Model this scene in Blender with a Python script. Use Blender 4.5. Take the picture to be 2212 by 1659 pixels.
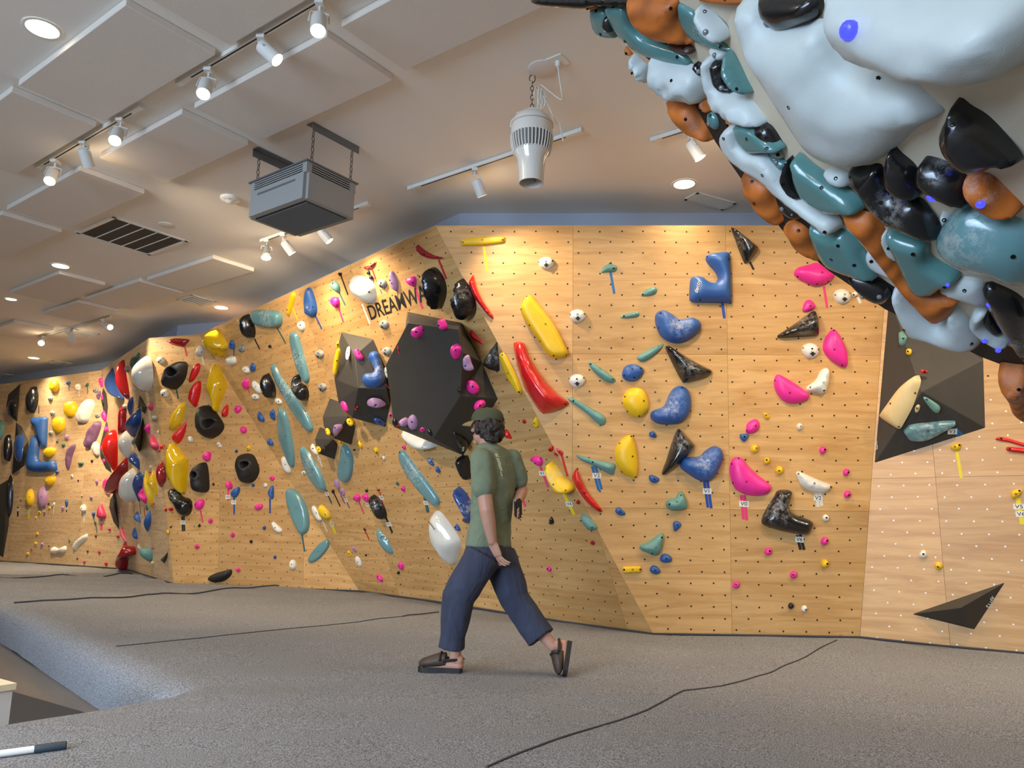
import bpy, bmesh, math, random
import numpy as np
from mathutils import Vector, Matrix, noise
from mathutils.geometry import delaunay_2d_cdt
random.seed(7)
WINDOW_W, SPW, DLW = 620.0, 0.52, 1.15      # lamp strengths: daylight at the glazing, track heads, downlights, added lamps
R = math.radians
for o in list(bpy.data.objects): bpy.data.objects.remove(o)
scene = bpy.context.scene
COL = scene.collection

# ---------------------------------------------------------------- camera
FPX, PITCH, ROLL, CAMH = 1633.0, R(10.46), R(0.858), 0.945
_f = Vector((0, math.cos(PITCH), math.sin(PITCH))); _u0 = Vector((0, -math.sin(PITCH), math.cos(PITCH))); _r0 = Vector((1, 0, 0))
_r = _r0*math.cos(ROLL) + _u0*math.sin(ROLL); _u = -_r0*math.sin(ROLL) + _u0*math.cos(ROLL)
CAMP = Vector((0, 0, CAMH))
cam_d = bpy.data.cameras.new('camera'); cam = bpy.data.objects.new('camera', cam_d); COL.objects.link(cam)
cam_d.sensor_fit = 'HORIZONTAL'; cam_d.sensor_width = 36.0; cam_d.lens = FPX/2212*36.0
cam_d.clip_start = 0.05; cam_d.clip_end = 200
Mx = Matrix((( _r.x, _u.x, -_f.x), (_r.y, _u.y, -_f.y), (_r.z, _u.z, -_f.z))).to_4x4(); Mx.translation = CAMP
cam.matrix_world = Mx
scene.camera = cam
vs = scene.view_settings
vs.view_transform = 'Standard'; vs.look = 'None'; vs.gamma = 1.0; vs.use_curve_mapping = False
vs.exposure = -0.33

# ---------------------------------------------------------------- daylight and lamps
world = bpy.data.worlds.new('daylight'); scene.world = world; world.use_nodes = True
bg = world.node_tree.nodes['Background']; bg.inputs[0].default_value = (0.55, 0.70, 1.0, 1); bg.inputs[1].default_value = 0.35
H = 4.0          # ceiling height over the mats
def area_lamp(name, loc, target, sx, sy, power, colr):
    d = bpy.data.lights.new(name, 'AREA'); d.shape = 'RECTANGLE'; d.size = sx; d.size_y = sy; d.energy = power; d.color = colr
    o = bpy.data.objects.new(name, d); COL.objects.link(o); o.location = loc
    o.rotation_euler = (Vector(target)-Vector(loc)).to_track_quat('-Z', 'Y').to_euler(); return o
# daylight through the shop-front glazing behind the camera
wl = area_lamp('window_daylight', (-5.6, -2.85, 1.9), (-3.0, 2.4, -0.6), 4.8, 2.9, WINDOW_W, (0.56, 0.75, 1.0))
wl.data.spread = R(110)
WARM = (1.0, 0.78, 0.52)
def spot_lamp(name, loc, target, power, angle=70, blend=1.0, colr=WARM, size=0.05):
    d = bpy.data.lights.new(name, 'SPOT'); d.energy = power; d.spot_size = R(min(150, angle*1.65)); d.spot_blend = blend; d.color = colr; d.shadow_soft_size = size
    o = bpy.data.objects.new(name, d); COL.objects.link(o); o.location = loc
    o.rotation_euler = (Vector(target)-Vector(loc)).to_track_quat('-Z', 'Y').to_euler(); return o

# ---------------------------------------------------------------- geometry helpers
def ray(x, y):
    return _r*((x-1106.0)/FPX) - _u*((y-829.5)/FPX) + _f
def on_z(x, y, z):
    d = ray(x, y); return CAMP + d*((z-CAMH)/d.z)
def on_y(x, y, yy):
    d = ray(x, y); return CAMP + d*(yy/d.y)
def to_px(P):
    q = P-CAMP; c = q.dot(_f); return (1106.0+FPX*q.dot(_r)/c, 829.5-FPX*q.dot(_u)/c)
class Facet:
    """a plane with a frame: u right, v up, w out of the wall"""
    def __init__(s, n, c, origin=None):
        n = n.normalized() if abs(n.length-1) > 1e-6 else n
        if n.dot(CAMP) - c > 0: n, c = -n, -c
        s.n, s.c = n, c; s.w = -n
        s.u = Vector((0, 0, 1)).cross(s.w)
        s.u = s.u.normalized() if s.u.length > 1e-4 else Vector((1, 0, 0))
        s.v = s.w.cross(s.u)
        s.o = origin.copy() if origin else n*c
    def cast(s, x, y, h=0.0):
        d = ray(x, y); t = (s.c - h - s.n.dot(CAMP))/s.n.dot(d); return CAMP + d*t
    def frame(s, P):
        m = Matrix(((s.u.x, s.v.x, s.w.x), (s.u.y, s.v.y, s.w.y), (s.u.z, s.v.z, s.w.z))).to_4x4(); m.translation = P; return m
    def loc(s, P, O=None):
        q = P-(O or s.o); return (q.dot(s.u), q.dot(s.v), q.dot(s.w))
def facet3(a, b, c, origin=None):
    n = (b-a).cross(c-a).normalized(); return Facet(n, n.dot(a), origin)

def mesh(name, verts, faces, mat=None, parent=None, smooth=False, mw=None, mats=None, fm=None):
    me = bpy.data.meshes.new(name); me.from_pydata([tuple(v) for v in verts], [], faces); me.validate()
    o = bpy.data.objects.new(name, me); COL.objects.link(o)
    if mats:
        for m in mats: me.materials.append(m)
        for p, i in zip(me.polygons, fm): p.material_index = i
    elif mat: me.materials.append(mat)
    if smooth: me.polygons.foreach_set('use_smooth', [True]*len(me.polygons))
    if parent is not None:
        o.parent = parent
        if mw is not None: o.matrix_parent_inverse = Matrix(); o.matrix_local = mw
    elif mw is not None: o.matrix_world = mw
    return o
def inst(name, me, parent=None, mw=None):
    o = bpy.data.objects.new(name, me); COL.objects.link(o)
    if parent is not None: o.parent = parent
    if mw is not None: o.matrix_local = mw
    return o
def empty(name, loc=(0, 0, 0), label=None, cat=None, group=None, parent=None):
    o = bpy.data.objects.new(name, None); COL.objects.link(o); o.location = loc; o.empty_display_size = 0.1
    if parent is not None: o.parent = parent
    return tag(o, label, cat, group)
def tag(o, label=None, cat=None, group=None, kind=None):
    if label: o['label'] = label
    if cat: o['category'] = cat
    if group: o['group'] = group
    if kind: o['kind'] = kind
    return o
class MB:
    """collects boxes, tubes and lathes for one mesh object"""
    def __init__(s): s.v, s.f = [], []
    def add(s, vs, fs):
        b = len(s.v); s.v += [Vector(v) for v in vs]; s.f += [[b+i for i in f] for f in fs]; return s
    def box(s, c, sz, m=None):
        x, y, z = [a/2 for a in sz]; c = Vector(c)
        vs = [Vector((i*x, j*y, k*z)) for i in (-1, 1) for j in (-1, 1) for k in (-1, 1)]
        vs = [(m @ v if m else v)+c for v in vs]
        return s.add(vs, [(0, 1, 3, 2), (4, 6, 7, 5), (0, 4, 5, 1), (2, 3, 7, 6), (0, 2, 6, 4), (1, 5, 7, 3)])
    def tube(s, pts, rad, seg=8, closed=False, cap=True):
        pts = [Vector(p) for p in pts]; n = len(pts); rad = rad if isinstance(rad, (list, tuple)) else [rad]*n
        up = None; vs, fs = [], []
        for i, p in enumerate(pts):
            a = pts[(i-1) % n] if (closed or i > 0) else p; b = pts[(i+1) % n] if (closed or i < n-1) else p
            t = (b-a).normalized()
            if up is None: up = Vector((0, 0, 1)) if abs(t.z) < 0.9 else Vector((1, 0, 0))
            x = up.cross(t).normalized(); y = t.cross(x); up = y
            for k in range(seg):
                an = 2*math.pi*k/seg; vs.append(p+(x*math.cos(an)+y*math.sin(an))*rad[i])
        for i in range(n if closed else n-1):
            for k in range(seg):
                j = (i+1) % n; k2 = (k+1) % seg
                fs.append((i*seg+k, i*seg+k2, j*seg+k2, j*seg+k))
        if cap and not closed:
            fs.append(tuple(range(seg-1, -1, -1))); fs.append(tuple((n-1)*seg+k for k in range(seg)))
        return s.add(vs, fs)
    def lathe(s, prof, seg=24, m=None, capb=True, capt=True):
        vs, fs = [], []; n = len(prof)
        for r, z in prof:
            for k in range(seg):
                a = 2*math.pi*k/seg; vs.append(Vector((r*math.cos(a), r*math.sin(a), z)))
        for i in range(n-1):
            for k in range(seg):
                k2 = (k+1) % seg; fs.append((i*seg+k, i*seg+k2, (i+1)*seg+k2, (i+1)*seg+k))
        if capb: fs.append(tuple(range(seg-1, -1, -1)))
        if capt: fs.append(tuple((n-1)*seg+k for k in range(seg)))
        if m: vs = [m @ v for v in vs]
        return s.add(vs, fs)
    def ell(s, c, r, seg=12, rings=8, m=None):
        vs, fs = [], []; c = Vector(c)
        for i in range(rings+1):
            th = math.pi*i/rings
            for k in range(seg):
                a = 2*math.pi*k/seg
                v = Vector((r[0]*math.sin(th)*math.cos(a), r[1]*math.sin(th)*math.sin(a), -r[2]*math.cos(th)))
                vs.append((m @ v if m else v)+c)
        for i in range(rings):
            for k in range(seg):
                k2 = (k+1) % seg; fs.append((i*seg+k, i*seg+k2, (i+1)*seg+k2, (i+1)*seg+k))
        return s.add(vs, fs)
    def build(s, name, mat, parent=None, smooth=False, mw=None, weld=True):
        o = mesh(name, s.v, s.f, mat, parent, smooth, mw)
        if weld:
            bm = bmesh.new(); bm.from_mesh(o.data); bmesh.ops.remove_doubles(bm, verts=bm.verts, dist=1e-5)
            bm.to_mesh(o.data); bm.free()
        if smooth:
            try: o.data.set_sharp_from_angle(angle=R(40))
            except Exception: pass
        return o
def axes(t, up=Vector((0, 0, 1))):
    """rotation matrix whose z is t"""
    t = Vector(t).normalized(); x = up.cross(t)
    x = x.normalized() if x.length > 1e-4 else Vector((1, 0, 0)); y = t.cross(x)
    return Matrix(((x.x, y.x, t.x), (x.y, y.y, t.y), (x.z, y.z, t.z)))
def world_obj(o):  # keep world placement when a parent is an empty at a location
    return o

# ---------------------------------------------------------------- materials
def srgb(r, g, b):
    f = lambda c: (c/255/12.92 if c/255 <= 0.04045 else ((c/255+0.055)/1.055)**2.4)
    return (f(r), f(g), f(b), 1)
MATS = {}
def nodes(name):
    m = bpy.data.materials.new(name); m.use_nodes = True; nt = m.node_tree
    return m, nt, nt.nodes['Principled BSDF'], (lambda a, b: nt.links.new(a, b))
def N(nt, typ, **kw):
    n = nt.nodes.new(typ)
    for k, v in kw.items(): setattr(n, k, v)
    return n
def mix(nt, fac, a, b, typ='MIX'):
    n = nt.nodes.new('ShaderNodeMix'); n.data_type = 'RGBA'; n.blend_type = typ
    for sock, v in ((n.inputs[0], fac), (n.inputs[6], a), (n.inputs[7], b)):
        if hasattr(v, 'is_output'): nt.links.new(v, sock)
        else: sock.default_value = v
    return n.outputs[2]
def plain(name, col, rough=0.5, metal=0.0, coat=0.0, bump=0.0, scale=60, var=0.06, emit=None, estr=0.0):
    if name in MATS: return MATS[name]
    m, nt, b, L = nodes(name)
    tc = N(nt, 'ShaderNodeTexCoord'); nz = N(nt, 'ShaderNodeTexNoise'); nz.inputs['Scale'].default_value = scale; nz.inputs['Detail'].default_value = 4
    L(tc.outputs['Object'], nz.inputs['Vector'])
    dark = tuple(c*(1-var*2) for c in col[:3])+(1,); lite = tuple(min(1, c*(1+var)) for c in col[:3])+(1,)
    L(mix(nt, nz.outputs['Fac'], dark, lite), b.inputs['Base Color'])
    b.inputs['Roughness'].default_value = rough; b.inputs['Metallic'].default_value = metal; b.inputs['Coat Weight'].default_value = coat
    if bump:
        bp = N(nt, 'ShaderNodeBump'); bp.inputs['Strength'].default_value = bump; bp.inputs['Distance'].default_value = 0.01
        L(nz.outputs['Fac'], bp.inputs['Height']); L(bp.outputs['Normal'], b.inputs['Normal'])
    if emit: b.inputs['Emission Color'].default_value = emit; b.inputs['Emission Strength'].default_value = estr
    MATS[name] = m; return m
def hold_mat(name, col, rough=0.42, coat=0.0, bump=0.15, grain=False, chalk=1.0):
    """moulded climbing hold: colour, slight mottling, chalk where the mesh carries the chalk attribute"""
    m, nt, b, L = nodes(name)
    tc = N(nt, 'ShaderNodeTexCoord'); nz = N(nt, 'ShaderNodeTexNoise'); nz.inputs['Scale'].default_value = 9; nz.inputs['Detail'].default_value = 6
    L(tc.outputs['Object'], nz.inputs['Vector'])
    dark = tuple(c*0.86 for c in col[:3])+(1,); lite = tuple(min(1, c*1.1+0.004) for c in col[:3])+(1,)
    base = mix(nt, nz.outputs['Fac'], dark, lite)
    fine = N(nt, 'ShaderNodeTexNoise'); fine.inputs['Scale'].default_value = 240; fine.inputs['Detail'].default_value = 2
    L(tc.outputs['Object'], fine.inputs['Vector'])
    if grain:
        wv = N(nt, 'ShaderNodeTexWave'); wv.bands_direction = 'DIAGONAL'; wv.inputs['Scale'].default_value = 7; wv.inputs['Distortion'].default_value = 4; wv.inputs['Detail'].default_value = 3; wv.inputs['Detail Scale'].default_value = 1.2
        L(tc.outputs['Object'], wv.inputs['Vector'])
        base = mix(nt, wv.outputs['Fac'], base, tuple(c*0.5 for c in col[:3])+(1,))
    at = N(nt, 'ShaderNodeAttribute'); at.attribute_name = 'chalk'
    cz = N(nt, 'ShaderNodeTexNoise'); cz.inputs['Scale'].default_value = 26; cz.inputs['Detail'].default_value = 9; cz.inputs['Roughness'].default_value = 0.75
    L(tc.outputs['Object'], cz.inputs['Vector'])
    rp = N(nt, 'ShaderNodeMapRange'); rp.inputs[1].default_value = 0.46; rp.inputs[2].default_value = 0.72; rp.inputs[4].default_value = chalk; L(cz.outputs['Fac'], rp.inputs[0])
    mu = N(nt, 'ShaderNodeMath', operation='MULTIPLY'); L(rp.outputs[0], mu.inputs[0]); L(at.outputs['Fac'], mu.inputs[1])
    L(mix(nt, mu.outputs[0], base, (0.72, 0.70, 0.66, 1)), b.inputs['Base Color'])
    ad = N(nt, 'ShaderNodeMath', operation='ADD'); L(mu.outputs[0], ad.inputs[0]); ad.inputs[1].default_value = rough; L(ad.outputs[0], b.inputs['Roughness'])
    b.inputs['Coat Weight'].default_value = coat; b.inputs['Coat Roughness'].default_value = 0.06
    bp = N(nt, 'ShaderNodeBump'); bp.inputs['Strength'].default_value = bump; bp.inputs['Distance'].default_value = 0.004
    L(fine.outputs['Fac'], bp.inputs['Height']); L(bp.outputs['Normal'], b.inputs['Normal'])
    MATS[name] = m; return m
HC = {}
def hm(k, rgb, **kw): HC[k] = hold_mat('hold_'+k, srgb(*rgb), **kw)
hm('yellow', (232, 188, 20)); hm('yellowgloss', (214, 172, 10), rough=0.12, coat=0.6, bump=0.03)
hm('red', (206, 22, 24), rough=0.25, coat=0.3); hm('redgloss', (150, 14, 22), rough=0.1, coat=0.7, bump=0.03); hm('redlip', (200, 30, 22), rough=0.15, coat=0.6, bump=0.03)
hm('blue', (44, 88, 152)); hm('bluegloss', (38, 70, 130), rough=0.12, coat=0.6, bump=0.03)
hm('teal', (100, 146, 136), bump=0.25); hm('aqua', (100, 142, 146), rough=0.2, coat=0.4, bump=0.05); hm('deepteal', (84, 128, 126), rough=0.22, coat=0.35, bump=0.05)
hm('black', (17, 17, 18), rough=0.22, coat=0.4, bump=0.04, chalk=.6); hm('blackmatt', (26, 25, 24), rough=0.55)
hm('pink', (236, 44, 146)); hm('rose', (196, 50, 92)); hm('lilac', (170, 130, 164)); hm('mauve', (120, 84, 116), bump=0.4)
hm('white', (228, 224, 210)); hm('whitegloss', (212, 211, 202), rough=0.12, coat=0.6, bump=0.03); hm('stone', (196, 190, 176), bump=0.3); hm('cream', (222, 196, 140))
hm('orange', (206, 112, 40), rough=0.5, bump=0.2, grain=True); hm('ice', (194, 202, 200), rough=0.45, bump=0.1); hm('maroon', (90, 26, 26)); hm('green', (54, 104, 92)); hm('brown', (70, 48, 36))
hm('grey', (150, 150, 142), rough=0.5, bump=0.3)

def ply_mat(name, tint, seed, nutcol=None):
    """birch plywood: long soft grain along the sheet, darker figure, per-sheet tint"""
    m, nt, b, L = nodes(name)
    tc = N(nt, 'ShaderNodeTexCoord'); oi = N(nt, 'ShaderNodeObjectInfo')
    sc = N(nt, 'ShaderNodeVectorMath', operation='SCALE'); sc.inputs[0].default_value = (37, 19, 5); L(oi.outputs['Random'], sc.inputs['Scale'])
    ad = N(nt, 'ShaderNodeVectorMath', operation='ADD'); L(tc.outputs['Object'], ad.inputs[0]); L(sc.outputs[0], ad.inputs[1])
    mp = N(nt, 'ShaderNodeMapping'); mp.inputs['Scale'].default_value = (0.9, 9, 1); L(ad.outputs[0], mp.inputs['Vector'])
    n1 = N(nt, 'ShaderNodeTexNoise'); n1.inputs['Scale'].default_value = 0.95; n1.inputs['Detail'].default_value = 7; n1.inputs['Roughness'].default_value = 0.58; n1.inputs['Distortion'].default_value = 1.6
    L(mp.outputs[0], n1.inputs['Vector'])
    n2 = N(nt, 'ShaderNodeTexNoise'); n2.inputs['Scale'].default_value = 1.1; n2.inputs['Detail'].default_value = 3; L(ad.outputs[0], n2.inputs['Vector'])
    n3 = N(nt, 'ShaderNodeTexNoise'); n3.inputs['Scale'].default_value = 14; n3.inputs['Detail'].default_value = 6; L(mp.outputs[0], n3.inputs['Vector'])
    c0 = srgb(*tint)
    r1 = N(nt, 'ShaderNodeMapRange'); r1.inputs[1].default_value = 0.36; r1.inputs[2].default_value = 0.7; L(n1.outputs['Fac'], r1.inputs[0])
    a = mix(nt, r1.outputs[0], c0, tuple(c0[i]*(0.74, 0.64, 0.50)[i] for i in range(3))+(1,))
    r3 = N(nt, 'ShaderNodeMapRange'); r3.inputs[1].default_value = 0.3; r3.inputs[2].default_value = 0.75; r3.inputs[3].default_value = 0.95; r3.inputs[4].default_value = 1.04; L(n3.outputs['Fac'], r3.inputs[0])
    r2 = N(nt, 'ShaderNodeMapRange'); r2.inputs[3].default_value = 0.86; r2.inputs[4].default_value = 1.12; L(n2.outputs['Fac'], r2.inputs[0])
    ro = N(nt, 'ShaderNodeMapRange'); ro.inputs[3].default_value = 0.84; ro.inputs[4].default_value = 1.08; L(oi.outputs['Random'], ro.inputs[0])
    m1 = N(nt, 'ShaderNodeMath', operation='MULTIPLY'); L(r3.outputs[0], m1.inputs[0]); L(r2.outputs[0], m1.inputs[1])
    m2 = N(nt, 'ShaderNodeMath', operation='MULTIPLY'); L(m1.outputs[0], m2.inputs[0]); L(ro.outputs[0], m2.inputs[1])
    # knots
    vo = N(nt, 'ShaderNodeTexVoronoi'); vo.inputs['Scale'].default_value = 1.9; L(ad.outputs[0], vo.inputs['Vector'])
    kn = N(nt, 'ShaderNodeMapRange'); kn.inputs[1].default_value = 0.012; kn.inputs[2].default_value = 0.05; kn.inputs[3].default_value = 0.62; kn.inputs[4].default_value = 1.0; L(vo.outputs['Distance'], kn.inputs[0])
    m3 = N(nt, 'ShaderNodeMath', operation='MULTIPLY'); L(m2.outputs[0], m3.inputs[0]); L(kn.outputs[0], m3.inputs[1])
    vm = N(nt, 'ShaderNodeVectorMath', operation='SCALE'); L(a, vm.inputs[0]); L(m3.outputs[0], vm.inputs['Scale'])
    L(vm.outputs[0], b.inputs['Base Color']); b.inputs['Roughness'].default_value = 0.48; b.inputs['Coat Weight'].default_value = 0.12; b.inputs['Coat Roughness'].default_value = 0.35
    return m
PLY = ply_mat('birch_plywood', (214, 170, 110), 1)
PLY_PALE = ply_mat('pale_plywood', (222, 190, 146), 2)
BOARD = plain('board_ply', srgb(205, 192, 168), 0.5, var=0.05, scale=8)
BACKW = plain('panel_edge_wood', srgb(120, 88, 54), 0.7)
BLACKP = plain('black_paint', srgb(24, 23, 23), 0.6, bump=0.02)
VOLM = hold_mat('volume_black', srgb(57, 53, 47), rough=0.62, bump=0.3)
VOLD = hold_mat('volume_gloss', srgb(16, 16, 17), rough=0.3, coat=0.2, bump=0.1)
BOLTM = plain('bolt_dark', srgb(28, 26, 24), 0.4, metal=0.6)
NUTM = plain('insert_dark', srgb(34, 24, 14), 0.6)
NUTW = plain('insert_lit_white', srgb(240, 240, 240), 0.35, metal=0.0)  # lit look of the inserts put into the colour as plain white
PAINT = plain('ceiling_paint', srgb(236, 229, 218), 0.9, bump=0.03, scale=90, var=0.01)
PANEL = plain('acoustic_felt', srgb(224, 214, 202), 0.95, bump=0.15, scale=220, var=0.02)
WALLB = plain('blue_grey_paint', srgb(160, 170, 186), 0.85, bump=0.02, var=0.02)
WHITEM = plain('white_metal', srgb(226, 224, 216), 0.4, var=0.01)
WHITEG = plain('white_gloss', srgb(222, 218, 208), 0.18, coat=0.5, var=0.01)
GREYM = plain('grey_metal', srgb(156, 156, 152), 0.5, var=0.02)
DGREY = plain('dark_grey_metal', srgb(104, 104, 103), 0.45, var=0.02)
SLOT = plain('slot_black', srgb(20, 20, 20), 0.6)
CHAIN = plain('chain_steel', srgb(120, 112, 100), 0.35, metal=0.9)
CARDM = plain('paper_white', srgb(226, 222, 208), 0.8, var=0.01)
INK = plain('ink_black', srgb(16, 15, 15), 0.7)
LED = plain('led_blue', srgb(20, 30, 220), 0.3, emit=(0.05, 0.06, 1.0, 1), estr=2.2)
LEDOFF = plain('led_clear', srgb(120, 124, 130), 0.12, coat=0.5)
GLOW = plain('lamp_glow', (1, 0.9, 0.7, 1), 0.4, emit=(1.0, 0.86, 0.58, 1), estr=14)
TAPE = {}
def tape_mat(k):
    c = dict(yellow=(226, 206, 30), blue=(28, 100, 160), pink=(226, 52, 110), red=(190, 30, 28), black=(22, 21, 22), white=(222, 216, 200), teal=(36, 92, 98), lilac=(128, 84, 110), green=(44, 88, 76), navy=(28, 70, 150))[k]
    return plain('tape_'+k, srgb(*c), 0.6, var=0.04)

# ---------------------------------------------------------------- lettering
def text_mesh(s, size, extr=0.0008, bold=0.0):
    cu = bpy.data.curves.new('lettering', 'FONT'); cu.body = s; cu.size = size; cu.align_x = 'CENTER'; cu.align_y = 'CENTER'; cu.extrude = extr; cu.offset = bold; cu.resolution_u = 3
    ob = bpy.data.objects.new('lettering_tmp', cu); COL.objects.link(ob)
    dg = bpy.context.evaluated_depsgraph_get(); me = bpy.data.meshes.new_from_object(ob.evaluated_get(dg))
    bpy.data.objects.remove(ob); bpy.data.curves.remove(cu); me.name = 'lettering'; return me
_TXT = {}
def lettering(s, size, mat, parent, mw, bold=0.0, xs=1.0, name='lettering'):
    k = (s, round(size, 4), bold, mat.name)
    if k not in _TXT:
        me = text_mesh(s, size, bold=bold); me.materials.clear(); me.materials.append(mat); _TXT[k] = me
    if xs != 1.0: mw = mw @ Matrix.Diagonal((xs, 1, 1, 1))
    return inst(name, _TXT[k], parent, mw)
def remeshed(name, mb, mat, parent, voxel, smooth_it=4, noise_amp=0.0, noise_sc=8.0, mw=None):
    """union of overlapping closed shapes into one continuous skin"""
    t = mesh('tmp', mb.v, mb.f)
    md = t.modifiers.new('r', 'REMESH'); md.mode = 'VOXEL'; md.voxel_size = voxel; md.use_smooth_shade = True
    if smooth_it: ms = t.modifiers.new('s', 'SMOOTH'); ms.factor = 0.6; ms.iterations = smooth_it
    dg = bpy.context.evaluated_depsgraph_get(); me = bpy.data.meshes.new_from_object(t.evaluated_get(dg))
    old = t.data; bpy.data.objects.remove(t); bpy.data.meshes.remove(old)
    me.name = name; me.materials.clear(); me.materials.append(mat)
    if noise_amp:
        for v in me.vertices:
            v.co += v.normal*noise_amp*noise.fractal(v.co*noise_sc, 1.0, 2.0, 3)
    me.polygons.foreach_set('use_smooth', [True]*len(me.polygons))
    return inst(name, me, parent, mw)

# ================================================================ structure
ZT = 3.695
nE = Vector((0.04071493, 0.99542361, 0.08645305)); cE = 6.992864290946127
FE = Facet(nE, cE)
TE, BE = FE.cast(940, 487), FE.cast(1410, 1368)
TD = on_z(430, 722, ZT); FD = facet3(TE, BE, TD)
BD = FD.cast(775, 1275); TC = on_z(322, 730, ZT); FC = facet3(TD, BD, TC)
BC = FC.cast(375, 1258); TB = on_z(218, 800, ZT); FB = facet3(TC, BC, TB)
BB = FB.cast(272, 1237); TA0 = on_z(0, 830, ZT); FA = facet3(TB, BB, TA0)
EF1, EF0 = FE.cast(1910, 660), FE.cast(1857, 1383); GF = on_z(2212, 1412, 0.0); FF = facet3(EF1, EF0, GF)
FAC = dict(A=FA, B=FB, C=FC, D=FD, E=FE, F=FF)
def at_z(P, Q, z): return P + (Q-P)*((z-P.z)/(Q.z-P.z))
ZB = -0.06
def low(P, Q): return at_z(P, Q, ZB)
EFT = at_z(EF1, EF0, ZT)
dA = (TA0-TB).normalized(); TA = TB + dA*8.0
bA = FA.cast(0, 1221); dBA = Vector((dA.x, dA.y, 0)); BA = low(TB, BB) + dBA*9.0
BA = BA - FA.n*(FA.n.dot(BA)-FA.c)*1.0; BA.z = ZB
dF = (Vector((GF.x, GF.y, 0))-Vector((EF0.x, EF0.y, 0))).normalized(); 
TF = EFT + dF*3.4; BF = low(EF1, EF0) + dF*3.4
POLY = dict(A=[TA, TB, low(TB, BB), BA], B=[TB, TC, low(TC, BC), low(TB, BB)], C=[TC, TD, low(TD, BD), low(TC, BC)],
            D=[TD, TE, low(TE, BE), low(TD, BD)], E=[TE, EFT, low(EF1, EF0), low(TE, BE)], F=[EFT, TF, BF, low(EF1, EF0)])
WNAME = dict(A='wall_far_left', B='wall_corner', C='wall_left', D='wall_centre', E='wall_right', F='wall_far_right')
def clip(poly, a, b, c):
    """keep the part of a 2D polygon with a*x+b*y<=c"""
    out = []
    for i in range(len(poly)):
        p, q = poly[i], poly[(i+1) % len(poly)]; dp, dq = a*p[0]+b*p[1]-c, a*q[0]+b*q[1]-c
        if dp <= 0: out.append(p)
        if dp*dq < 0:
            t = dp/(dp-dq); out.append((p[0]+(q[0]-p[0])*t, p[1]+(q[1]-p[1])*t))
    return out
def inset(poly, d):
    n = len(poly); ar = sum(poly[i][0]*poly[(i+1) % n][1]-poly[(i+1) % n][0]*poly[i][1] for i in range(n))
    out = list(poly)
    for i in range(n):
        p, q = poly[i], poly[(i+1) % n]; ex, ey = q[0]-p[0], q[1]-p[1]; l = math.hypot(ex, ey)
        if l < 1e-6: continue
        nx, ny = (ey/l, -ex/l) if ar > 0 else (-ey/l, ex/l)   # outward
        out = clip(out, nx, ny, nx*p[0]+ny*p[1]-d)
        if len(out) < 3: return []
    return out
def area2(p): return 0.5*abs(sum(p[i][0]*p[(i+1) % len(p)][1]-p[(i+1) % len(p)][0]*p[i][1] for i in range(len(p))))
SEAMS = {}  # facet -> (list of u cuts, list of v cuts) in metres from facet origin
def seams(k, us, vs): SEAMS[k] = (us, vs)
def uof(k, x, y): F = FAC[k]; return F.loc(F.cast(x, y))[0]
def vof(k, x, y): F = FAC[k]; return F.loc(F.cast(x, y))[1]
seams('E', [uof('E', 1238, 490), uof('E', 1567, 490)], [vof('E', 1400, 765), vof('E', 1400, 1098)])
def grid(k, du, dv, ou=0.0):
    F = FAC[k]; uv = [F.loc(p) for p in POLY[k]]; u0, u1 = min(p[0] for p in uv), max(p[0] for p in uv); v1 = max(p[1] for p in uv); v0 = min(p[1] for p in uv)
    us = []; u = u0+ou
    while u < u1: us.append(u); u += du
    vs = []; v = v1-dv
    while v > v0: vs.append(v); v -= dv
    seams(k, us, vs)
grid('A', 1.22, 1.22, 0.3); grid('B', 0.9, 1.3, 0.9); grid('D', 1.22, 1.3, 0.75)
seams('C', [uof('C', 470, 1250), uof('C', 655, 1265)], [vof('C', 560, 1056), vof('C', 400, 880)])
seams('F', [uof('F', 2040, 1250), uof('F', 2040, 1250)+1.22], [vof('F', 1960, 1032), vof('F', 1960, 1032)+1.22])
def nut_points(k, du=0.2, dv=0.1):
    F = FAC[k]; poly = inset([F.loc(p)[:2] for p in POLY[k]], 0.045)
    if k == 'E':
        o = F.loc(Vector((2.00056875, 6.62744332, 2.69047297+CAMH)))
    else: o = (min(p[0] for p in poly)+0.1, max(p[1] for p in poly)-0.03, 0)
    us = [p[0] for p in poly]; vs = [p[1] for p in poly]; n = len(poly)
    ar = sum(poly[i][0]*poly[(i+1) % n][1]-poly[(i+1) % n][0]*poly[i][1] for i in range(n))
    def inside(x, y):
        for i in range(n):
            p, q = poly[i], poly[(i+1) % n]; cr = (q[0]-p[0])*(y-p[1])-(q[1]-p[1])*(x-p[0])
            if cr*ar < 0: return False
        return True
    rnd = random.Random(3); pts = []
    j0 = int((min(vs)-o[1])/dv)-1; j1 = int((max(vs)-o[1])/dv)+1
    for j in range(j0, j1+1):
        off = (j % 2)*du/2; k0 = int((min(us)-o[0])/du)-1; k1 = int((max(us)-o[0])/du)+1
        for i in range(k0, k1+1):
            x, y = o[0]+i*du+off, o[1]+j*dv
            if inside(x, y): pts.append((x+rnd.uniform(-.004, .004), y+rnd.uniform(-.004, .004)))
    return pts
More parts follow.
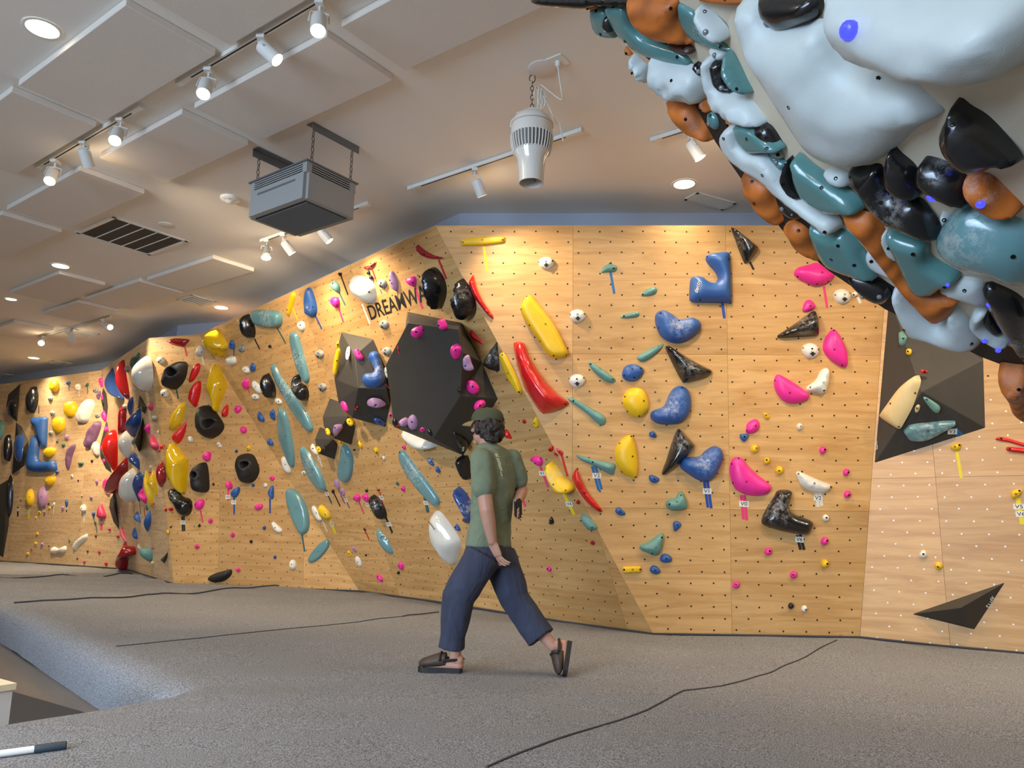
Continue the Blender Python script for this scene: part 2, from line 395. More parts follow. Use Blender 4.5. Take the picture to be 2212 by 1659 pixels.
for k, F in FAC.items():
    mw = F.frame(F.o); poly = [F.loc(p)[:2] for p in POLY[k]]
    # framing behind the sheets carries the wall; the sheets are its parts
    bk = MB(); n = len(poly); inn = inset(poly, 0.01)
    bk.add([(x, y, -0.022) for x, y in inn]+[(x, y, -0.06) for x, y in inn], [tuple(range(len(inn))), tuple(range(2*len(inn)-1, len(inn)-1, -1))]+[(i, (i+1) % len(inn), len(inn)+(i+1) % len(inn), len(inn)+i) for i in range(len(inn))])
    root = bk.build(WNAME[k], BACKW, mw=mw); tag(root, kind='structure')
    us, vs_ = SEAMS[k]; us = [-1e3]+sorted(us)+[1e3]; vs_ = [-1e3]+sorted(vs_)+[1e3]
    for i in range(len(us)-1):
        for j in range(len(vs_)-1):
            q = clip(clip(clip(clip(poly, -1, 0, -us[i]), 1, 0, us[i+1]), 0, -1, -vs_[j]), 0, 1, vs_[j+1])
            if len(q) < 3 or area2(q) < 0.005: continue
            q = inset(q, 0.001)
            if len(q) < 3: continue
            a = sum(q[m][0]*q[(m+1) % len(q)][1]-q[(m+1) % len(q)][0]*q[m][1] for m in range(len(q)))
            if a < 0: q = q[::-1]
            m = len(q); vs2 = [(x, y, 0) for x, y in q]+[(x, y, -0.02) for x, y in q]
            fs = [tuple(range(m)), tuple(range(2*m-1, m-1, -1))]+[(t+m, (t+1) % m+m, (t+1) % m, t) for t in range(m)]
            mesh('plywood_panel', vs2, fs, PLY_PALE if k in 'AB' else PLY, root, mw=Matrix())
    pts = nut_points(k); nb = MB(); nb2 = MB()
    for x, y in pts:
        white = False
        if k == 'F':
            white = F.o.z + F.v.z*y + F.u.z*x < 2.15
        r = 0.0085 if not white else 0.0075
        tgt = nb2 if white else nb
        c = len(tgt.v); ring = [Vector((x+r*math.cos(a*math.pi/4), y+r*math.sin(a*math.pi/4), 0.0008)) for a in range(8)]
        ring2 = [Vector((x+r*.7*math.cos(a*math.pi/4), y+r*.7*math.sin(a*math.pi/4), 0.0003)) for a in range(8)]
        tgt.v += ring+ring2; tgt.f += [[c+a, c+(a+1) % 8, c+8+(a+1) % 8, c+8+a] for a in range(8)]+[[c+8+a for a in range(8)]]
    if nb.v: tag(nb.build('bolt_hole', NUTM, root, mw=Matrix(), weld=False), kind='stuff')
    if nb2.v: tag(nb2.build('bright_bolt_hole', NUTW, root, mw=Matrix(), weld=False), kind='stuff')

# painted building wall behind the climbing wall, seen as the blue-grey strip over its top
off = 0.43
tops = [TA, TB, TC, TD, TE, EFT, TF]
bw = []
for i, P in enumerate(tops):
    ns = []
    for (a, b) in ((i-1, i), (i, i+1)):
        if 0 <= a and b < len(tops):
            e = tops[b]-tops[a]; nn = Vector((-e.y, e.x, 0)).normalized(); ns.append(nn)
    nn = sum(ns, Vector())/len(ns); nn = nn/nn.length**2*1.0
    bw.append(Vector((P.x, P.y, 0))+nn*off)
bk2 = MB()
for i in range(len(bw)-1):
    a, b_ = bw[i], bw[i+1]; nn = Vector((-(b_-a).y, (b_-a).x, 0)).normalized()*.04
    if i > 0: a = a-(b_-a).normalized()*0
    q = [a, b_, b_+nn, a+nn]
    bk2.add([Vector((p.x, p.y, 3.60)) for p in q]+[Vector((p.x, p.y, H)) for p in q], [(3, 2, 1, 0), (4, 5, 6, 7), (0, 1, 5, 4), (1, 2, 6, 5), (2, 3, 7, 6), (3, 0, 4, 7)])
tag(bk2.build('trim_1', WALLB), kind='structure')
x0, x1, y0, y1 = -17.5, 7.6, -3.2, 19.5
LW = plain('drywall', srgb(200, 196, 190), 0.9, var=0.01)
tag(MB().box((x0-.05, (y0+y1)/2, 1.8), (.1, y1-y0, 4.4)).build('wall_side_left', LW), kind='structure')
tag(MB().box((x1+.05, (y0+y1)/2, 1.8), (.1, y1-y0, 4.4)).build('wall_side_right', LW), kind='structure')
fr = MB()
fr.box((-12.9, y0, 1.8), (9.2, .12, 4.4)); fr.box((3.3, y0, 1.8), (8.6, .12, 4.4)); fr.box((-4.65, y0, 0.05), (7.3, .12, .9)); fr.box((-4.65, y0, 3.7), (7.3, .12, .6))
tag(fr.build('wall_front', LW), kind='structure')
wf = MB()
for x in (-8.25, -6.45, -4.65, -2.85, -1.05): wf.box((x, y0, 1.95), (.07, .1, 2.9))
wf.box((-4.65, y0, .52), (7.2, .1, .07)); wf.box((-4.65, y0, 3.38), (7.2, .1, .07))
tag(wf.build('window_1', WHITEM), kind='structure')
tag(MB().box(((x0+x1)/2, (y0+y1)/2, H+.05), (x1-x0, y1-y0, .1)).build('ceiling', PAINT), kind='structure')

# ---------------------------------------------------------------- concrete floor and carpeted mats
CONC, nt, b, L = nodes('polished_concrete')
tc = N(nt, 'ShaderNodeTexCoord'); n1 = N(nt, 'ShaderNodeTexNoise'); n1.inputs['Scale'].default_value = 1.3; n1.inputs['Detail'].default_value = 8; L(tc.outputs['Object'], n1.inputs['Vector'])
n2 = N(nt, 'ShaderNodeTexNoise'); n2.inputs['Scale'].default_value = 60; n2.inputs['Detail'].default_value = 3; L(tc.outputs['Object'], n2.inputs['Vector'])
mr = N(nt, 'ShaderNodeMapRange'); mr.inputs[1].default_value = .68; mr.inputs[2].default_value = .76; L(n2.outputs['Fac'], mr.inputs[0])
L(mix(nt, mr.outputs[0], mix(nt, n1.outputs['Fac'], srgb(84, 78, 72), srgb(128, 116, 104)), srgb(196, 180, 150)), b.inputs['Base Color']); b.inputs['Roughness'].default_value = .35
tag(MB().box(((x0+x1)/2, (y0+y1)/2, -.40), (x1-x0, y1-y0, .1)).build('floor', CONC), kind='structure')

CARP, nt, b, L = nodes('grey_carpet')
tc = N(nt, 'ShaderNodeTexCoord'); n1 = N(nt, 'ShaderNodeTexNoise'); n1.inputs['Scale'].default_value = 150; n1.inputs['Detail'].default_value = 3; n1.inputs['Roughness'].default_value = .7; L(tc.outputs['Object'], n1.inputs['Vector'])
n2 = N(nt, 'ShaderNodeTexNoise'); n2.inputs['Scale'].default_value = 0.9; n2.inputs['Detail'].default_value = 5; L(tc.outputs['Object'], n2.inputs['Vector'])
mr = N(nt, 'ShaderNodeMapRange'); mr.inputs[1].default_value = .36; mr.inputs[2].default_value = .64; L(n1.outputs['Fac'], mr.inputs[0])
ba = mix(nt, mr.outputs[0], srgb(70, 72, 77), srgb(166, 166, 168))
mr2 = N(nt, 'ShaderNodeMapRange'); mr2.inputs[3].default_value = .88; mr2.inputs[4].default_value = 1.1; L(n2.outputs['Fac'], mr2.inputs[0])
vm = N(nt, 'ShaderNodeVectorMath', operation='SCALE'); L(ba, vm.inputs[0]); L(mr2.outputs[0], vm.inputs['Scale'])
L(vm.outputs[0], b.inputs['Base Color']); b.inputs['Roughness'].default_value = 1.0; b.inputs['Specular IOR Level'].default_value = .1
bp = N(nt, 'ShaderNodeBump'); bp.inputs['Strength'].default_value = .5; bp.inputs['Distance'].default_value = .006; L(n1.outputs['Fac'], bp.inputs['Height']); L(bp.outputs['Normal'], b.inputs['Normal'])
MN = on_z(398, 1496, 0); ML = on_z(0, 1306, 0); MLn = on_z(0, 1561, 0)
e1 = Vector((ML.x-MN.x, ML.y-MN.y, 0)).normalized(); e2 = Vector((MLn.x-MN.x, MLn.y-MN.y, 0)).normalized()
def mat_z(P, s, t):
    z = 0.012*noise.fractal(Vector((P.x*.8, P.y*.8, 0)), 1, 2, 3)
    z += 0.010*noise.noise(Vector((P.x*.35+4, P.y*2.6-P.x*.5, 3)))
    if P.y > 8 and P.x < 0:
        w = min(1, (P.y-8)/2.5)*min(1, -P.x/4)
        z += w*0.04*(1-abs(noise.noise(Vector((P.x*.10+9, P.y*1.5+P.x*.25, 7))))*2.6)
    if P.x > .2 and 4 < P.y < 6.4: z += 0.008*noise.noise(Vector((P.x*1.5-P.y*1.5, P.x+P.y, 11)))
    # rolled edges beside the open floor
    if s > 0 and t < .14: z -= .05*(1-max(t, 0)/.14)**2
    if t < 0 and s > -.14: z -= .03*(1-max(-s, 0)/.14)**2
    if s >= 0 and t >= 0: z -= 0.0
    return z
basel = [Vector((p.x, p.y, 0)) for p in (BA, low(TB, BB), low(TC, BC), low(TD, BD), low(TE, BE), low(EF1, EF0), BF)]
ST = .085; vid = {}; mv = []; mf = []
def mat_v(i, j):
    if (i, j) not in vid:
        P = MN + e1*(i*ST) - e2*(j*ST); vid[i, j] = len(mv); mv.append(Vector((P.x, P.y, mat_z(P, i*ST, j*ST))))
    return vid[i, j]
def inside_room(i, j):
    P = MN + e1*(i*ST) - e2*(j*ST)
    if not (-12.8 < P.x < 7.2 and -2.6 < P.y < 17): return False
    for a, b_ in zip(basel[:-1], basel[1:]):
        e = b_-a; q = P-a; tt = q.dot(e)/e.dot(e)
        if -0.02 <= tt <= 1.02 and (e.x*q.y-e.y*q.x)/e.length > 0.10: return False
    return True
for i in range(-95, 175):
    for j in range(-95, 170):
        if i >= 0 and j < 0: continue
        if all(inside_room(*q) for q in ((i, j), (i+1, j), (i, j+1), (i+1, j+1))):
            mf.append((mat_v(i, j), mat_v(i+1, j), mat_v(i+1, j+1), mat_v(i, j+1)))
# vertical faces of the mat round the notch
prof = [(.012, -.065), (.03, -.11), (.04, -.22), (.02, -.349)]
def skirt(idx, out):
    prev = None
    for q in idx:
        if q not in vid: prev = None; continue
        col = [vid[q]]; P = mv[vid[q]]
        for o_, z_ in prof:
            col.append(len(mv)); mv.append(Vector((P.x, P.y, max(-.349, P.z+z_+.05))) + out*(o_+.004*noise.noise(Vector((P.x*2, P.y*2, z_*3)))))
        if prev:
            for a in range(len(col)-1): mf.append((prev[a], col[a], col[a+1], prev[a+1]))
        prev = col
skirt([(i, 0) for i in range(0, 175)], e2)
skirt([(0, j) for j in range(0, -96, -1)], e1)
bm = bmesh.new(); me = bpy.data.meshes.new('crash_mat'); me.from_pydata([tuple(v) for v in mv], [], mf); bm.from_mesh(me); bmesh.ops.recalc_face_normals(bm, faces=bm.faces); bm.to_mesh(me); bm.free()
me.materials.append(CARP); me.polygons.foreach_set('use_smooth', [True]*len(me.polygons))
crash_mat = bpy.data.objects.new('crash_mat', me); COL.objects.link(crash_mat)
tag(crash_mat, 'grey carpeted crash mat covering the floor below the climbing walls', 'mat')
def ground_z(x, y):
    q = Vector((x-MN.x, y-MN.y)); det = e1.x*(-e2.y)-(-e2.x)*e1.y
    s = (q.x*(-e2.y)-(-e2.x)*q.y)/det; t = (e1.x*q.y-e1.y*q.x)/det
    return mat_z(Vector((x, y, 0)), s, t)
SEAMM = plain('seam_thread', srgb(58, 58, 62), .9)
def seam(pts, r=.006):
    P = [on_z(x, y, 0.0) for x, y in pts]; out = []
    for a, b_ in zip(P[:-1], P[1:]):
        n = max(2, int((b_-a).length/.09))
        for i in range(n):
            q = a.lerp(b_, i/n); out.append(Vector((q.x+.008*noise.noise(q*3), q.y+.008*noise.noise(q*3+Vector((5, 5, 5))), ground_z(q.x, q.y)+(.001 if q.y < 8 else .010))))
    MB().tube(out, r, 5).build('seam', SEAMM, crash_mat)
seam([(252, 1396), (420, 1380), (560, 1366), (760, 1345), (960, 1322)]); seam([(30, 1303), (180, 1298), (300, 1290), (430, 1281), (560, 1272), (640, 1270)], .009)
seam([(0, 1252), (160, 1247), (300, 1242)], .01); seam([(1052, 1659), (1120, 1630), (1220, 1595), (1300, 1566), (1400, 1535), (1478, 1495), (1560, 1482), (1660, 1452), (1740, 1418), (1812, 1381)], .006)
# dark gap where the carpet meets the walls
gap = [FA.cast(0, 1221), FA.cast(130, 1229), BB, BC, BD, FD.cast(940, 1294), FD.cast(1215, 1339), BE, FE.cast(1640, 1377), EF0, FF.cast(2030, 1397), GF, GF+dF*1.2]
gp = [Vector((p.x, p.y, ground_z(p.x, p.y)+(.006 if p.y < 9 else .016))) - Vector((0, .015, 0)) for p in gap]
MB().tube(gp, .011, 6).build('border_seam', SEAMM, crash_mat)

# ---------------------------------------------------------------- the steep training board at the right
edge_px = [(2330, 846), (2212, 806), (2119, 771), (1912, 668), (1790, 585), (1697, 506), (1598, 382), (1545, 306), (1497, 220), (1400, 128), (1290, 26), (1180, -60)]
YF = 2.3
prof = [on_y(x, y, YF) for x, y in edge_px]
a, b_ = prof[0], prof[1]; dd = (a-b_).normalized(); prof = [a+dd*1.2]+prof
e = prof[-1]; dd = (prof[-1]-prof[-2]).normalized(); prof = prof+[e+dd*.55]
NEAR = -0.7
board = empty('training_board', (prof[6].x, YF, prof[6].z), 'steep curved plywood training board with a black edge strip, overhanging at the right', 'board')
BFAC = []
binv = Matrix.Translation(-Vector(board.location))
ctr = Vector((3.0, 1.0, 3.4))
for i in range(len(prof)-1):
    p, q = prof[i], prof[i+1]
    n = Vector((p.z-q.z, 0, q.x-p.x)); n.normalize()
    if n.dot(ctr-p) > 0: n = -n       # outward, towards the room
    F = Facet(-n, -n.dot(p), p.copy())
    F.w = n; F.n = -n; F.c = F.n.dot(p); F.u = Vector((0, 0, 1)).cross(F.w).normalized(); F.v = F.w.cross(F.u)
    BFAC.append((F, p, q))
    for (ya, yb, nm, mt) in ((NEAR, YF-.14, 'plywood_panel', BOARD), (YF-.14, YF, 'edge_strip', BLACKP)):
        back = -n*.03
        vs4 = [Vector((p.x, ya, p.z)), Vector((p.x, yb, p.z)), Vector((q.x, yb, q.z)), Vector((q.x, ya, q.z))]
        vs4 = [v-Vector(board.location) for v in vs4]; vs4 += [v+back for v in vs4]
        o = mesh(nm, vs4, [(0, 1, 2, 3), (7, 6, 5, 4), (0, 4, 5, 1), (1, 5, 6, 2), (2, 6, 7, 3), (3, 7, 4, 0)], mt, board, mw=Matrix())
def board_facet(x, y):
    d = ray(x, y)
    for F, p, q in BFAC:
        t = (F.c-F.n.dot(CAMP))/F.n.dot(d)
        if t <= 0: continue
        P = CAMP+d*t; s = (P-p).dot(q-p)/(q-p).dot(q-p)
        if 0 <= s <= 1: return F, P
    # off the ends or the edge: nearest segment
    return BFAC[3][0], BFAC[3][0].cast(x, y)
def board_tangent(x, y):
    F, P = board_facet(x, y)
    # blend neighbouring segment normals for a soft curve
    i = [f for f, _, _ in BFAC].index(F); acc = Vector()
    for j in (i-1, i, i+1):
        if 0 <= j < len(BFAC): acc += BFAC[j][0].w*(1 if j != i else 1.5)
    acc.normalize(); G = Facet(-acc, -acc.dot(P), P.copy()); G.w = acc; G.n = -acc; G.c = G.n.dot(P)
    G.u = Vector((0, 0, 1)).cross(G.w).normalized(); G.v = G.w.cross(G.u); return G
# the board's kicker, down to the mat outside the view, and its frame up to the ceiling
kb = prof[0]; MB().box((kb.x+.02-board.location.x, (NEAR+YF)/2-board.location.y, kb.z/2-board.location.z), (.06, YF-NEAR, max(.1, kb.z))).build('kicker', BLACKP, board)
for yy in (YF-.1, .6):
    MB().tube([Vector((prof[-3].x+.12, yy, prof[-3].z+.08))-Vector(board.location), Vector((prof[-3].x+.5, yy, H))-Vector(board.location)], .03, 8).build('frame_post', BLACKP, board)

# ================================================================ climbing holds
def smooth_closed(P, n, sharp=0.0):
    """closed Catmull-Rom through the outline points, evenly resampled"""
    P = np.array(P, float); m = len(P); out = []
    if sharp >= 1:
        Q = np.vstack([P, P[:1]])
    else:
        for i in range(m):
            p0, p1, p2, p3 = P[i-1], P[i], P[(i+1) % m], P[(i+2) % m]
            for t in np.linspace(0, 1, 8, endpoint=False):
                tau = .5*(1-sharp)
                m1, m2 = tau*(p2-p0), tau*(p3-p1)
                out.append((2*t**3-3*t**2+1)*p1+(t**3-2*t**2+t)*m1+(-2*t**3+3*t**2)*p2+(t**3-t**2)*m2)
        Q = np.array(out+[out[0]])
    s = np.r_[0, np.cumsum(np.hypot(*np.diff(Q, axis=0).T))]
    tt = np.linspace(0, s[-1], n, endpoint=False)
    return np.c_[np.interp(tt, s, Q[:, 0]), np.interp(tt, s, Q[:, 1])]
def dist_poly(X, P):
    a = P; b = np.roll(P, -1, 0); d = b-a; L2 = (d**2).sum(1)+1e-12
    w = X[:, None]-a[None]; t = np.clip((w*d[None]).sum(2)/L2, 0, 1)
    r = w-t[..., None]*d[None]; return np.sqrt((r**2).sum(2).min(1))
def in_poly(X, P):
    a = P; b = np.roll(P, -1, 0); x, y = X[:, 0][:, None], X[:, 1][:, None]
    c = ((a[:, 1] > y) != (b[:, 1] > y)) & (x < (b[:, 0]-a[:, 0])*(y-a[:, 1])/(b[:, 1]-a[:, 1]+1e-15)+a[:, 0])
    return c.sum(1) % 2 == 1
BOLT_ME = None
def bolt_mesh():
    global BOLT_ME
    if BOLT_ME is None:
        b = MB(); b.lathe([(.0085, -.004), (.0085, .0012), (.006, .0016), (.0045, -.001)], 10, capb=False)
        t = b.build('bolt', BOLTM); BOLT_ME = t.data; bpy.data.objects.remove(t)
    return BOLT_ME
LED_ME = {}
def led_mesh(lit):
    if lit not in LED_ME:
        b = MB(); b.lathe([(.0075, -.003), (.0075, .001), (.006, .003), (.003, .0042)], 12, capb=False)
        t = b.build('led', LED if lit else LEDOFF, smooth=True); LED_ME[lit] = t.data; bpy.data.objects.remove(t)
    return LED_ME[lit]
def profile(t, style):
    if style == 'dome': return np.sqrt(np.maximum(0, 1-(1-t)**2))
    if style == 'soft': return t*(2-t)*.55+.45*np.sqrt(np.maximum(0, 1-(1-t)**2))
    if style == 'ridge': return .15*np.minimum(1, t*8)+.85*t
    if style == 'slab': return np.sqrt(np.maximum(0, 1-(1-np.minimum(1, t*2.6))**2))
    if style == 'flange': return np.where(t < .16, .10*np.sqrt(t/.16), .10+.90*np.sqrt(np.maximum(0, 1-(1-(t-.16)/.84)**2)))
    if style == 'ring': return .55*np.sqrt(np.maximum(0, 1-(1-np.minimum(1, t*2))**2))+.45*np.clip((t-.3)/.7, 0, 1)
    if style == 'flat': return np.minimum(1, t*9)**.5
    return t
COUNT = [0]
def make_hold(F, colr, px, label, name='climbing_hold', cat='climbing hold', h=None, style='dome', bolts=None, chalk=None, group=None, sharp=0.0,
              side=False, hole=None, leds=None, nint=None, hf=.5, comp=True, tilt=0.0, bump=0.0, parent=None):
    COUNT[0] += 1
    px = np.array(px, float); c = px.mean(0); P0 = F.cast(*c); dist = (P0-CAMP).dot(_f); mpp = dist/FPX
    cov = np.cov((px-c).T); ev = np.sqrt(np.maximum(1e-6, np.linalg.eigvalsh(cov))); minor = ev[0]*2.6*mpp
    # the wall is seen at an angle: the visible outline includes the thickness, so pull the footprint back under it
    a0 = np.array(to_px(P0)); a1 = np.array(to_px(P0+F.w*.05)); G = (a1-a0)/.05; gl = np.hypot(*G); gd = G/(gl+1e-9)
    t = px@gd; W = t.max()-t.min()
    if h is None: h = min(.30, max(.014, minor*hf))
    if side: h = W/max(gl, 1e-6)*.95
    if comp or side:
        hp = h*gl; k = max(.4, 1-(.62 if style not in ('ridge', 'facet') else .4)*hp/max(W, 1e-6)); px = px-gd[None]*((t-t.min())*(1-k))[:, None]
    fr_o = F.cast(*px.mean(0)); mw = F.frame(fr_o); pts = np.array([F.loc(F.cast(*q), fr_o)[:2] for q in px])
    if side:   # seen almost edge-on: give it a believable width along the wall
        vis = (px@gd).max()-(px@gd).min(); ext = pts.max(0)-pts.min(0); lim = max(.45*ext[1], .9*h)
        if ext[0] > lim: pts[:, 0] *= lim/ext[0]
    size = px.max(0)-px.min(0); big = max(size)
    n = int(np.clip(big*.55, 14, 52)); P = smooth_closed(pts, n, sharp)
    ar = .5*np.sum(P[:, 0]*np.roll(P[:, 1], -1)-np.roll(P[:, 0], -1)*P[:, 1])
    if ar < 0: P = P[::-1]
    ar = abs(ar); ni = nint or int(np.clip(big*(1.1 if style != 'ridge' else 2.0), 10, 170)); st = math.sqrt(ar/ni)
    gx = np.arange(P[:, 0].min(), P[:, 0].max(), st); gy = np.arange(P[:, 1].min(), P[:, 1].max(), st*.87)
    gr = np.array([(x+(j % 2)*st*.5, y) for j, y in enumerate(gy) for x in gx]) if len(gx)*len(gy) else np.zeros((0, 2))
    if len(gr): gr = gr[in_poly(gr, P)]
    d = dist_poly(gr, P) if len(gr) else np.zeros(0)
    dm = max(d.max() if len(d) else 0, st*.5)
    fine = np.arange(0, n); rings = []
    edge = np.roll(P, -1, 0)-np.roll(P, 1, 0); nr = np.c_[-edge[:, 1], edge[:, 0]]; nr /= np.hypot(*nr.T)[:, None]+1e-12
    for fr_ in (.07, .22):
        q = P+nr*dm*fr_; dd = dist_poly(q, P); ok = in_poly(q, P) & (dd > dm*fr_*.8); rings.append(q[ok])
    keep = d > dm*.36; X = np.vstack(rings+[gr[keep]]) if len(gr) else np.vstack(rings)
    if len(X) == 0: X = P.mean(0)[None]
    allp = np.vstack([P, X])
    vs, es, fs, *_ = delaunay_2d_cdt([Vector(p) for p in allp], [], [list(range(n))], 1, 1e-7)
    V = np.array([tuple(v) for v in vs]); D = dist_poly(V, P); rr = dm*(1.0 if style in ('ridge', 'facet') else .95)
    def height(Vq, Dq):
        return height0(Vq, Dq, True)
    def height0(Vq, Dq, holed=False):
        T = np.clip(Dq/rr, 0, 1); z = h*profile(T, style)
        if tilt: z = z*(1-tilt*np.clip((Vq[:, 1]-P[:, 1].mean())/(np.ptp(P[:, 1])*.5+1e-9), -1, 1))
        if bump:
            s = 5.0/max(.05, math.sqrt(ar)); z = z+np.array([bump*h*noise.noise(Vector((a*s, b*s, COUNT[0]*3.1))) for a, b in Vq])*np.minimum(1, T*1.6)
        if hole is not None and holed:
            hx, hy, hr = hole_l; q = np.hypot(Vq[:, 0]-hx, Vq[:, 1]-hy)/hr
            z = np.where(q < 1, z*(.15+.85*np.clip((q-.62)/.38, 0, 1)**.7), z+h*.12*np.exp(-((q-1.15)/.25)**2))
        return z
    def tl(p, z0=.8, it=4):
        z = h*z0; q = None
        for _ in range(it):
            q = np.array(F.loc(F.cast(float(p[0]), float(p[1]), z), fr_o)[:2])
            if it > 1:
                ins = in_poly(q[None], P)[0]; zn = float(height0(q[None], dist_poly(q[None], P))[0]) if ins else 0.0
                z = .5*z+.5*zn
        return q
    if hole is not None:
        hc = tl(hole[:2]); hole_l = (hc[0], hc[1], hole[2]*mpp)
        ang = np.linspace(0, 2*np.pi, 14, endpoint=False); ex = [hc]
        for f_ in (.35, .64, .82, 1.0, 1.2): ex += [hc+hole_l[2]*f_*np.array([math.cos(a), math.sin(a)]) for a in ang]
        ex = np.array(ex); ex = ex[in_poly(ex, P)]
        far = np.hypot(X[:, 0]-hc[0], X[:, 1]-hc[1]) > hole_l[2]*1.25; allp = np.vstack([P, X[far], ex])
        vs, es, fs, *_ = delaunay_2d_cdt([Vector(p) for p in allp], [], [list(range(n))], 1, 1e-7)
        V = np.array([tuple(v) for v in vs]); D = dist_poly(V, P)
    Z = height(V, D); D0 = D < 1e-5; Z[D0] = 0.0
    if style in ('ridge', 'facet', 'flange'):     # ease the saw-tooth that sampling leaves along the crest
        E_ = np.array(list({tuple(sorted((f[i], f[(i+1) % 3]))) for f in fs for i in range(3)}))
        for _ in range(5 if style != 'flange' else 2):
            acc = np.zeros(len(Z)); cnt = np.zeros(len(Z)); np.add.at(acc, E_[:, 0], Z[E_[:, 1]]); np.add.at(acc, E_[:, 1], Z[E_[:, 0]]); np.add.at(cnt, E_[:, 0], 1); np.add.at(cnt, E_[:, 1], 1)
            Z = np.where(D0, 0, .45*Z+.55*acc/np.maximum(cnt, 1))
        Z *= h/max(Z.max(), 1e-6)
    o = mesh(name, np.c_[V, Z], [tuple(f) for f in fs], HC[colr] if colr in HC else MATS[colr], smooth=True, mw=mw)
    if style == 'flat': o.data.set_sharp_from_angle(angle=R(35))
    if chalk is not None:
        q = tl(chalk[:2]); cr = chalk[2]*mpp*1.3; a = o.data.attributes.new('chalk', 'FLOAT', 'POINT')
        a.data.foreach_set('value', np.clip(1.1-np.hypot((V[:, 0]-q[0]), V[:, 1]-q[1])/cr, 0, 1).astype(np.float32))
    tag(o, label, cat, group)
    def put(me, nm, p, sc=1.0):
        q = tl(p[:2])[None]; 
        if not in_poly(q, P)[0]: q = q+(P.mean(0)-q)*.18
        e = max(1e-3, dm*.06); dd = dist_poly(q, P)
        z = float(height(q, dd)[0]); sc = sc*(.62 if me is BOLT_ME and dist < 3.2 else 1.0)
        gxz = [float(height(q+np.array([[e, 0]]), dist_poly(q+np.array([[e, 0]]), P))[0]-z)/e, float(height(q+np.array([[0, e]]), dist_poly(q+np.array([[0, e]]), P))[0]-z)/e]
        nz = Vector((-gxz[0], -gxz[1], 1.6)).normalized()
        m = axes(nz, Vector((0, 1, 0))).to_4x4() @ Matrix.Scale(sc, 4); m.translation = Vector((q[0, 0], q[0, 1], z+.0005)); return inst(nm, me, o, m)
    for p in (bolts or []): put(bolt_mesh(), 'bolt', p)
    for p in (leds or []): put(led_mesh(p[2] > 0), 'led_light', p, p[3] if len(p) > 3 else 1.0)
    return o, F, fr_o, mpp
def make_side_hold(F, colr, px, label, name='climbing_hold', cat='climbing hold', bolts=None, chalk=None, group=None, **kw):
    """a hold on a wall seen nearly edge-on: half-round sections whose projection follows the visible outline"""
    px = smooth_closed(np.array(px, float), 60, 0.0); y0, y1 = px[:, 1].min(), px[:, 1].max(); c = px.mean(0)
    P0 = F.cast(*c); a0 = np.array(to_px(P0)); a1 = np.array(to_px(P0+F.w*.05)); gl = abs((a1-a0)[0])/.05
    n = int(np.clip((y1-y0)*.4, 9, 24)); m = 10; rows = []
    for y in y0+(y1-y0)*(.5-.5*np.cos(np.linspace(.06, math.pi-.06, n))):
        xs = []
        for i in range(len(px)):
            p, q = px[i-1], px[i]
            if (p[1]-y)*(q[1]-y) <= 0 and p[1] != q[1]: xs.append(p[0]+(q[0]-p[0])*(y-p[1])/(q[1]-p[1]))
        if xs: rows.append((max(xs), max(.3, max(xs)-min(xs)), y))
    O = F.cast(max(c[0], rows[len(rows)//2][0]), c[1]); mw = F.frame(O); V = []; mpp = (O-CAMP).dot(_f)/FPX; H_ = (y1-y0)*mpp
    for xr, th, y in rows:
        B = F.loc(F.cast(xr, y), O); h = th/gl; w = min(max(.55*h, .02), .34*H_)*min(1, (h/(.3*H_+1e-6))**.5)+.004
        for k in range(m):
            a = math.pi*k/(m-1); V.append((B[0]-w*.6+w*math.cos(a), B[1], max(0, h*math.sin(a)**.8)))
    R_ = len(rows); fs = [(i*m+k, i*m+k+1, (i+1)*m+k+1, (i+1)*m+k) for i in range(R_-1) for k in range(m-1)]+[tuple(range(m-1, -1, -1)), tuple((R_-1)*m+k for k in range(m))]
    o = mesh(name, V, fs, HC[colr], smooth=True, mw=mw); bm = bmesh.new(); bm.from_mesh(o.data); bmesh.ops.recalc_face_normals(bm, faces=bm.faces)
    if sum(f.normal.z*f.calc_area() for f in bm.faces) < 0: bmesh.ops.reverse_faces(bm, faces=bm.faces)
    bm.to_mesh(o.data); bm.free()
    tag(o, label, cat, group); return o, F, O, mpp
PLACE = dict(A='far left wall', B='corner wall', C='left wall', D='overhanging wall', E='right wall', F='far right wall', K='training board')
XF = [0, 0, 1.0]
def P2(s):
    v = [float(a) for a in s.split(',')]; return (XF[0]+v[0]/XF[2], XF[1]+v[1]/XF[2])
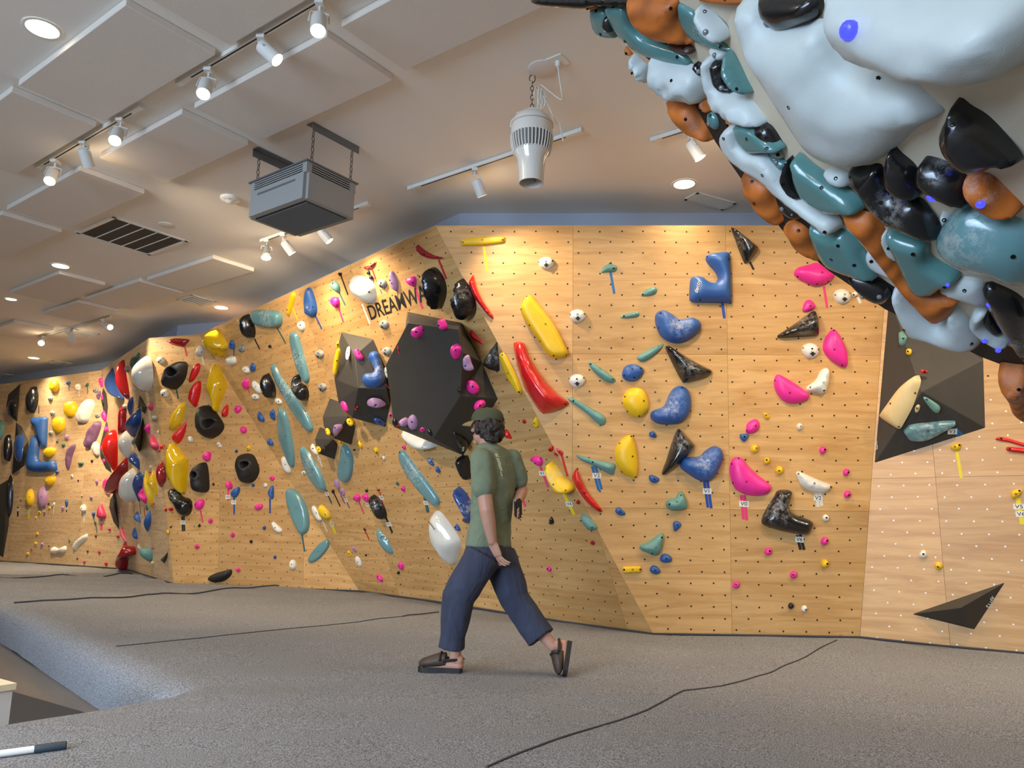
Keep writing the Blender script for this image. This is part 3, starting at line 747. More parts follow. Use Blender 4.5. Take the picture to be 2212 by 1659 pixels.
def parse_shape(sh):
    k, *r = sh.split()
    if k == 'p': return [P2(a) for a in r]
    v = [float(a) for a in r[0].split(',')]; cx, cy = v[0], v[1]
    if k == 'e':
        rx, ry, an = v[2], v[3], R(v[4]) if len(v) > 4 else 0
        return [(XF[0]+(cx+rx*math.cos(a)*math.cos(an)-ry*math.sin(a)*math.sin(an))/XF[2], XF[1]+(cy+rx*math.cos(a)*math.sin(an)+ry*math.sin(a)*math.cos(an))/XF[2]) for a in np.linspace(0, 2*np.pi, 12, endpoint=False)]
    if k == 'j':   # small screw-on jib: rounded, a little lopsided
        r_ = v[2]; rnd = random.Random(int(cx*7+cy*13)); a0 = rnd.uniform(0, 6.28); pts = []
        for i in range(9):
            a = 2*math.pi*i/9; q = r_*(1+.22*math.cos(a-a0)+rnd.uniform(-.08, .08))
            pts.append((XF[0]+(cx+q*math.cos(a))/XF[2], XF[1]+(cy+q*math.sin(a))/XF[2]))
        return pts
    if k == 'a':   # arrow-marked finishing jug: wide dome
        r_ = v[2]; return [(XF[0]+(cx+r_*x)/XF[2], XF[1]+(cy+r_*y)/XF[2]) for x, y in ((-1, -.05), (-.72, -.6), (0, -.85), (.75, -.6), (1.02, 0), (.7, .62), (0, .85), (-.68, .6))]
def num(s): return [float(a) for a in s.split(',')]
def tape(F, colr, a, b, wpx, label, parent_tag=None, double=False, group=None):
    A, B = F.cast(*a), F.cast(*b); mpp = ((A-CAMP).dot(_f))/FPX; w = wpx*mpp
    O = A.lerp(B, .5); mw = F.frame(O); la, lb = Vector(F.loc(A, O)), Vector(F.loc(B, O)); d = (lb-la).normalized(); s = Vector((-d.y, d.x, 0))
    # tape seen on a slanting wall: keep its width as seen
    q0 = np.array(to_px(O)); q1 = np.array(to_px(O+(F.u*s.x+F.v*s.y)*.05)); sc = np.hypot(*(q1-q0))/.05*mpp; w = w/max(sc, .35)
    mb = MB()
    for oo in ((-.27, .27) if double else (0,)):
        ww = w*(.46 if double else 1.0)/2; e = random.uniform(.0, .02) if double else 0
        q = [la+s*(oo*w-ww), lb+d*e+s*(oo*w-ww), lb+d*e+s*(oo*w+ww), la+s*(oo*w+ww)]
        mb.add([Vector((p.x, p.y, .0016)) for p in q]+[Vector((p.x, p.y, 0)) for p in q], [(3, 2, 1, 0), (0, 1, 5, 4), (1, 2, 6, 5), (2, 3, 7, 6), (3, 0, 4, 7)])
    o = mb.build('tape_strip', tape_mat(colr), mw=mw); bm = bmesh.new(); bm.from_mesh(o.data); bmesh.ops.recalc_face_normals(bm, faces=bm.faces); bm.to_mesh(o.data); bm.free()
    tag(o, label, 'tape', group); return o, O, mpp
def grade_card(F, tp, O, txt, px, wpx, hpx, mpp):
    P = F.cast(*px); l = F.loc(P, O); fu = np.hypot(*(np.array(to_px(P+F.u*.05))-np.array(to_px(P))))/.05*mpp; fv = np.hypot(*(np.array(to_px(P+F.v*.05))-np.array(to_px(P))))/.05*mpp
    w, hh = wpx*mpp/max(fu, .3), hpx*mpp/max(fv, .3)
    c = MB().box((0, 0, 0), (w, hh, .0012)).build('grade_card', CARDM, tp, mw=Matrix.Translation((l[0], l[1], .0032)) @ Matrix.Rotation(random.uniform(-.06, .06), 4, 'Z'))
    lettering(txt, hh*.95, INK, c, Matrix.Translation((0, 0, .0012)), bold=.0, xs=w/hh/1.45)
FNAMES = {}
def run(data, boardmode=False):
    for ln in data.strip().split('\n'):
        ln = ln.strip()
        if not ln or ln[0] == '#': continue
        if ln[0] == '@': XF[:] = num(ln[1:]); continue
        q = [s.strip() for s in ln.split('|')]
        if q[0] == 'T':
            F = FAC[q[1]]; a, b = q[3].split(); w = q[4]; op = q[6] if len(q) > 6 else ''
            tp, O, mpp = tape(F, q[2], P2(a), P2(b), float(w)/XF[2], q[5], double='dbl' in op, group='route tape on the '+PLACE.get(q[1], 'black volumes'))
            for tok in op.split():
                if tok.startswith('tag='):
                    tx, r = tok[4:].split('@'); v = num(r); grade_card(F, tp, O, tx, P2(r), v[2]/XF[2], v[3]/XF[2], mpp)
            continue
        fk, colr, sh, label = q[:4]; op = q[4] if len(q) > 4 else ''; kw = {}
        px = parse_shape(sh); ext = np.ptp(np.array(px), axis=0).max()
        if sh[0] == 'a': kw.update(style='dome', hf=.45)
        for tok in op.split():
            if tok == 'side': kw['side'] = True; continue
            k, v = tok.split('=')
            if k == 'b': kw['bolts'] = [P2(a) for a in v.split(';')]
            elif k == 'c': a = num(v); kw['chalk'] = (*P2(v), a[2]/XF[2])
            elif k == 'hole': a = num(v); kw['hole'] = (*P2(v), a[2]/XF[2])
            elif k == 'led': kw['leds'] = [(*P2(a), num(a)[2], *(num(a)[3:])) for a in v.split(';')]
            elif k == 'comp': kw['comp'] = bool(int(v))
            elif k in ('h', 'sharp', 'hf', 'tilt', 'bump'): kw[k] = float(v)
            elif k in ('style', 'name', 'cat', 'group'): kw[k] = v.replace('_', ' ') if k in ('cat', 'group') else v
            elif k == 'txt': pass
        if sh[0] == 'j' or (ext < 17 and not boardmode):
            kw.setdefault('name', 'foothold'); kw.setdefault('cat', 'foothold'); kw.setdefault('hf', .62)
        kw['group'] = 'arrow-marked jugs on the walls' if sh[0] == 'a' else ('footholds' if kw.get('cat') == 'foothold' else 'climbing holds')+' on the '+PLACE.get(fk, 'black volumes')
        c = np.mean(px, axis=0)
        if 'bolts' not in kw and 'leds' not in kw and fk not in ('B',) and 'hole' not in kw and kw.get('cat') != 'volume': kw['bolts'] = [tuple(c)]
        if fk == 'B' and 'side' not in kw: kw['side'] = True
        F = board_tangent(*c) if fk == 'K' else FAC[fk]
        o, F, fo, mpp = (make_side_hold if kw.get('side') and ext > 9 else make_hold)(F, colr, px, label, **kw)
        if sh[0] == 'a':   # the printed arrow
            zt = max(v.co.z for v in o.data.vertices); r_ = np.ptp(np.array(px)[:, 0])*mpp/2; sz = min(r_, .11)
            wv = [(-.14, .1), (.14, .1), (.14, -.25), (.34, -.25), (0, -.62), (-.34, -.25), (-.14, -.25)]
            me_v = [Vector((x*sz, y*sz-.1*sz, zt*.93+.004+zt*.14*min(0, y))) for x, y in wv]; mesh('arrow_mark', me_v, [(0, 6, 2, 1), (5, 4, 3)], INK, o, mw=Matrix())
        if 'txt=' in op:
            tx, cx, cy, sz, an, cl = op.split('txt=')[1].split()[0].split(',')
            q = F.cast(*P2(cx+','+cy)); l = F.loc(q, fo); zt = max((v.co.z for v in o.data.vertices if math.hypot(v.co.x-l[0], v.co.y-l[1]) < float(sz)/XF[2]*mpp*1.2), default=.05)
            lettering(tx, float(sz)/XF[2]*mpp, CARDM if cl == 'w' else INK, o, Matrix.Translation((l[0], l[1], zt+.006)) @ Matrix.Rotation(R(float(an)), 4, 'Z'))

# ---------------------------------------------------------------- volumes: polyhedra screwed to the wall
def volume(F, verts, faces, label, mat, reg=None, txt=None):
    """verts: (px, py, height off the wall); faces: index lists; reg: names for face planes that carry holds"""
    W = [F.cast(x, y, h) for x, y, h in verts]; base = [w for w, v in zip(W, verts) if v[2] < .01] or W
    O = sum(base, Vector())/len(base); mw = F.frame(O); V = [Vector(F.loc(w, O)) for w in W]
    bm = bmesh.new(); bv = [bm.verts.new(v) for v in V]
    for f in faces:
        try: bm.faces.new([bv[i] for i in f])
        except ValueError: pass
    bmesh.ops.recalc_face_normals(bm, faces=bm.faces)
    s = sum(f.normal.z*f.calc_area() for f in bm.faces)
    if s < 0: bmesh.ops.reverse_faces(bm, faces=bm.faces)
    bmesh.ops.triangulate(bm, faces=[f for f in bm.faces if len(f.verts) > 4])
    eg = [e for e in bm.edges if len(e.link_faces) == 2 and e.calc_face_angle(0) > .12]
    bmesh.ops.bevel(bm, geom=eg, offset=.006, segments=2, affect='EDGES', profile=.5)
    me = bpy.data.meshes.new('volume'); bm.to_mesh(me); bm.free(); me.materials.append(mat)
    o = bpy.data.objects.new('volume', me); COL.objects.link(o); o.matrix_world = mw; tag(o, label, 'volume', 'black volumes on the walls')
    for nm, idx in (reg or {}).items():
        FAC[nm] = facet3(W[idx[0]], W[idx[1]], W[idx[2]])
    return o, W

# ================================================================ volumes
def Z(ox, oy, s): return lambda x, y, h=0.0: (ox+x/s, oy+y/s, h)
z3, z3b, z1, z1b, z2b, z8, z6 = Z(660, 500, 3.318), Z(660, 840, 6.9125), Z(0, 800, 3.456), Z(180, 740, 6.382), Z(180, 980, 5.926), Z(1540, 860, 2.9625), Z(1840, 560, 4.879)
HB = .38
big_vol, W = volume(FD, [z3(730, 575), z3(1118, 655), z3(1262, 935), z3(1378, 1200), z3(1130, 1606), z3(850, 1390), z3(770, 1120), z3(690, 900),
    z3(735, 655, HB), z3(1092, 700, HB), z3(1128, 872, HB), z3(1106, 1182, HB), z3(915, 1482, HB), z3(632, 1402, HB), z3(600, 1130, HB), z3(574, 958, HB)],
    [[8, 9, 10, 11, 12, 13, 14, 15]]+[[i, (i+1) % 8, 8+(i+1) % 8, 8+i] for i in range(8)],
    'biggest black faceted volume, below the painted word, on the overhanging wall', VOLM, reg={'V2f': (8, 11, 13), 'V2r': (2, 3, 11), 'V2b': (4, 12, 11)})
volume(FD, [z3(257, 720), z3(485, 772), z3(570, 965), z3(608, 1250), z3(572, 1402), z3(400, 1300), z3(330, 1100), z3(300, 900),
    z3(352, 890, .22), z3(376, 1122, .34), z3(578, 1130, .12), z3(335, 1337, .30), z3(235, 1222, .30), z3(206, 1060, .28), z3(202, 940, .16)],
    [[0, 1, 8], [1, 2, 10, 9, 8], [10, 3, 4, 11, 9], [0, 8, 14], [8, 9, 11, 12, 13, 14], [2, 3, 10], [4, 5, 11], [5, 12, 11], [5, 6, 13, 12], [6, 7, 14, 13], [7, 0, 14]],
    'chalky black faceted volume with the blue bean hold, left of the biggest volume', VOLM, reg={'V1r': (1, 10, 9), 'V1l': (8, 11, 13), 'V1b': (10, 4, 11), 'V1t': (0, 1, 8)})
volume(FD, [z3b(360, 140), z3b(500, 192), z3b(745, 570), z3b(685, 838), z3b(500, 640), z3b(400, 400), z3b(640, 405, .12), z3b(420, 742, .26), z3b(270, 560, .26), z3b(255, 420, .22)],
    [[0, 1, 6, 9], [6, 7, 8, 9], [1, 2, 6], [2, 3, 7, 6], [3, 4, 7], [4, 8, 7], [4, 5, 9, 8], [5, 0, 9]],
    'small black faceted volume with a yellow half-ball on its edge, under the chalky volume', VOLM, reg={'V3u': (0, 6, 8), 'V3d': (2, 3, 7)})
volume(FD, [z3b(212, 570), z3b(300, 605), z3b(475, 880), z3b(432, 1056), z3b(300, 860), z3b(240, 720), z3b(412, 752, .10), z3b(195, 968, .2), z3b(160, 900, .2), z3b(140, 750, .16)],
    [[0, 1, 6, 9], [6, 7, 8, 9], [1, 2, 6], [2, 3, 7, 6], [3, 4, 7], [4, 8, 7], [4, 5, 9, 8], [5, 0, 9]],
    'smallest black faceted volume with chalk smears, lowest of the middle cluster', VOLM, reg={'V4u': (0, 6, 8)})
v5, W = volume(FF, [(1921, 640, 0), (2112, 640, 0), (2124, 780, 0), z8(1742, 190), z8(1035, 414), (1991, 846, .30)],
    [[0, 1, 2, 5], [2, 3, 5], [3, 4, 5], [4, 0, 5]], 'large black pyramid volume with chalky ridges behind the training board', VOLM, reg={'V5l': (0, 5, 4), 'V5b': (5, 3, 4), 'V5r': (2, 3, 5)})
F = FF; O = v5.matrix_world.translation
P = FAC['V5l'].cast(1893.5, 962); lettering('tuff.', .052, CARDM, v5, v5.matrix_world.inverted() @ (FAC['V5l'].frame(P) @ Matrix.Translation((0, 0, .004)) @ Matrix.Rotation(R(97), 4, 'Z')))
v6, W = volume(FF, [z8(1276, 1382), z8(1868, 1180), z8(1672, 1480), z8(1583, 1342, .2)], [[0, 1, 3], [1, 2, 3], [2, 0, 3]],
    'low flat black pyramid volume near the mat on the far right wall', VOLM, reg={'V6r': (1, 2, 3)})
P = FAC['V6r'].cast(*z8(1778, 1302)[:2]); lettering('tuff.', .075, CARDM, v6, v6.matrix_world.inverted() @ (FAC['V6r'].frame(P) @ Matrix.Translation((0, 0, .004)) @ Matrix.Rotation(R(62), 4, 'Z')))
volume(FA, [z1(152, 100), z1(128, 384), z1(60, 330), z1(46, 265), z1(62, 180), z1(98, 250, .16)], [[0, 1, 5], [1, 2, 5], [2, 3, 5], [3, 4, 5], [4, 0, 5]],
    'black half-moon volume at the top of the far left wall', VOLM, reg={'V7': (0, 1, 5), 'V7l': (2, 3, 5)})
volume(FA, [z1(120, 388), z1(162, 420), z1(214, 530), z1(207, 640), z1(182, 712), z1(90, 780), z1(165, 590, .18), z1(100, 640)], [[0, 1, 6], [1, 2, 6], [2, 3, 6], [3, 4, 6], [4, 5, 6], [5, 7, 6], [7, 0, 6]],
    'black kite-shaped volume carrying a blue oval hold on the far left wall', VOLM, reg={'V8': (0, 5, 6)})
volume(FA, [z1(-90, 905), z1(78, 806), z1(66, 1150), z1(24, 1398), z1(-90, 1330), z1(40, 1120, .10)], [[0, 1, 5], [1, 2, 5], [2, 3, 5], [3, 4, 5], [4, 0, 5]],
    'tall black volume at the left edge of the picture, low on the far left wall', VOLM, reg={'V9': (1, 2, 5)})
volume(FA, [z1b(312, 436), z1b(345, 660), z1b(402, 1160), z1b(330, 1050), z1b(272, 925), z1b(246, 805), z1b(258, 690), z1b(318, 800, .1)], [[0, 1, 7], [1, 2, 7], [2, 3, 7], [3, 4, 7], [4, 5, 7], [5, 6, 7], [6, 0, 7]],
    'long black volume in the far corner, upper piece with a shiny black nub', VOLM, reg={'V10': (5, 4, 7)})
volume(FA, [z1b(318, 1075), z1b(360, 1180), z1b(335, 1400), z1b(370, 1680), z1b(392, 1800), z1b(310, 1740), z1b(235, 1580), z1b(226, 1440), z1b(262, 1290), z1b(300, 1480, .08)],
    [[i, (i+1) % 9, 9] for i in range(9)], 'long black volume in the far corner, curved lower piece behind the big red blade', VOLM)
volume(FA, [z2b(390, 505), z2b(415, 530), z2b(440, 740), z2b(462, 982), z2b(385, 870), z2b(330, 690), z2b(345, 590), z2b(400, 700, .12)], [[i, (i+1) % 7, 7] for i in range(7)],
    'narrow black sickle volume under the dark red lip in the far corner', VOLM)
volume(FB, [z1b(776, 722), z1b(882, 890), z1b(850, 988), z1b(750, 892), z1b(806, 880, .10)], [[0, 1, 4], [1, 2, 4], [2, 3, 4], [3, 0, 4]], 'small black diamond volume high on the narrow corner wall', VOLM)
volume(FB, [z1b(822, 1028), z1b(820, 1312), z1b(768, 1512), z1b(735, 1430), z1b(708, 1380, .30)], [[0, 1, 4], [1, 2, 4], [2, 3, 4], [3, 0, 4]], 'tall thin black wedge volume beside the big blue lip on the corner wall', VOLM)
volume(FB, [z2b(1086, 1254), z2b(1035, 1406), z2b(985, 1360), z2b(1030, 1350, .06)], [[0, 1, 3], [1, 2, 3], [2, 0, 3]], 'tiny black triangular volume low at the edge of the corner wall', VOLM)

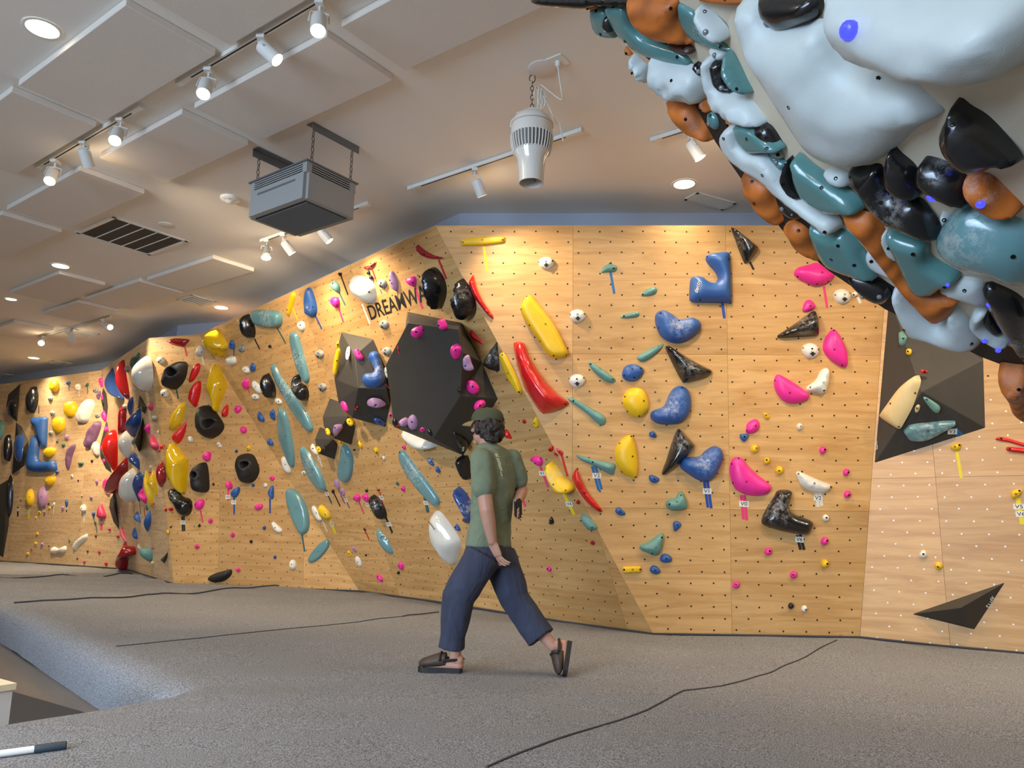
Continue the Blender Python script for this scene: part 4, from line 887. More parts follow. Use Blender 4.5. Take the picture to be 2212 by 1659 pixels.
# ================================================================ hold data: facet | colour | outline | label | options
run('''
@960,480,3.456
E|yellow|p 122,140 135,128 200,114 280,108 440,108 452,130 445,152 300,172 140,176 124,160|long flat yellow bar at the top left of the right wall|b=283,131;137,150;435,131 style=slab
T|E|yellow|295,180 318,362|20|yellow tape strip hanging under the long yellow top bar
E|white|a 760,302,60|white arrow-marked jug near the top of the right wall, highest of its column|b=758,294;704,297;809,289
E|white|a 994,697,61|white arrow-marked jug on the panel seam, second of its column|b=994,688;940,688;1045,685
E|white|a 989,1182,62|white arrow-marked jug beside the red horn, lowest of its column|b=989,1170;932,1168;1040,1163
E|red|p 212,386 196,415 178,455 200,515 225,570 275,635 320,690 362,724 368,715 340,665 300,605 265,540 240,480 222,410|thin red blade hold along the fold, right of the black claw hold|b=240,505;295,608;355,692 style=ridge hf=.9
E|yellow|p 615,543 585,590 567,650 620,765 700,885 765,985 820,1018 900,1012 920,985 910,940 820,760 690,590 645,545|large yellow slab hold slanting above the red horn|b=755,761;615,553;573,650;634,770;714,889;815,996;912,990 style=slab
E|red|p 515,893 595,895 640,1010 720,1140 830,1270 937,1355 820,1415 735,1432 690,1385 600,1240 540,1060|big curved red horn with three flat sides, left part of the right wall|b=540,1062;620,1283;905,1360 style=ridge hf=.8 sharp=.5
D|yellow|p 413,985 435,978 460,1000 520,1110 580,1240 578,1280 550,1275 470,1160 420,1040|long yellow rail beside the fold, left of the red horn|b=432,990;474,1127;570,1262 style=slab
D|blackmatt|p 392,893 402,990 405,1100 395,1118 280,1082 280,1040 340,960|matt black triangle hold touching the biggest volume's right side|style=ridge hf=.55 sharp=.6 c=350,1010,50 b=388,905
D|red|p 192,800 240,850 300,912 260,900 215,878 195,860|small red fin above the black triangle, by the biggest volume|style=ridge b=222,862
D|black|p 110,425 160,465 215,540 238,610 225,670 190,710 125,740 100,720 70,650 45,570 70,545 95,515 100,470|shiny black claw hold touching the fold, above the biggest volume's corner|h=.20 c=75,560,40 b=170,520 bump=.1
D|red|j 595,1493,17|red knob foothold right of the man's cap
D|yellow|p 685,1450 703,1480 703,1525 680,1537 660,1522 657,1480|yellow teardrop foothold beside the fold, level with the man's cap|b=671,1502
D|red|p 460,1542 485,1570 506,1612 500,1620 450,1608 437,1585|red triangular fin right behind the man's neck|style=ridge b=449,1592
E|teal|p 1170,380 1178,350 1195,325 1235,306 1280,318 1292,340 1275,368 1210,374|sea-green mushroom hold above a blue tape strip, upper right wall|b=1237,303;1263,345 style=soft
T|E|blue|1240,372 1268,534|18|blue tape strip under the sea-green mushroom hold
E|teal|p 1470,553 1485,520 1530,490 1583,482 1587,520 1550,545|small sea-green flake left of the blue angle hold|b=1556,522;1480,540 style=ridge hf=.55
E|teal|p 1315,705 1350,685 1440,667 1457,688 1435,708 1325,718|thin sea-green flake left of the upper blue bean|b=1340,700;1430,690 style=ridge hf=.6
E|blue|p 1573,725 1578,690 1600,662 1640,653 1700,678 1745,712 1800,712 1860,703 1912,730 1927,775 1890,830 1810,885 1740,905 1670,890 1615,850 1585,790|upper blue bean hold lying sideways with chalk in its dip|b=1613,680;1600,790;1752,733 c=1755,772,75
E|teal|p 1440,1005 1520,950 1632,905 1625,940 1560,1000 1490,1042 1452,1032|sea-green bar rising to the right below the upper blue bean|b=1595,930;1500,985 style=ridge hf=.6
E|black|p 1650,935 1668,922 1695,928 1850,1020 1995,1092 2008,1120 1950,1160 1800,1200 1765,1175 1700,1050|glossy black triangle with chalk, point up left, centre of the right wall|c=1850,1065,80 style=soft h=.13
E|teal|p 1072,1045 1100,1043 1200,1110 1280,1172 1250,1201 1190,1180 1110,1110|sea-green bar sloping down beside the lowest arrow jug|b=1092,1060;1185,1148;1258,1172 style=ridge hf=.6
E|blue|p 1325,1130 1350,1075 1410,1055 1480,1080 1492,1120 1440,1180 1380,1190 1335,1165|blue rounded knob above the yellow ball hold|b=1403,1095;1343,1145;1418,1160;1467,1092
E|yellow|p 1330,1350 1345,1280 1390,1240 1450,1231 1500,1260 1530,1330 1525,1400 1480,1450 1430,1460 1370,1420|round yellow ball hold left of the chalked blue bean|b=1488,1334;1348,1302;1366,1413;1455,1447 hf=.42
E|blue|p 1535,1445 1555,1408 1640,1370 1680,1290 1720,1235 1775,1217 1825,1245 1853,1320 1840,1420 1780,1490 1690,1510 1600,1505 1548,1475|middle blue bean hold standing right of the yellow ball|c=1700,1370,80 b=1775,1237;1840,1408
E|teal|p 918,1312 970,1315 1100,1390 1198,1450 1195,1513 1150,1505 1040,1410 940,1340|long sea-green bar touching the red horn's lower tip|b=962,1335;1052,1400;1170,1450 style=ridge hf=.6
@0,0,1
E|blue|p 1489,640 1492,602 1500,597 1517,597 1530,607 1546,610 1553,600 1547,585 1531,566 1526,552 1540,545 1574,541 1580,548 1581,648 1575,653 1497,653|blue angular hold with a deep notch and white lettering, top of the right wall|h=.14 b=1528,555;1513,648;1575,560 sharp=.2 txt=decoy,1500,626,12,76,w
T|E|navy|1560,654 1565,688|6|dark blue tape strip below the notched blue hold
@1200,900,3.457
E|teal|p 150,287 180,288 300,322 440,350 441,405 425,438 290,370 200,330|sea-green wedge with a V2 tape below it, left of the yellow half-moon|b=278,340;400,360 style=ridge hf=.6
T|E|blue|285,368 333,545|42|double blue tape strip with a V2 card under the sea-green wedge|dbl tag=V2@308,441,66,40
E|yellow|p 443,270 450,235 470,195 520,150 566,135 590,175 615,270 622,380 612,450 590,460 530,440 480,400 450,340|yellow half-moon hold, flat side right, below the yellow ball|b=575,297;565,147;478,198;495,413;600,450 hf=.4 sharp=.2
E|red|p 155,388 180,440 240,560 348,697 325,712 260,665 200,600 150,520 124,455|red curved blade hold on the fold, lower right wall|b=213,573;143,470;330,695 style=ridge hf=.7
E|blue|p 700,118 735,110 752,130 757,150 740,160 705,148|blue knob foothold between yellow half-moon and black triangle, upper one|b=733,135
E|blue|p 697,440 725,435 775,460 770,485 740,498 705,480|blue tear foothold beside the half-moon's lower edge|b=738,466
E|black|p 918,93 942,100 1045,205 1046,225 1040,245 980,310 870,400 810,433 793,420 830,320 880,170|glossy black triangle with chalk, wide end up, beside the V1 blue bean|c=940,195,70 style=soft h=.13 b=810,425
E|blue|p 928,355 945,312 1000,300 1080,295 1130,250 1195,220 1245,240 1267,300 1240,380 1190,460 1130,487 1060,470 980,420 935,385|lowest blue bean hold, above the blue tape marked V1|c=1120,340,80 b=1212,425
T|E|navy|1122,480 1150,677|44|double dark blue tape strip with a V1 card under the lowest blue bean|dbl tag=V1@1132,557,66,42
D|teal|p 180,745 200,730 260,760 312,825 300,845 240,852 195,800|sea-green pinch on the overhang next to the fold, below the V4 yellow|b=203,806;272,830 style=soft
D|red|j 277,940,18|red round foothold low beside the fold
E|blue|p 448,690 475,675 522,720 520,735 480,738 450,715|blue tear foothold under the V2 wedge|b=485,710
E|teal|p 820,640 865,605 890,610 920,570 948,560 988,640 980,690 920,703 860,700 830,670|sea-green blocky hold below the black triangle|b=908,638;938,587;850,655 bump=.2
E|blue|p 880,785 920,783 942,815 895,857 880,835|blue foothold under the sea-green blocky hold|b=909,808
E|teal|p 627,962 700,930 785,870 808,885 805,960 780,1030 730,1040 690,1020 645,1000|sea-green winged hold low on the right wall|b=747,977;795,902;722,1020 bump=.2
E|blue|p 780,1055 800,1025 840,1028 870,1055 868,1085 830,1093 790,1085|blue foothold touching the winged hold's lower right|b=827,1062
E|blue|p 703,1135 725,1110 760,1120 787,1155 780,1172 740,1180 710,1160|lowest blue foothold, right of the small yellow bar|b=745,1149
E|yellow|p 501,1126 510,1119 630,1118 641,1126 641,1157 630,1165 512,1168 501,1160|short yellow bar low on the right wall by the fold|b=576,1142;512,1143;632,1141 style=slab sharp=.5
E|pink|j 1345,1253,29|pink foothold just right of the panel seam, leftmost of the low pinks|b=1347,1253
@1540,480,3.457
E|black|p 150,38 162,33 260,100 340,165 350,190 300,260 252,308 232,302 190,180|glossy black triangle at the very top of the right wall|c=250,130,60 style=soft h=.12 b=200,178
T|E|black|275,296 305,355|16|black tape strip under the topmost black triangle
E|pink|p 605,375 640,335 720,312 790,293 850,330 925,385 880,440 800,472 740,470 650,430 612,400|wide pink hold tucked under the training board's edge|b=815,376;633,405;862,442;778,463 tilt=.3
T|E|pink|828,476 853,640|18|pink tape strip under the wide pink hold
E|white|a 970,552,69|white arrow-marked jug beside the training board, right of the pink tape|b=984,540;914,543;1030,528
E|white|p 1040,528 1075,515 1088,545 1045,560|tiny white flake beside the arrow jug under the board|b=1052,542
T|E|white|1080,560 1102,605|20|short white tape strip under the training board's edge
E|pink|p 668,650 685,600 715,575 745,585 773,625 755,650 700,670 672,668|pink knob on top of the middle black triangle|b=727,624 bump=.2
E|black|p 480,850 490,838 640,740 760,655 785,660 803,710 812,770 805,830 780,842 600,858 490,865|glossy black triangle lying with its point left, below the pink knob|c=690,725,80 style=soft h=.13 b=800,712
E|white|a 732,957,69|white arrow-marked jug left of the pink leaf hold|b=741,945;675,940;788,950
E|pink|p 895,800 930,805 985,890 1012,960 1018,1050 1000,1080 960,1075 880,1030 830,970 820,920 850,850|upright pink leaf hold with a broad belly, upper right of the right wall|b=908,950;905,808;965,1068 hf=.4
E|white|p 700,1230 770,1180 810,1110 850,1085 880,1105 875,1180 850,1260 820,1283 780,1270 710,1265|white rough three-cornered hold touching the pink shell|b=826,1196;728,1232;830,1258 bump=.25
E|pink|p 455,1190 470,1145 500,1137 600,1190 690,1250 730,1290 715,1325 640,1352 560,1350 500,1310 465,1250|pink shell hold sloping down to the right, left of the rough white hold|b=575,1273;465,1182 hf=.4
E|yellow|p 375,1428 405,1425 425,1455 415,1470 390,1465|yellow foothold above the pink flake, topmost small yellow on the right wall|b=398,1440
E|pink|p 245,1550 260,1500 320,1467 350,1490 353,1540 310,1575 255,1577|pink flake right of the panel seam, above a small blue foothold|b=320,1520;257,1558 style=soft
E|blue|p 200,1585 235,1580 270,1583 262,1615 240,1640 210,1625|blue foothold touching the pink flake's lower corner|b=235,1601
E|white|j 655,1530,25|white round foothold, upper middle of the right panel|b=657,1525
@1540,860,2.9625
E|yellow|j 265,318,28|yellow foothold above the V0 pink hold, largest of three in a slanting row|b=279,320
E|yellow|j 343,398,23|yellow foothold in the middle of the slanting row of three|b=344,395
E|yellow|j 424,467,28|yellow foothold at the lower end of the slanting row, left of the white rail|b=424,465
E|pink|p 107,450 112,410 130,385 160,375 195,390 225,430 290,490 360,540 383,575 360,612 300,627 220,620 150,585 115,520|large pink boot-shaped hold above the pink tape marked V0|b=214,534;121,421;165,385;128,543 hf=.4
T|E|pink|192,620 206,775|38|double pink tape strip with a V0 card under the pink boot-shaped hold|dbl tag=V0@198,677,62,38
E|white|p 533,475 560,472 650,510 760,555 768,572 740,600 690,608 620,592 570,560 545,515|white ribbed rail hold above the white tape marked V2|b=650,545;548,484;758,568 style=soft bump=.2
T|E|white|672,608 684,690|44|double white tape strip with a V2 card below the white rail|dbl tag=V2@673,640,58,36
E|pink|j 707,330,25|pink foothold right of the upper white round one|b=717,329
E|pink|j 858,475,23|pink foothold right of the white rail, upper of two|b=867,475
E|pink|j 864,620,25|pink foothold right of the white rail, lower of two|b=870,620
E|black|p 410,597 440,587 498,590 510,618 492,700 520,740 600,770 645,790 652,820 625,872 590,880 480,860 400,840 325,812 310,780 340,710 380,650|glossy black boomerang hold with chalk, above the tape marked V6|c=430,710,90 b=575,760;445,762 h=.11
T|E|black|548,875 570,962|40|double black tape strip with a V6 card under the black boomerang|dbl tag=V6@553,905,54,36
E|white|j 720,765,23|white foothold right of the black boomerang|b=727,765
E|pink|j 722,915,27|pink foothold right of the V6 card|b=732,912
E|pink|j 362,983,26|pink foothold below the black boomerang's heel|b=363,978
E|yellow|j 722,1058,27|yellow foothold low on the right panel|b=732,1060
E|pink|j 513,1133,25|pink foothold below and left of the low yellow one|b=514,1130
E|black|j 505,1332,21|black round foothold near the mat on the right panel|b=506,1330
E|white|j 590,1352,21|white foothold near the mat beside the black round one|b=594,1353
F|white|j 1350,1000,27|white foothold on the far right wall|b=1347,998
F|yellow|j 1440,1080,27|yellow foothold on the far right wall, lower right of the white one|b=1440,1080
F|red|p 1805,262 1850,247 1991,286 2080,310 2080,335 1991,312 1900,285 1830,272|upper of two thin red bars at the right edge of the picture|style=soft b=1845,258
F|red|p 1885,310 1991,320 2080,330 2080,365 1991,355 1888,340|lower of two thin red bars at the right edge of the picture|style=soft b=1900,325
F|yellow|p 1517,308 1550,290 1588,290 1586,320 1565,338 1530,330|yellow start hold under the large black pyramid|b=1548,311;1578,300
T|F|yellow|1560,338 1590,512|21|yellow tape strip under the yellow start hold by the pyramid
F|yellow|p 1905,610 1920,590 1975,583 1976,612 1945,640 1915,642|yellow start hold at the right edge above the V5 and V6 cards|b=1937,613;1962,592
T|F|yellow|1950,640 1982,808|32|yellow tape strip with V5 and V6 cards at the right edge|tag=V5@1960,695,76,36 tag=V6@1972,742,70,36
@0,0,1
V5l|cream|p 1981,811 1988,816 1989,828 1981,853 1971,880 1955,910 1946,925 1940,926 1925,918 1906,904 1906,896 1925,868 1951,834|long cream blade hold on the pyramid's left face|b=1977,849;1924,872;1944,922 style=soft comp=0
V5b|cream|e 1982,883,5.5,10,18|small cream oval at the pyramid's tip|b=1981,882
V5r|teal|p 1994,859 2001,858 2031,876 2031,889 2024,892 2010,881|chalky sea-green wedge right of the pyramid's tip|b=2002,863
V5l|yellow|e 1963,760,6.5,7.5|yellow dot hold on the pyramid's upper ridge|b=1961,759
V5l|teal|p 1942,714 1958,726 1959,731 1953,743 1946,748 1941,736|pale green flake where the board meets the pyramid|b=1951,731
V5r|red|p 1989,798 2004,801 2005,806 1990,806|small red peg hold on the pyramid above its tip|
@1540,860,2.9625
V5b|aqua|p 1220,215 1245,185 1270,168 1400,154 1540,148 1556,165 1550,180 1480,220 1400,265 1340,283 1265,276 1240,250|aqua ear-shaped hold under the pyramid's tip, marked V3|c=1400,215,90 style=slab h=.05
T|V5b|blue|1540,198 1578,232|40|dark blue tape scrap with a V3 card on the pyramid|dbl tag=V3@1532,213,60,34
@660,500,3.318
D|redgloss|p 785,100 795,97 850,138 920,172 998,188 990,198 900,200 850,190 810,165 788,140|glossy red horn at the top of the overhang near the fold|b=850,165;945,188 style=soft
T|D|red|955,203 1010,340|14|red tape strip under the glossy red horn near the fold
D|redgloss|p 408,255 440,248 470,238 505,214 508,225 480,262 440,278 418,270|small red horn left of the pale lilac leaf, top of the overhang|b=470,248 style=soft
T|D|red|475,262 505,345|9|thin red tape strip right below the small red horn
T|D|red|490,330 486,412|8|red tape strip lying over the white shell's right rim
D|black|p 232,300 240,294 248,299 256,293 262,300 258,314 250,322 240,316|black heart-shaped foothold at the top of the overhang|
T|D|black|255,320 305,455|9|black tape strip under the upper black heart foothold
D|black|j 453,295,15|small black foothold between the small red horn and the grey jug, upper of two
D|black|j 473,332,16|small black foothold between the small red horn and the grey jug, lower of two
D|teal|p 168,375 200,352 240,375 250,410 240,440 210,430 175,405|sea-green flake at the top of the overhang, left of the white shell|b=195,372 style=soft
T|D|teal|243,440 286,530|9|teal tape strip under the sea-green flake, left of the white shell
D|whitegloss|p 285,385 290,350 305,330 350,320 420,328 480,355 505,420 500,490 480,520 420,520 350,490 300,440|large white shell hold left of the painted word|style=flange b=305,330;500,430;440,518
T|D|white|405,520 462,662|12|white tape strip hanging under the white shell
D|grey|a 548,375,37|grey arrow jug above the painted word|b=540,368
T|D|lilac|535,415 549,446|9|short mauve tape strip under the grey arrow jug above the word
D|lilac|p 600,290 612,283 630,290 660,350 665,400 650,430 605,400 595,340|pale lilac leaf hold above the painted word|b=605,350;618,372
T|D|lilac|660,425 662,530|9|mauve tape strip crossing the painted word
D|pink|p 712,350 740,325 790,325 795,365 785,395 745,390 720,370|pink knob above the painted word's end|b=770,368
T|D|pink|785,400 840,555|14|pink tape strip across the end of the painted word
D|black|p 880,263 930,272 985,320 1010,385 1005,440 985,490 935,560 905,560 880,500 845,405 818,375 850,345 855,295|shiny black claw hold covering the end of the painted word|h=.20 c=835,370,45 b=860,290 bump=.1
D|grey|a 560,668,39|grey arrow jug between the painted word and the biggest volume|b=553,655
D|grey|a 580,860,37|grey arrow jug tucked between the two largest volumes|b=570,850
D|grey|a 98,880,36|grey arrow jug left of the chalky volume, upper of two|b=90,872
D|grey|a 118,1115,34|grey arrow jug left of the chalky volume, lower of two|b=110,1105
D|blue|p -15,480 0,425 20,400 45,420 62,460 80,520 80,580 50,615 5,605 -15,580|tall blue teardrop hold at the top of the overhang|b=20,415;55,540 c=15,545,25
T|D|navy|70,603 117,700|10|dark blue tape strip under the tall blue teardrop
D|pink|p 170,495 185,472 235,475 245,500 240,535 210,545 180,520|pink knob between the blue teardrop and the white shell|b=192,500;225,528
T|D|pink|238,545 272,652|10|pink tape strip left of the white shell
V1l|yellow|p 240,830 253,858 248,900 235,950 215,1030 200,1018 198,970 207,925 225,860|long yellow rail on the left edge of the chalky volume|style=slab hf=.5
V1l|yellow|p 220,800 238,784 244,810 228,838 221,830|short yellow piece above the long yellow rail on the chalky volume|
V1t|white|e 302,870,15,53,6|white oval pad near the top of the chalky volume|
V1r|pink|p 345,850 370,838 405,880 420,910 395,922 360,905|pink knob near the top of the chalky volume|b=380,876;375,848
V1r|blue|p 447,905 455,865 495,850 530,870 545,930 562,1000 570,1060 540,1108 470,1122 420,1095 405,1050 430,1015 480,1012 492,980 470,940|blue bean hold with thick chalk on the chalky volume|c=520,985,65 h=.11
V1l|white|e 352,1137,15,51,4|white oval pad on the ridge of the chalky volume|
V1l|pink|p 245,1230 270,1213 300,1225 313,1270 303,1300 270,1280|pink knob at the lower left corner of the chalky volume|b=300,1290
V1b|lilac|p 440,1250 450,1210 490,1192 540,1205 578,1245 555,1262 520,1275 480,1270|lilac dish hold with a centre hole under the chalky volume|style=soft hole=503,1248,12
V1b|bluegloss|p 485,1345 510,1335 545,1350 575,1380 560,1395 515,1385|dark blue hold at the bottom corner of the chalky volume|
V1l|red|p 329,1262 338,1228 349,1236 340,1258|tiny red flake at the chalky volume's lower ridge, left one|
V1b|red|p 348,1284 365,1256 380,1252 368,1278|tiny red flake at the chalky volume's lower ridge, right one|
V2f|pink|p 755,715 765,690 800,685 828,672 845,705 835,735 800,770 765,745|pink knob near the top edge of the biggest volume, left one|b=792,720;825,712 bump=.2 h=.08
V2f|pink|p 955,640 975,622 1000,640 1020,680 1000,705 960,692|pink knob near the top edge of the biggest volume, right one|b=985,665 h=.08
V2f|pink|p 1035,850 1050,815 1085,808 1117,830 1110,870 1085,915 1065,922 1045,885|pink teardrop on the right part of the biggest volume|b=1075,850;1073,915 h=.08
V2f|lilac|p 1130,950 1140,900 1165,883 1180,905 1190,945 1207,985 1180,1000 1140,990|lilac flake on the right edge of the biggest volume|b=1170,953 h=.07
V2r|pink|p 1143,1090 1165,1065 1210,1068 1250,1110 1245,1150 1210,1165 1165,1145|pink knob on the right face of the biggest volume|b=1198,1112;1155,1090 h=.08
V2r|pink|p 1208,1255 1230,1215 1275,1202 1295,1225 1290,1250 1250,1270 1215,1282|pink flake just above the man's cap on the biggest volume|b=1250,1248 h=.07
V2f|lilac|p 672,1360 690,1340 735,1340 745,1365 735,1390 690,1395|lilac dimpled hold at the bottom of the biggest volume, left of the lilac disc|h=.10 bump=.4
V2f|lilac|e 765,1370,37,57|round lilac disc at the bottom of the biggest volume|b=763,1365 h=.05
V2f|pink|j 833,1420,18|small pink foothold at the bottom edge of the biggest volume
V2f|black|e 890,1442,17,30,-20|small shiny black nub at the biggest volume's bottom edge, right of the pink foothold|
V2f|black|e 638,1368,19,28|small shiny black nub at the lower left corner of the biggest volume|
V2f|red|e 665,1393,15,9|tiny red chip left of the lilac dimpled hold on the biggest volume|
V2f|red|p 657,820 668,832 678,880 665,872 658,850|thin red sliver on the upper left of the biggest volume|
V1r|white|e 580,1010,17,42,-8|white oval pad between the two largest volumes|
V1r|red|p 575,1090 590,1105 607,1125 590,1120|tiny red chip between the two largest volumes|
V2f|black|e 1100,1140,14,24,-30|small shiny black nub on the right edge of the biggest volume|
V2f|pink|e 608,1318,10,20|tiny pink nub at the left edge of the biggest volume|
V2b|black|p 1062,1440 1100,1465 1150,1500 1172,1560 1140,1568 1100,1545 1078,1500|black hold with white lettering on the dark underside of the biggest volume|h=.08 txt=decoy,1122,1508,24,-70,w
D|whitegloss|p 685,1428 800,1455 940,1528 900,1555 850,1563 790,1550 730,1510 700,1475|white dome hold half hidden under the biggest volume|style=dome h=.15 b=720,1505
@660,840,6.9125
V3u|yellow|p 602,480 615,445 650,430 690,450 718,500 705,540 665,552 625,530|yellow half-ball on the edge of the small faceted volume|b=655,490
V3d|lilac|p 430,540 470,530 560,540 550,590 490,680 470,720 430,690 415,640|lilac flake where the two small volumes meet|b=437,578
V3u|yellow|p 300,590 330,582 370,650 352,695 312,682 292,630|yellow foothold between the two small volumes|b=308,637
V4u|yellow|p 160,868 185,850 226,890 226,935 190,952 165,930|yellow foothold at the left edge of the smallest volume|b=195,905
V4u|black|e 280,885,32,42|shiny black nub on the smallest volume|
D|white|p 58,890 75,850 100,818 130,848 185,975 150,982 88,930|white winged hold left of the smallest volume|style=soft b=110,890
T|D|white|182,990 247,1162|12|white tape strip with a V3 card under the white winged hold|tag=V3@206,1066,48,40
D|yellow|p 482,790 520,780 572,798 545,822|yellow foothold peeping out under the small faceted volume|
D|yellow|p 778,812 808,775 845,808 852,860 830,890 790,860|yellow foothold right of the small volumes, upper left of a pair|b=790,840;828,790
D|yellow|p 1013,905 1045,868 1082,890 1092,950 1055,977 1022,950|yellow foothold right of the small volumes, lower right of a pair|b=1026,930;1072,945
D|maroon|p 700,912 740,895 750,918 725,928|tiny dark red chip between the teal slab and the yellow pair|
D|white|j 1155,1037,29|white foothold below the lower yellow of the pair|b=1142,1037
D|pink|p 1440,870 1455,838 1485,840 1500,880 1485,912 1455,900|pink foothold under the half-hidden white dome|b=1450,872
D|green|p 1350,1400 1370,1385 1402,1425 1380,1442 1352,1430|tiny green foothold above a pink one, mid overhang|
D|pink|p 1415,1490 1440,1455 1480,1465 1488,1510 1470,1535 1435,1515|pink foothold under the tiny green one, mid overhang|b=1440,1500
D|black|j 915,1520,24|black round foothold above the chalked black hold
D|red|p 1060,1498 1110,1490 1105,1520 1085,1532 1066,1518|red T-shaped foothold above the V0 card on the overhang|
D|aqua|p 570,830 590,828 640,870 690,950 712,1070 690,1260 640,1370 580,1405 510,1370 465,1270 470,1180 520,1000 545,860|smoky teal slab hold beside the small black volumes|style=slab hf=.3
@660,900,3.687
T|D|red|592,602 618,712|12|thin red tape strip with a V0 card beside the chalked black hold|tag=V0@608,645,30,34
D|aqua|p 740,290 755,268 800,300 900,430 1010,570 1065,650 1070,690 1045,713 1000,690 900,590 790,450 745,350|long chalky aqua blade left of the walking man|c=850,440,110 style=slab hf=.35 b=750,285
T|D|teal|950,640 975,756|26|double teal tape strip with a V3 card under the aqua blade|dbl tag=V3@959,686,32,34
D|blue|p 963,338 990,333 1025,375 1020,390 985,380|blue and white foothold right of the aqua blade|c=985,345,18
D|blue|p 1033,415 1050,395 1076,428 1068,447 1040,442|plain blue foothold right of the aqua blade|
D|black|p 1205,335 1225,318 1260,314 1300,322 1310,480 1280,508 1240,465 1212,400|shiny black hold half hidden by the man's shoulder|h=.14
D|bluegloss|p 1187,572 1230,575 1290,620 1325,690 1330,820 1300,850 1260,780 1215,700 1192,640|dark blue glossy hold half hidden by the man's back|h=.14 c=1265,740,60
D|brown|p 1243,818 1290,792 1315,800 1310,850 1255,842|dark brown foothold poking out left of the man's shirt|
D|blue|p 1185,876 1205,855 1230,885 1232,908 1195,905|blue foothold above the large white dome|b=1195,880
D|whitegloss|p 960,910 963,860 980,800 1015,765 1050,755 1095,785 1170,880 1235,990 1205,1100 1150,1200 1060,1130 990,1040 965,970|large white dome hold partly behind the man's hip|style=soft h=.17 b=975,930;1025,1120 txt=decoy,1085,820,34,-55,k
D|lilac|p 223,512 245,495 262,510 272,545 265,578 238,568|lilac drop foothold left of the two pink knobs, upper of two|b=232,548
T|D|lilac|265,582 313,692|9|mauve tape strip under the upper lilac drop foothold
D|lilac|p 278,580 300,565 314,610 300,637 282,615|lilac drop foothold left of the two pink knobs, lower of two|b=288,604
T|D|lilac|312,642 352,731|9|mauve tape strip with a V3 card under the lower lilac drop|tag=V3@325,664,24,30
D|black|p 206,595 216,580 230,590 228,610 216,616|black heart foothold beside the lilac drops
T|D|black|227,610 277,716|9|black tape strip under the lower black heart foothold
D|pink|p 372,650 395,622 430,620 438,650 425,678 390,672|pink knob left of the chalked black hold, left of two|b=385,655
T|D|pink|428,680 467,776|9|pink tape strip below the left of two pink knobs
D|pink|p 442,635 465,615 495,625 503,665 485,682 455,660|pink knob touching the chalked black hold, right of two|
T|D|pink|490,684 500,718|9|short pink tape strip with a V4 card by the chalked black hold|tag=V4@494,702,22,30
D|black|p 508,650 520,630 545,635 600,665 638,735 638,800 600,822 550,780 515,710|shiny black hold with a chalk patch above the V2 card|c=545,712,42 h=.12
T|D|black|640,802 692,926|14|black tape strip with a V2 card under the chalk-patched black hold|tag=V2@665,856,38,34
D|yellow|p 98,720 130,705 178,745 200,790 190,815 140,815 103,785|yellow shell hold overlapping a white one, lower left of the overhang|b=168,775
D|white|p 46,722 62,712 85,728 112,780 132,822 100,828 62,785|white shell hold behind the yellow shell, lower left of the overhang|
T|D|yellow|195,820 238,932|17|double yellow tape strip with a V3 card under the yellow shell|dbl tag=V3@210,858,28,32
T|D|white|135,832 173,917|9|white tape strip under the white shell
D|maroon|p 458,895 470,884 484,905 474,912|small red peg above a dark red tape, lower overhang|
T|D|red|476,910 508,981|8|dark red tape strip below the small red peg
D|aqua|p 558,893 600,918 650,978 688,1045 697,1085 690,1100 640,1080 590,1040 567,980|aqua pocket shell with a dark slot, lower overhang|style=flange hole=608,965,14
D|lilac|p 368,1042 385,1032 408,1060 400,1074 375,1066|lilac foothold lower left of the aqua pocket shell|
D|yellow|p 333,1075 345,1066 360,1088 362,1110 345,1108|yellow foothold lower left of the aqua pocket shell|
D|white|p 392,1122 415,1113 435,1135 447,1170 445,1195 422,1192 398,1160|white peanut hold near the mat, lower overhang|b=415,1160 bump=.3
D|maroon|j 480,1102,9|tiny dark red peg above the white peanut
D|pink|p 732,1180 752,1153 775,1170 780,1210 768,1224 740,1210|pink teardrop foothold above a black dot, near the mat|b=743,1190
D|pink|p 560,1262 590,1260 617,1295 605,1318 575,1300|pink foothold nearest the mat on the overhang|b=575,1275
D|black|j 737,1243,13|black dot foothold under the pink teardrop near the mat
D|orange|j 757,1335,7|tiny orange peg nearest the mat on the overhang
D|pink|j 1938,1218,22|pink foothold low on the overhang, right of the man's legs|b=1928,1212
C|aqua|p 15,1140 40,1092 110,1010 175,975 193,988 185,1040 120,1120 60,1160 25,1162|small smoky teal oval low on the left wall near the fold|style=slab hf=.3
@1100,930,8.294
D|yellow|p 690,580 720,590 830,690 950,830 1130,950 1180,1010 1160,1070 1080,1105 950,1125 860,1100 760,980 700,850 655,690|chalky yellow boat-shaped hold above the tape marked V4|c=850,770,140 b=787,968;1140,1052 h=.16
T|D|yellow|975,1130 1155,1490|50|double yellow tape strip with a V4 card under the boat-shaped hold|dbl tag=V4@1078,1315,115,85
D|pink|p 345,520 380,490 470,468 560,465 600,510 600,590 560,640 500,635 430,570|pink duck-bill hold right of the man, above the V1 card|b=463,588;560,503
T|D|pink|560,648 700,1012|40|pink tape strip with a V1 card under the pink duck-bill|tag=V1@598,765,115,88
D|red|p 675,350 770,268 800,280 785,350 742,382|red blocky chip beside the fold above the boat-shaped hold|b=735,360 sharp=.5
D|red|p 795,390 850,410 880,440 860,465 810,445|small red chip below the blocky red chip by the fold|
E|red|p 835,312 890,320 960,380 972,410 935,455 890,420 855,370|chalky red clip hold on the fold with a red tape|c=880,340,60
T|E|red|940,445 1045,822|40|red tape strip running down the fold from the red clip hold
D|red|p 1188,1285 1215,1245 1255,1245 1274,1290 1250,1325 1205,1322|red round foothold right of the V4 card|
D|black|p 755,1540 795,1600 800,1660 745,1690 698,1662|black pointed foothold below the V4 tape|
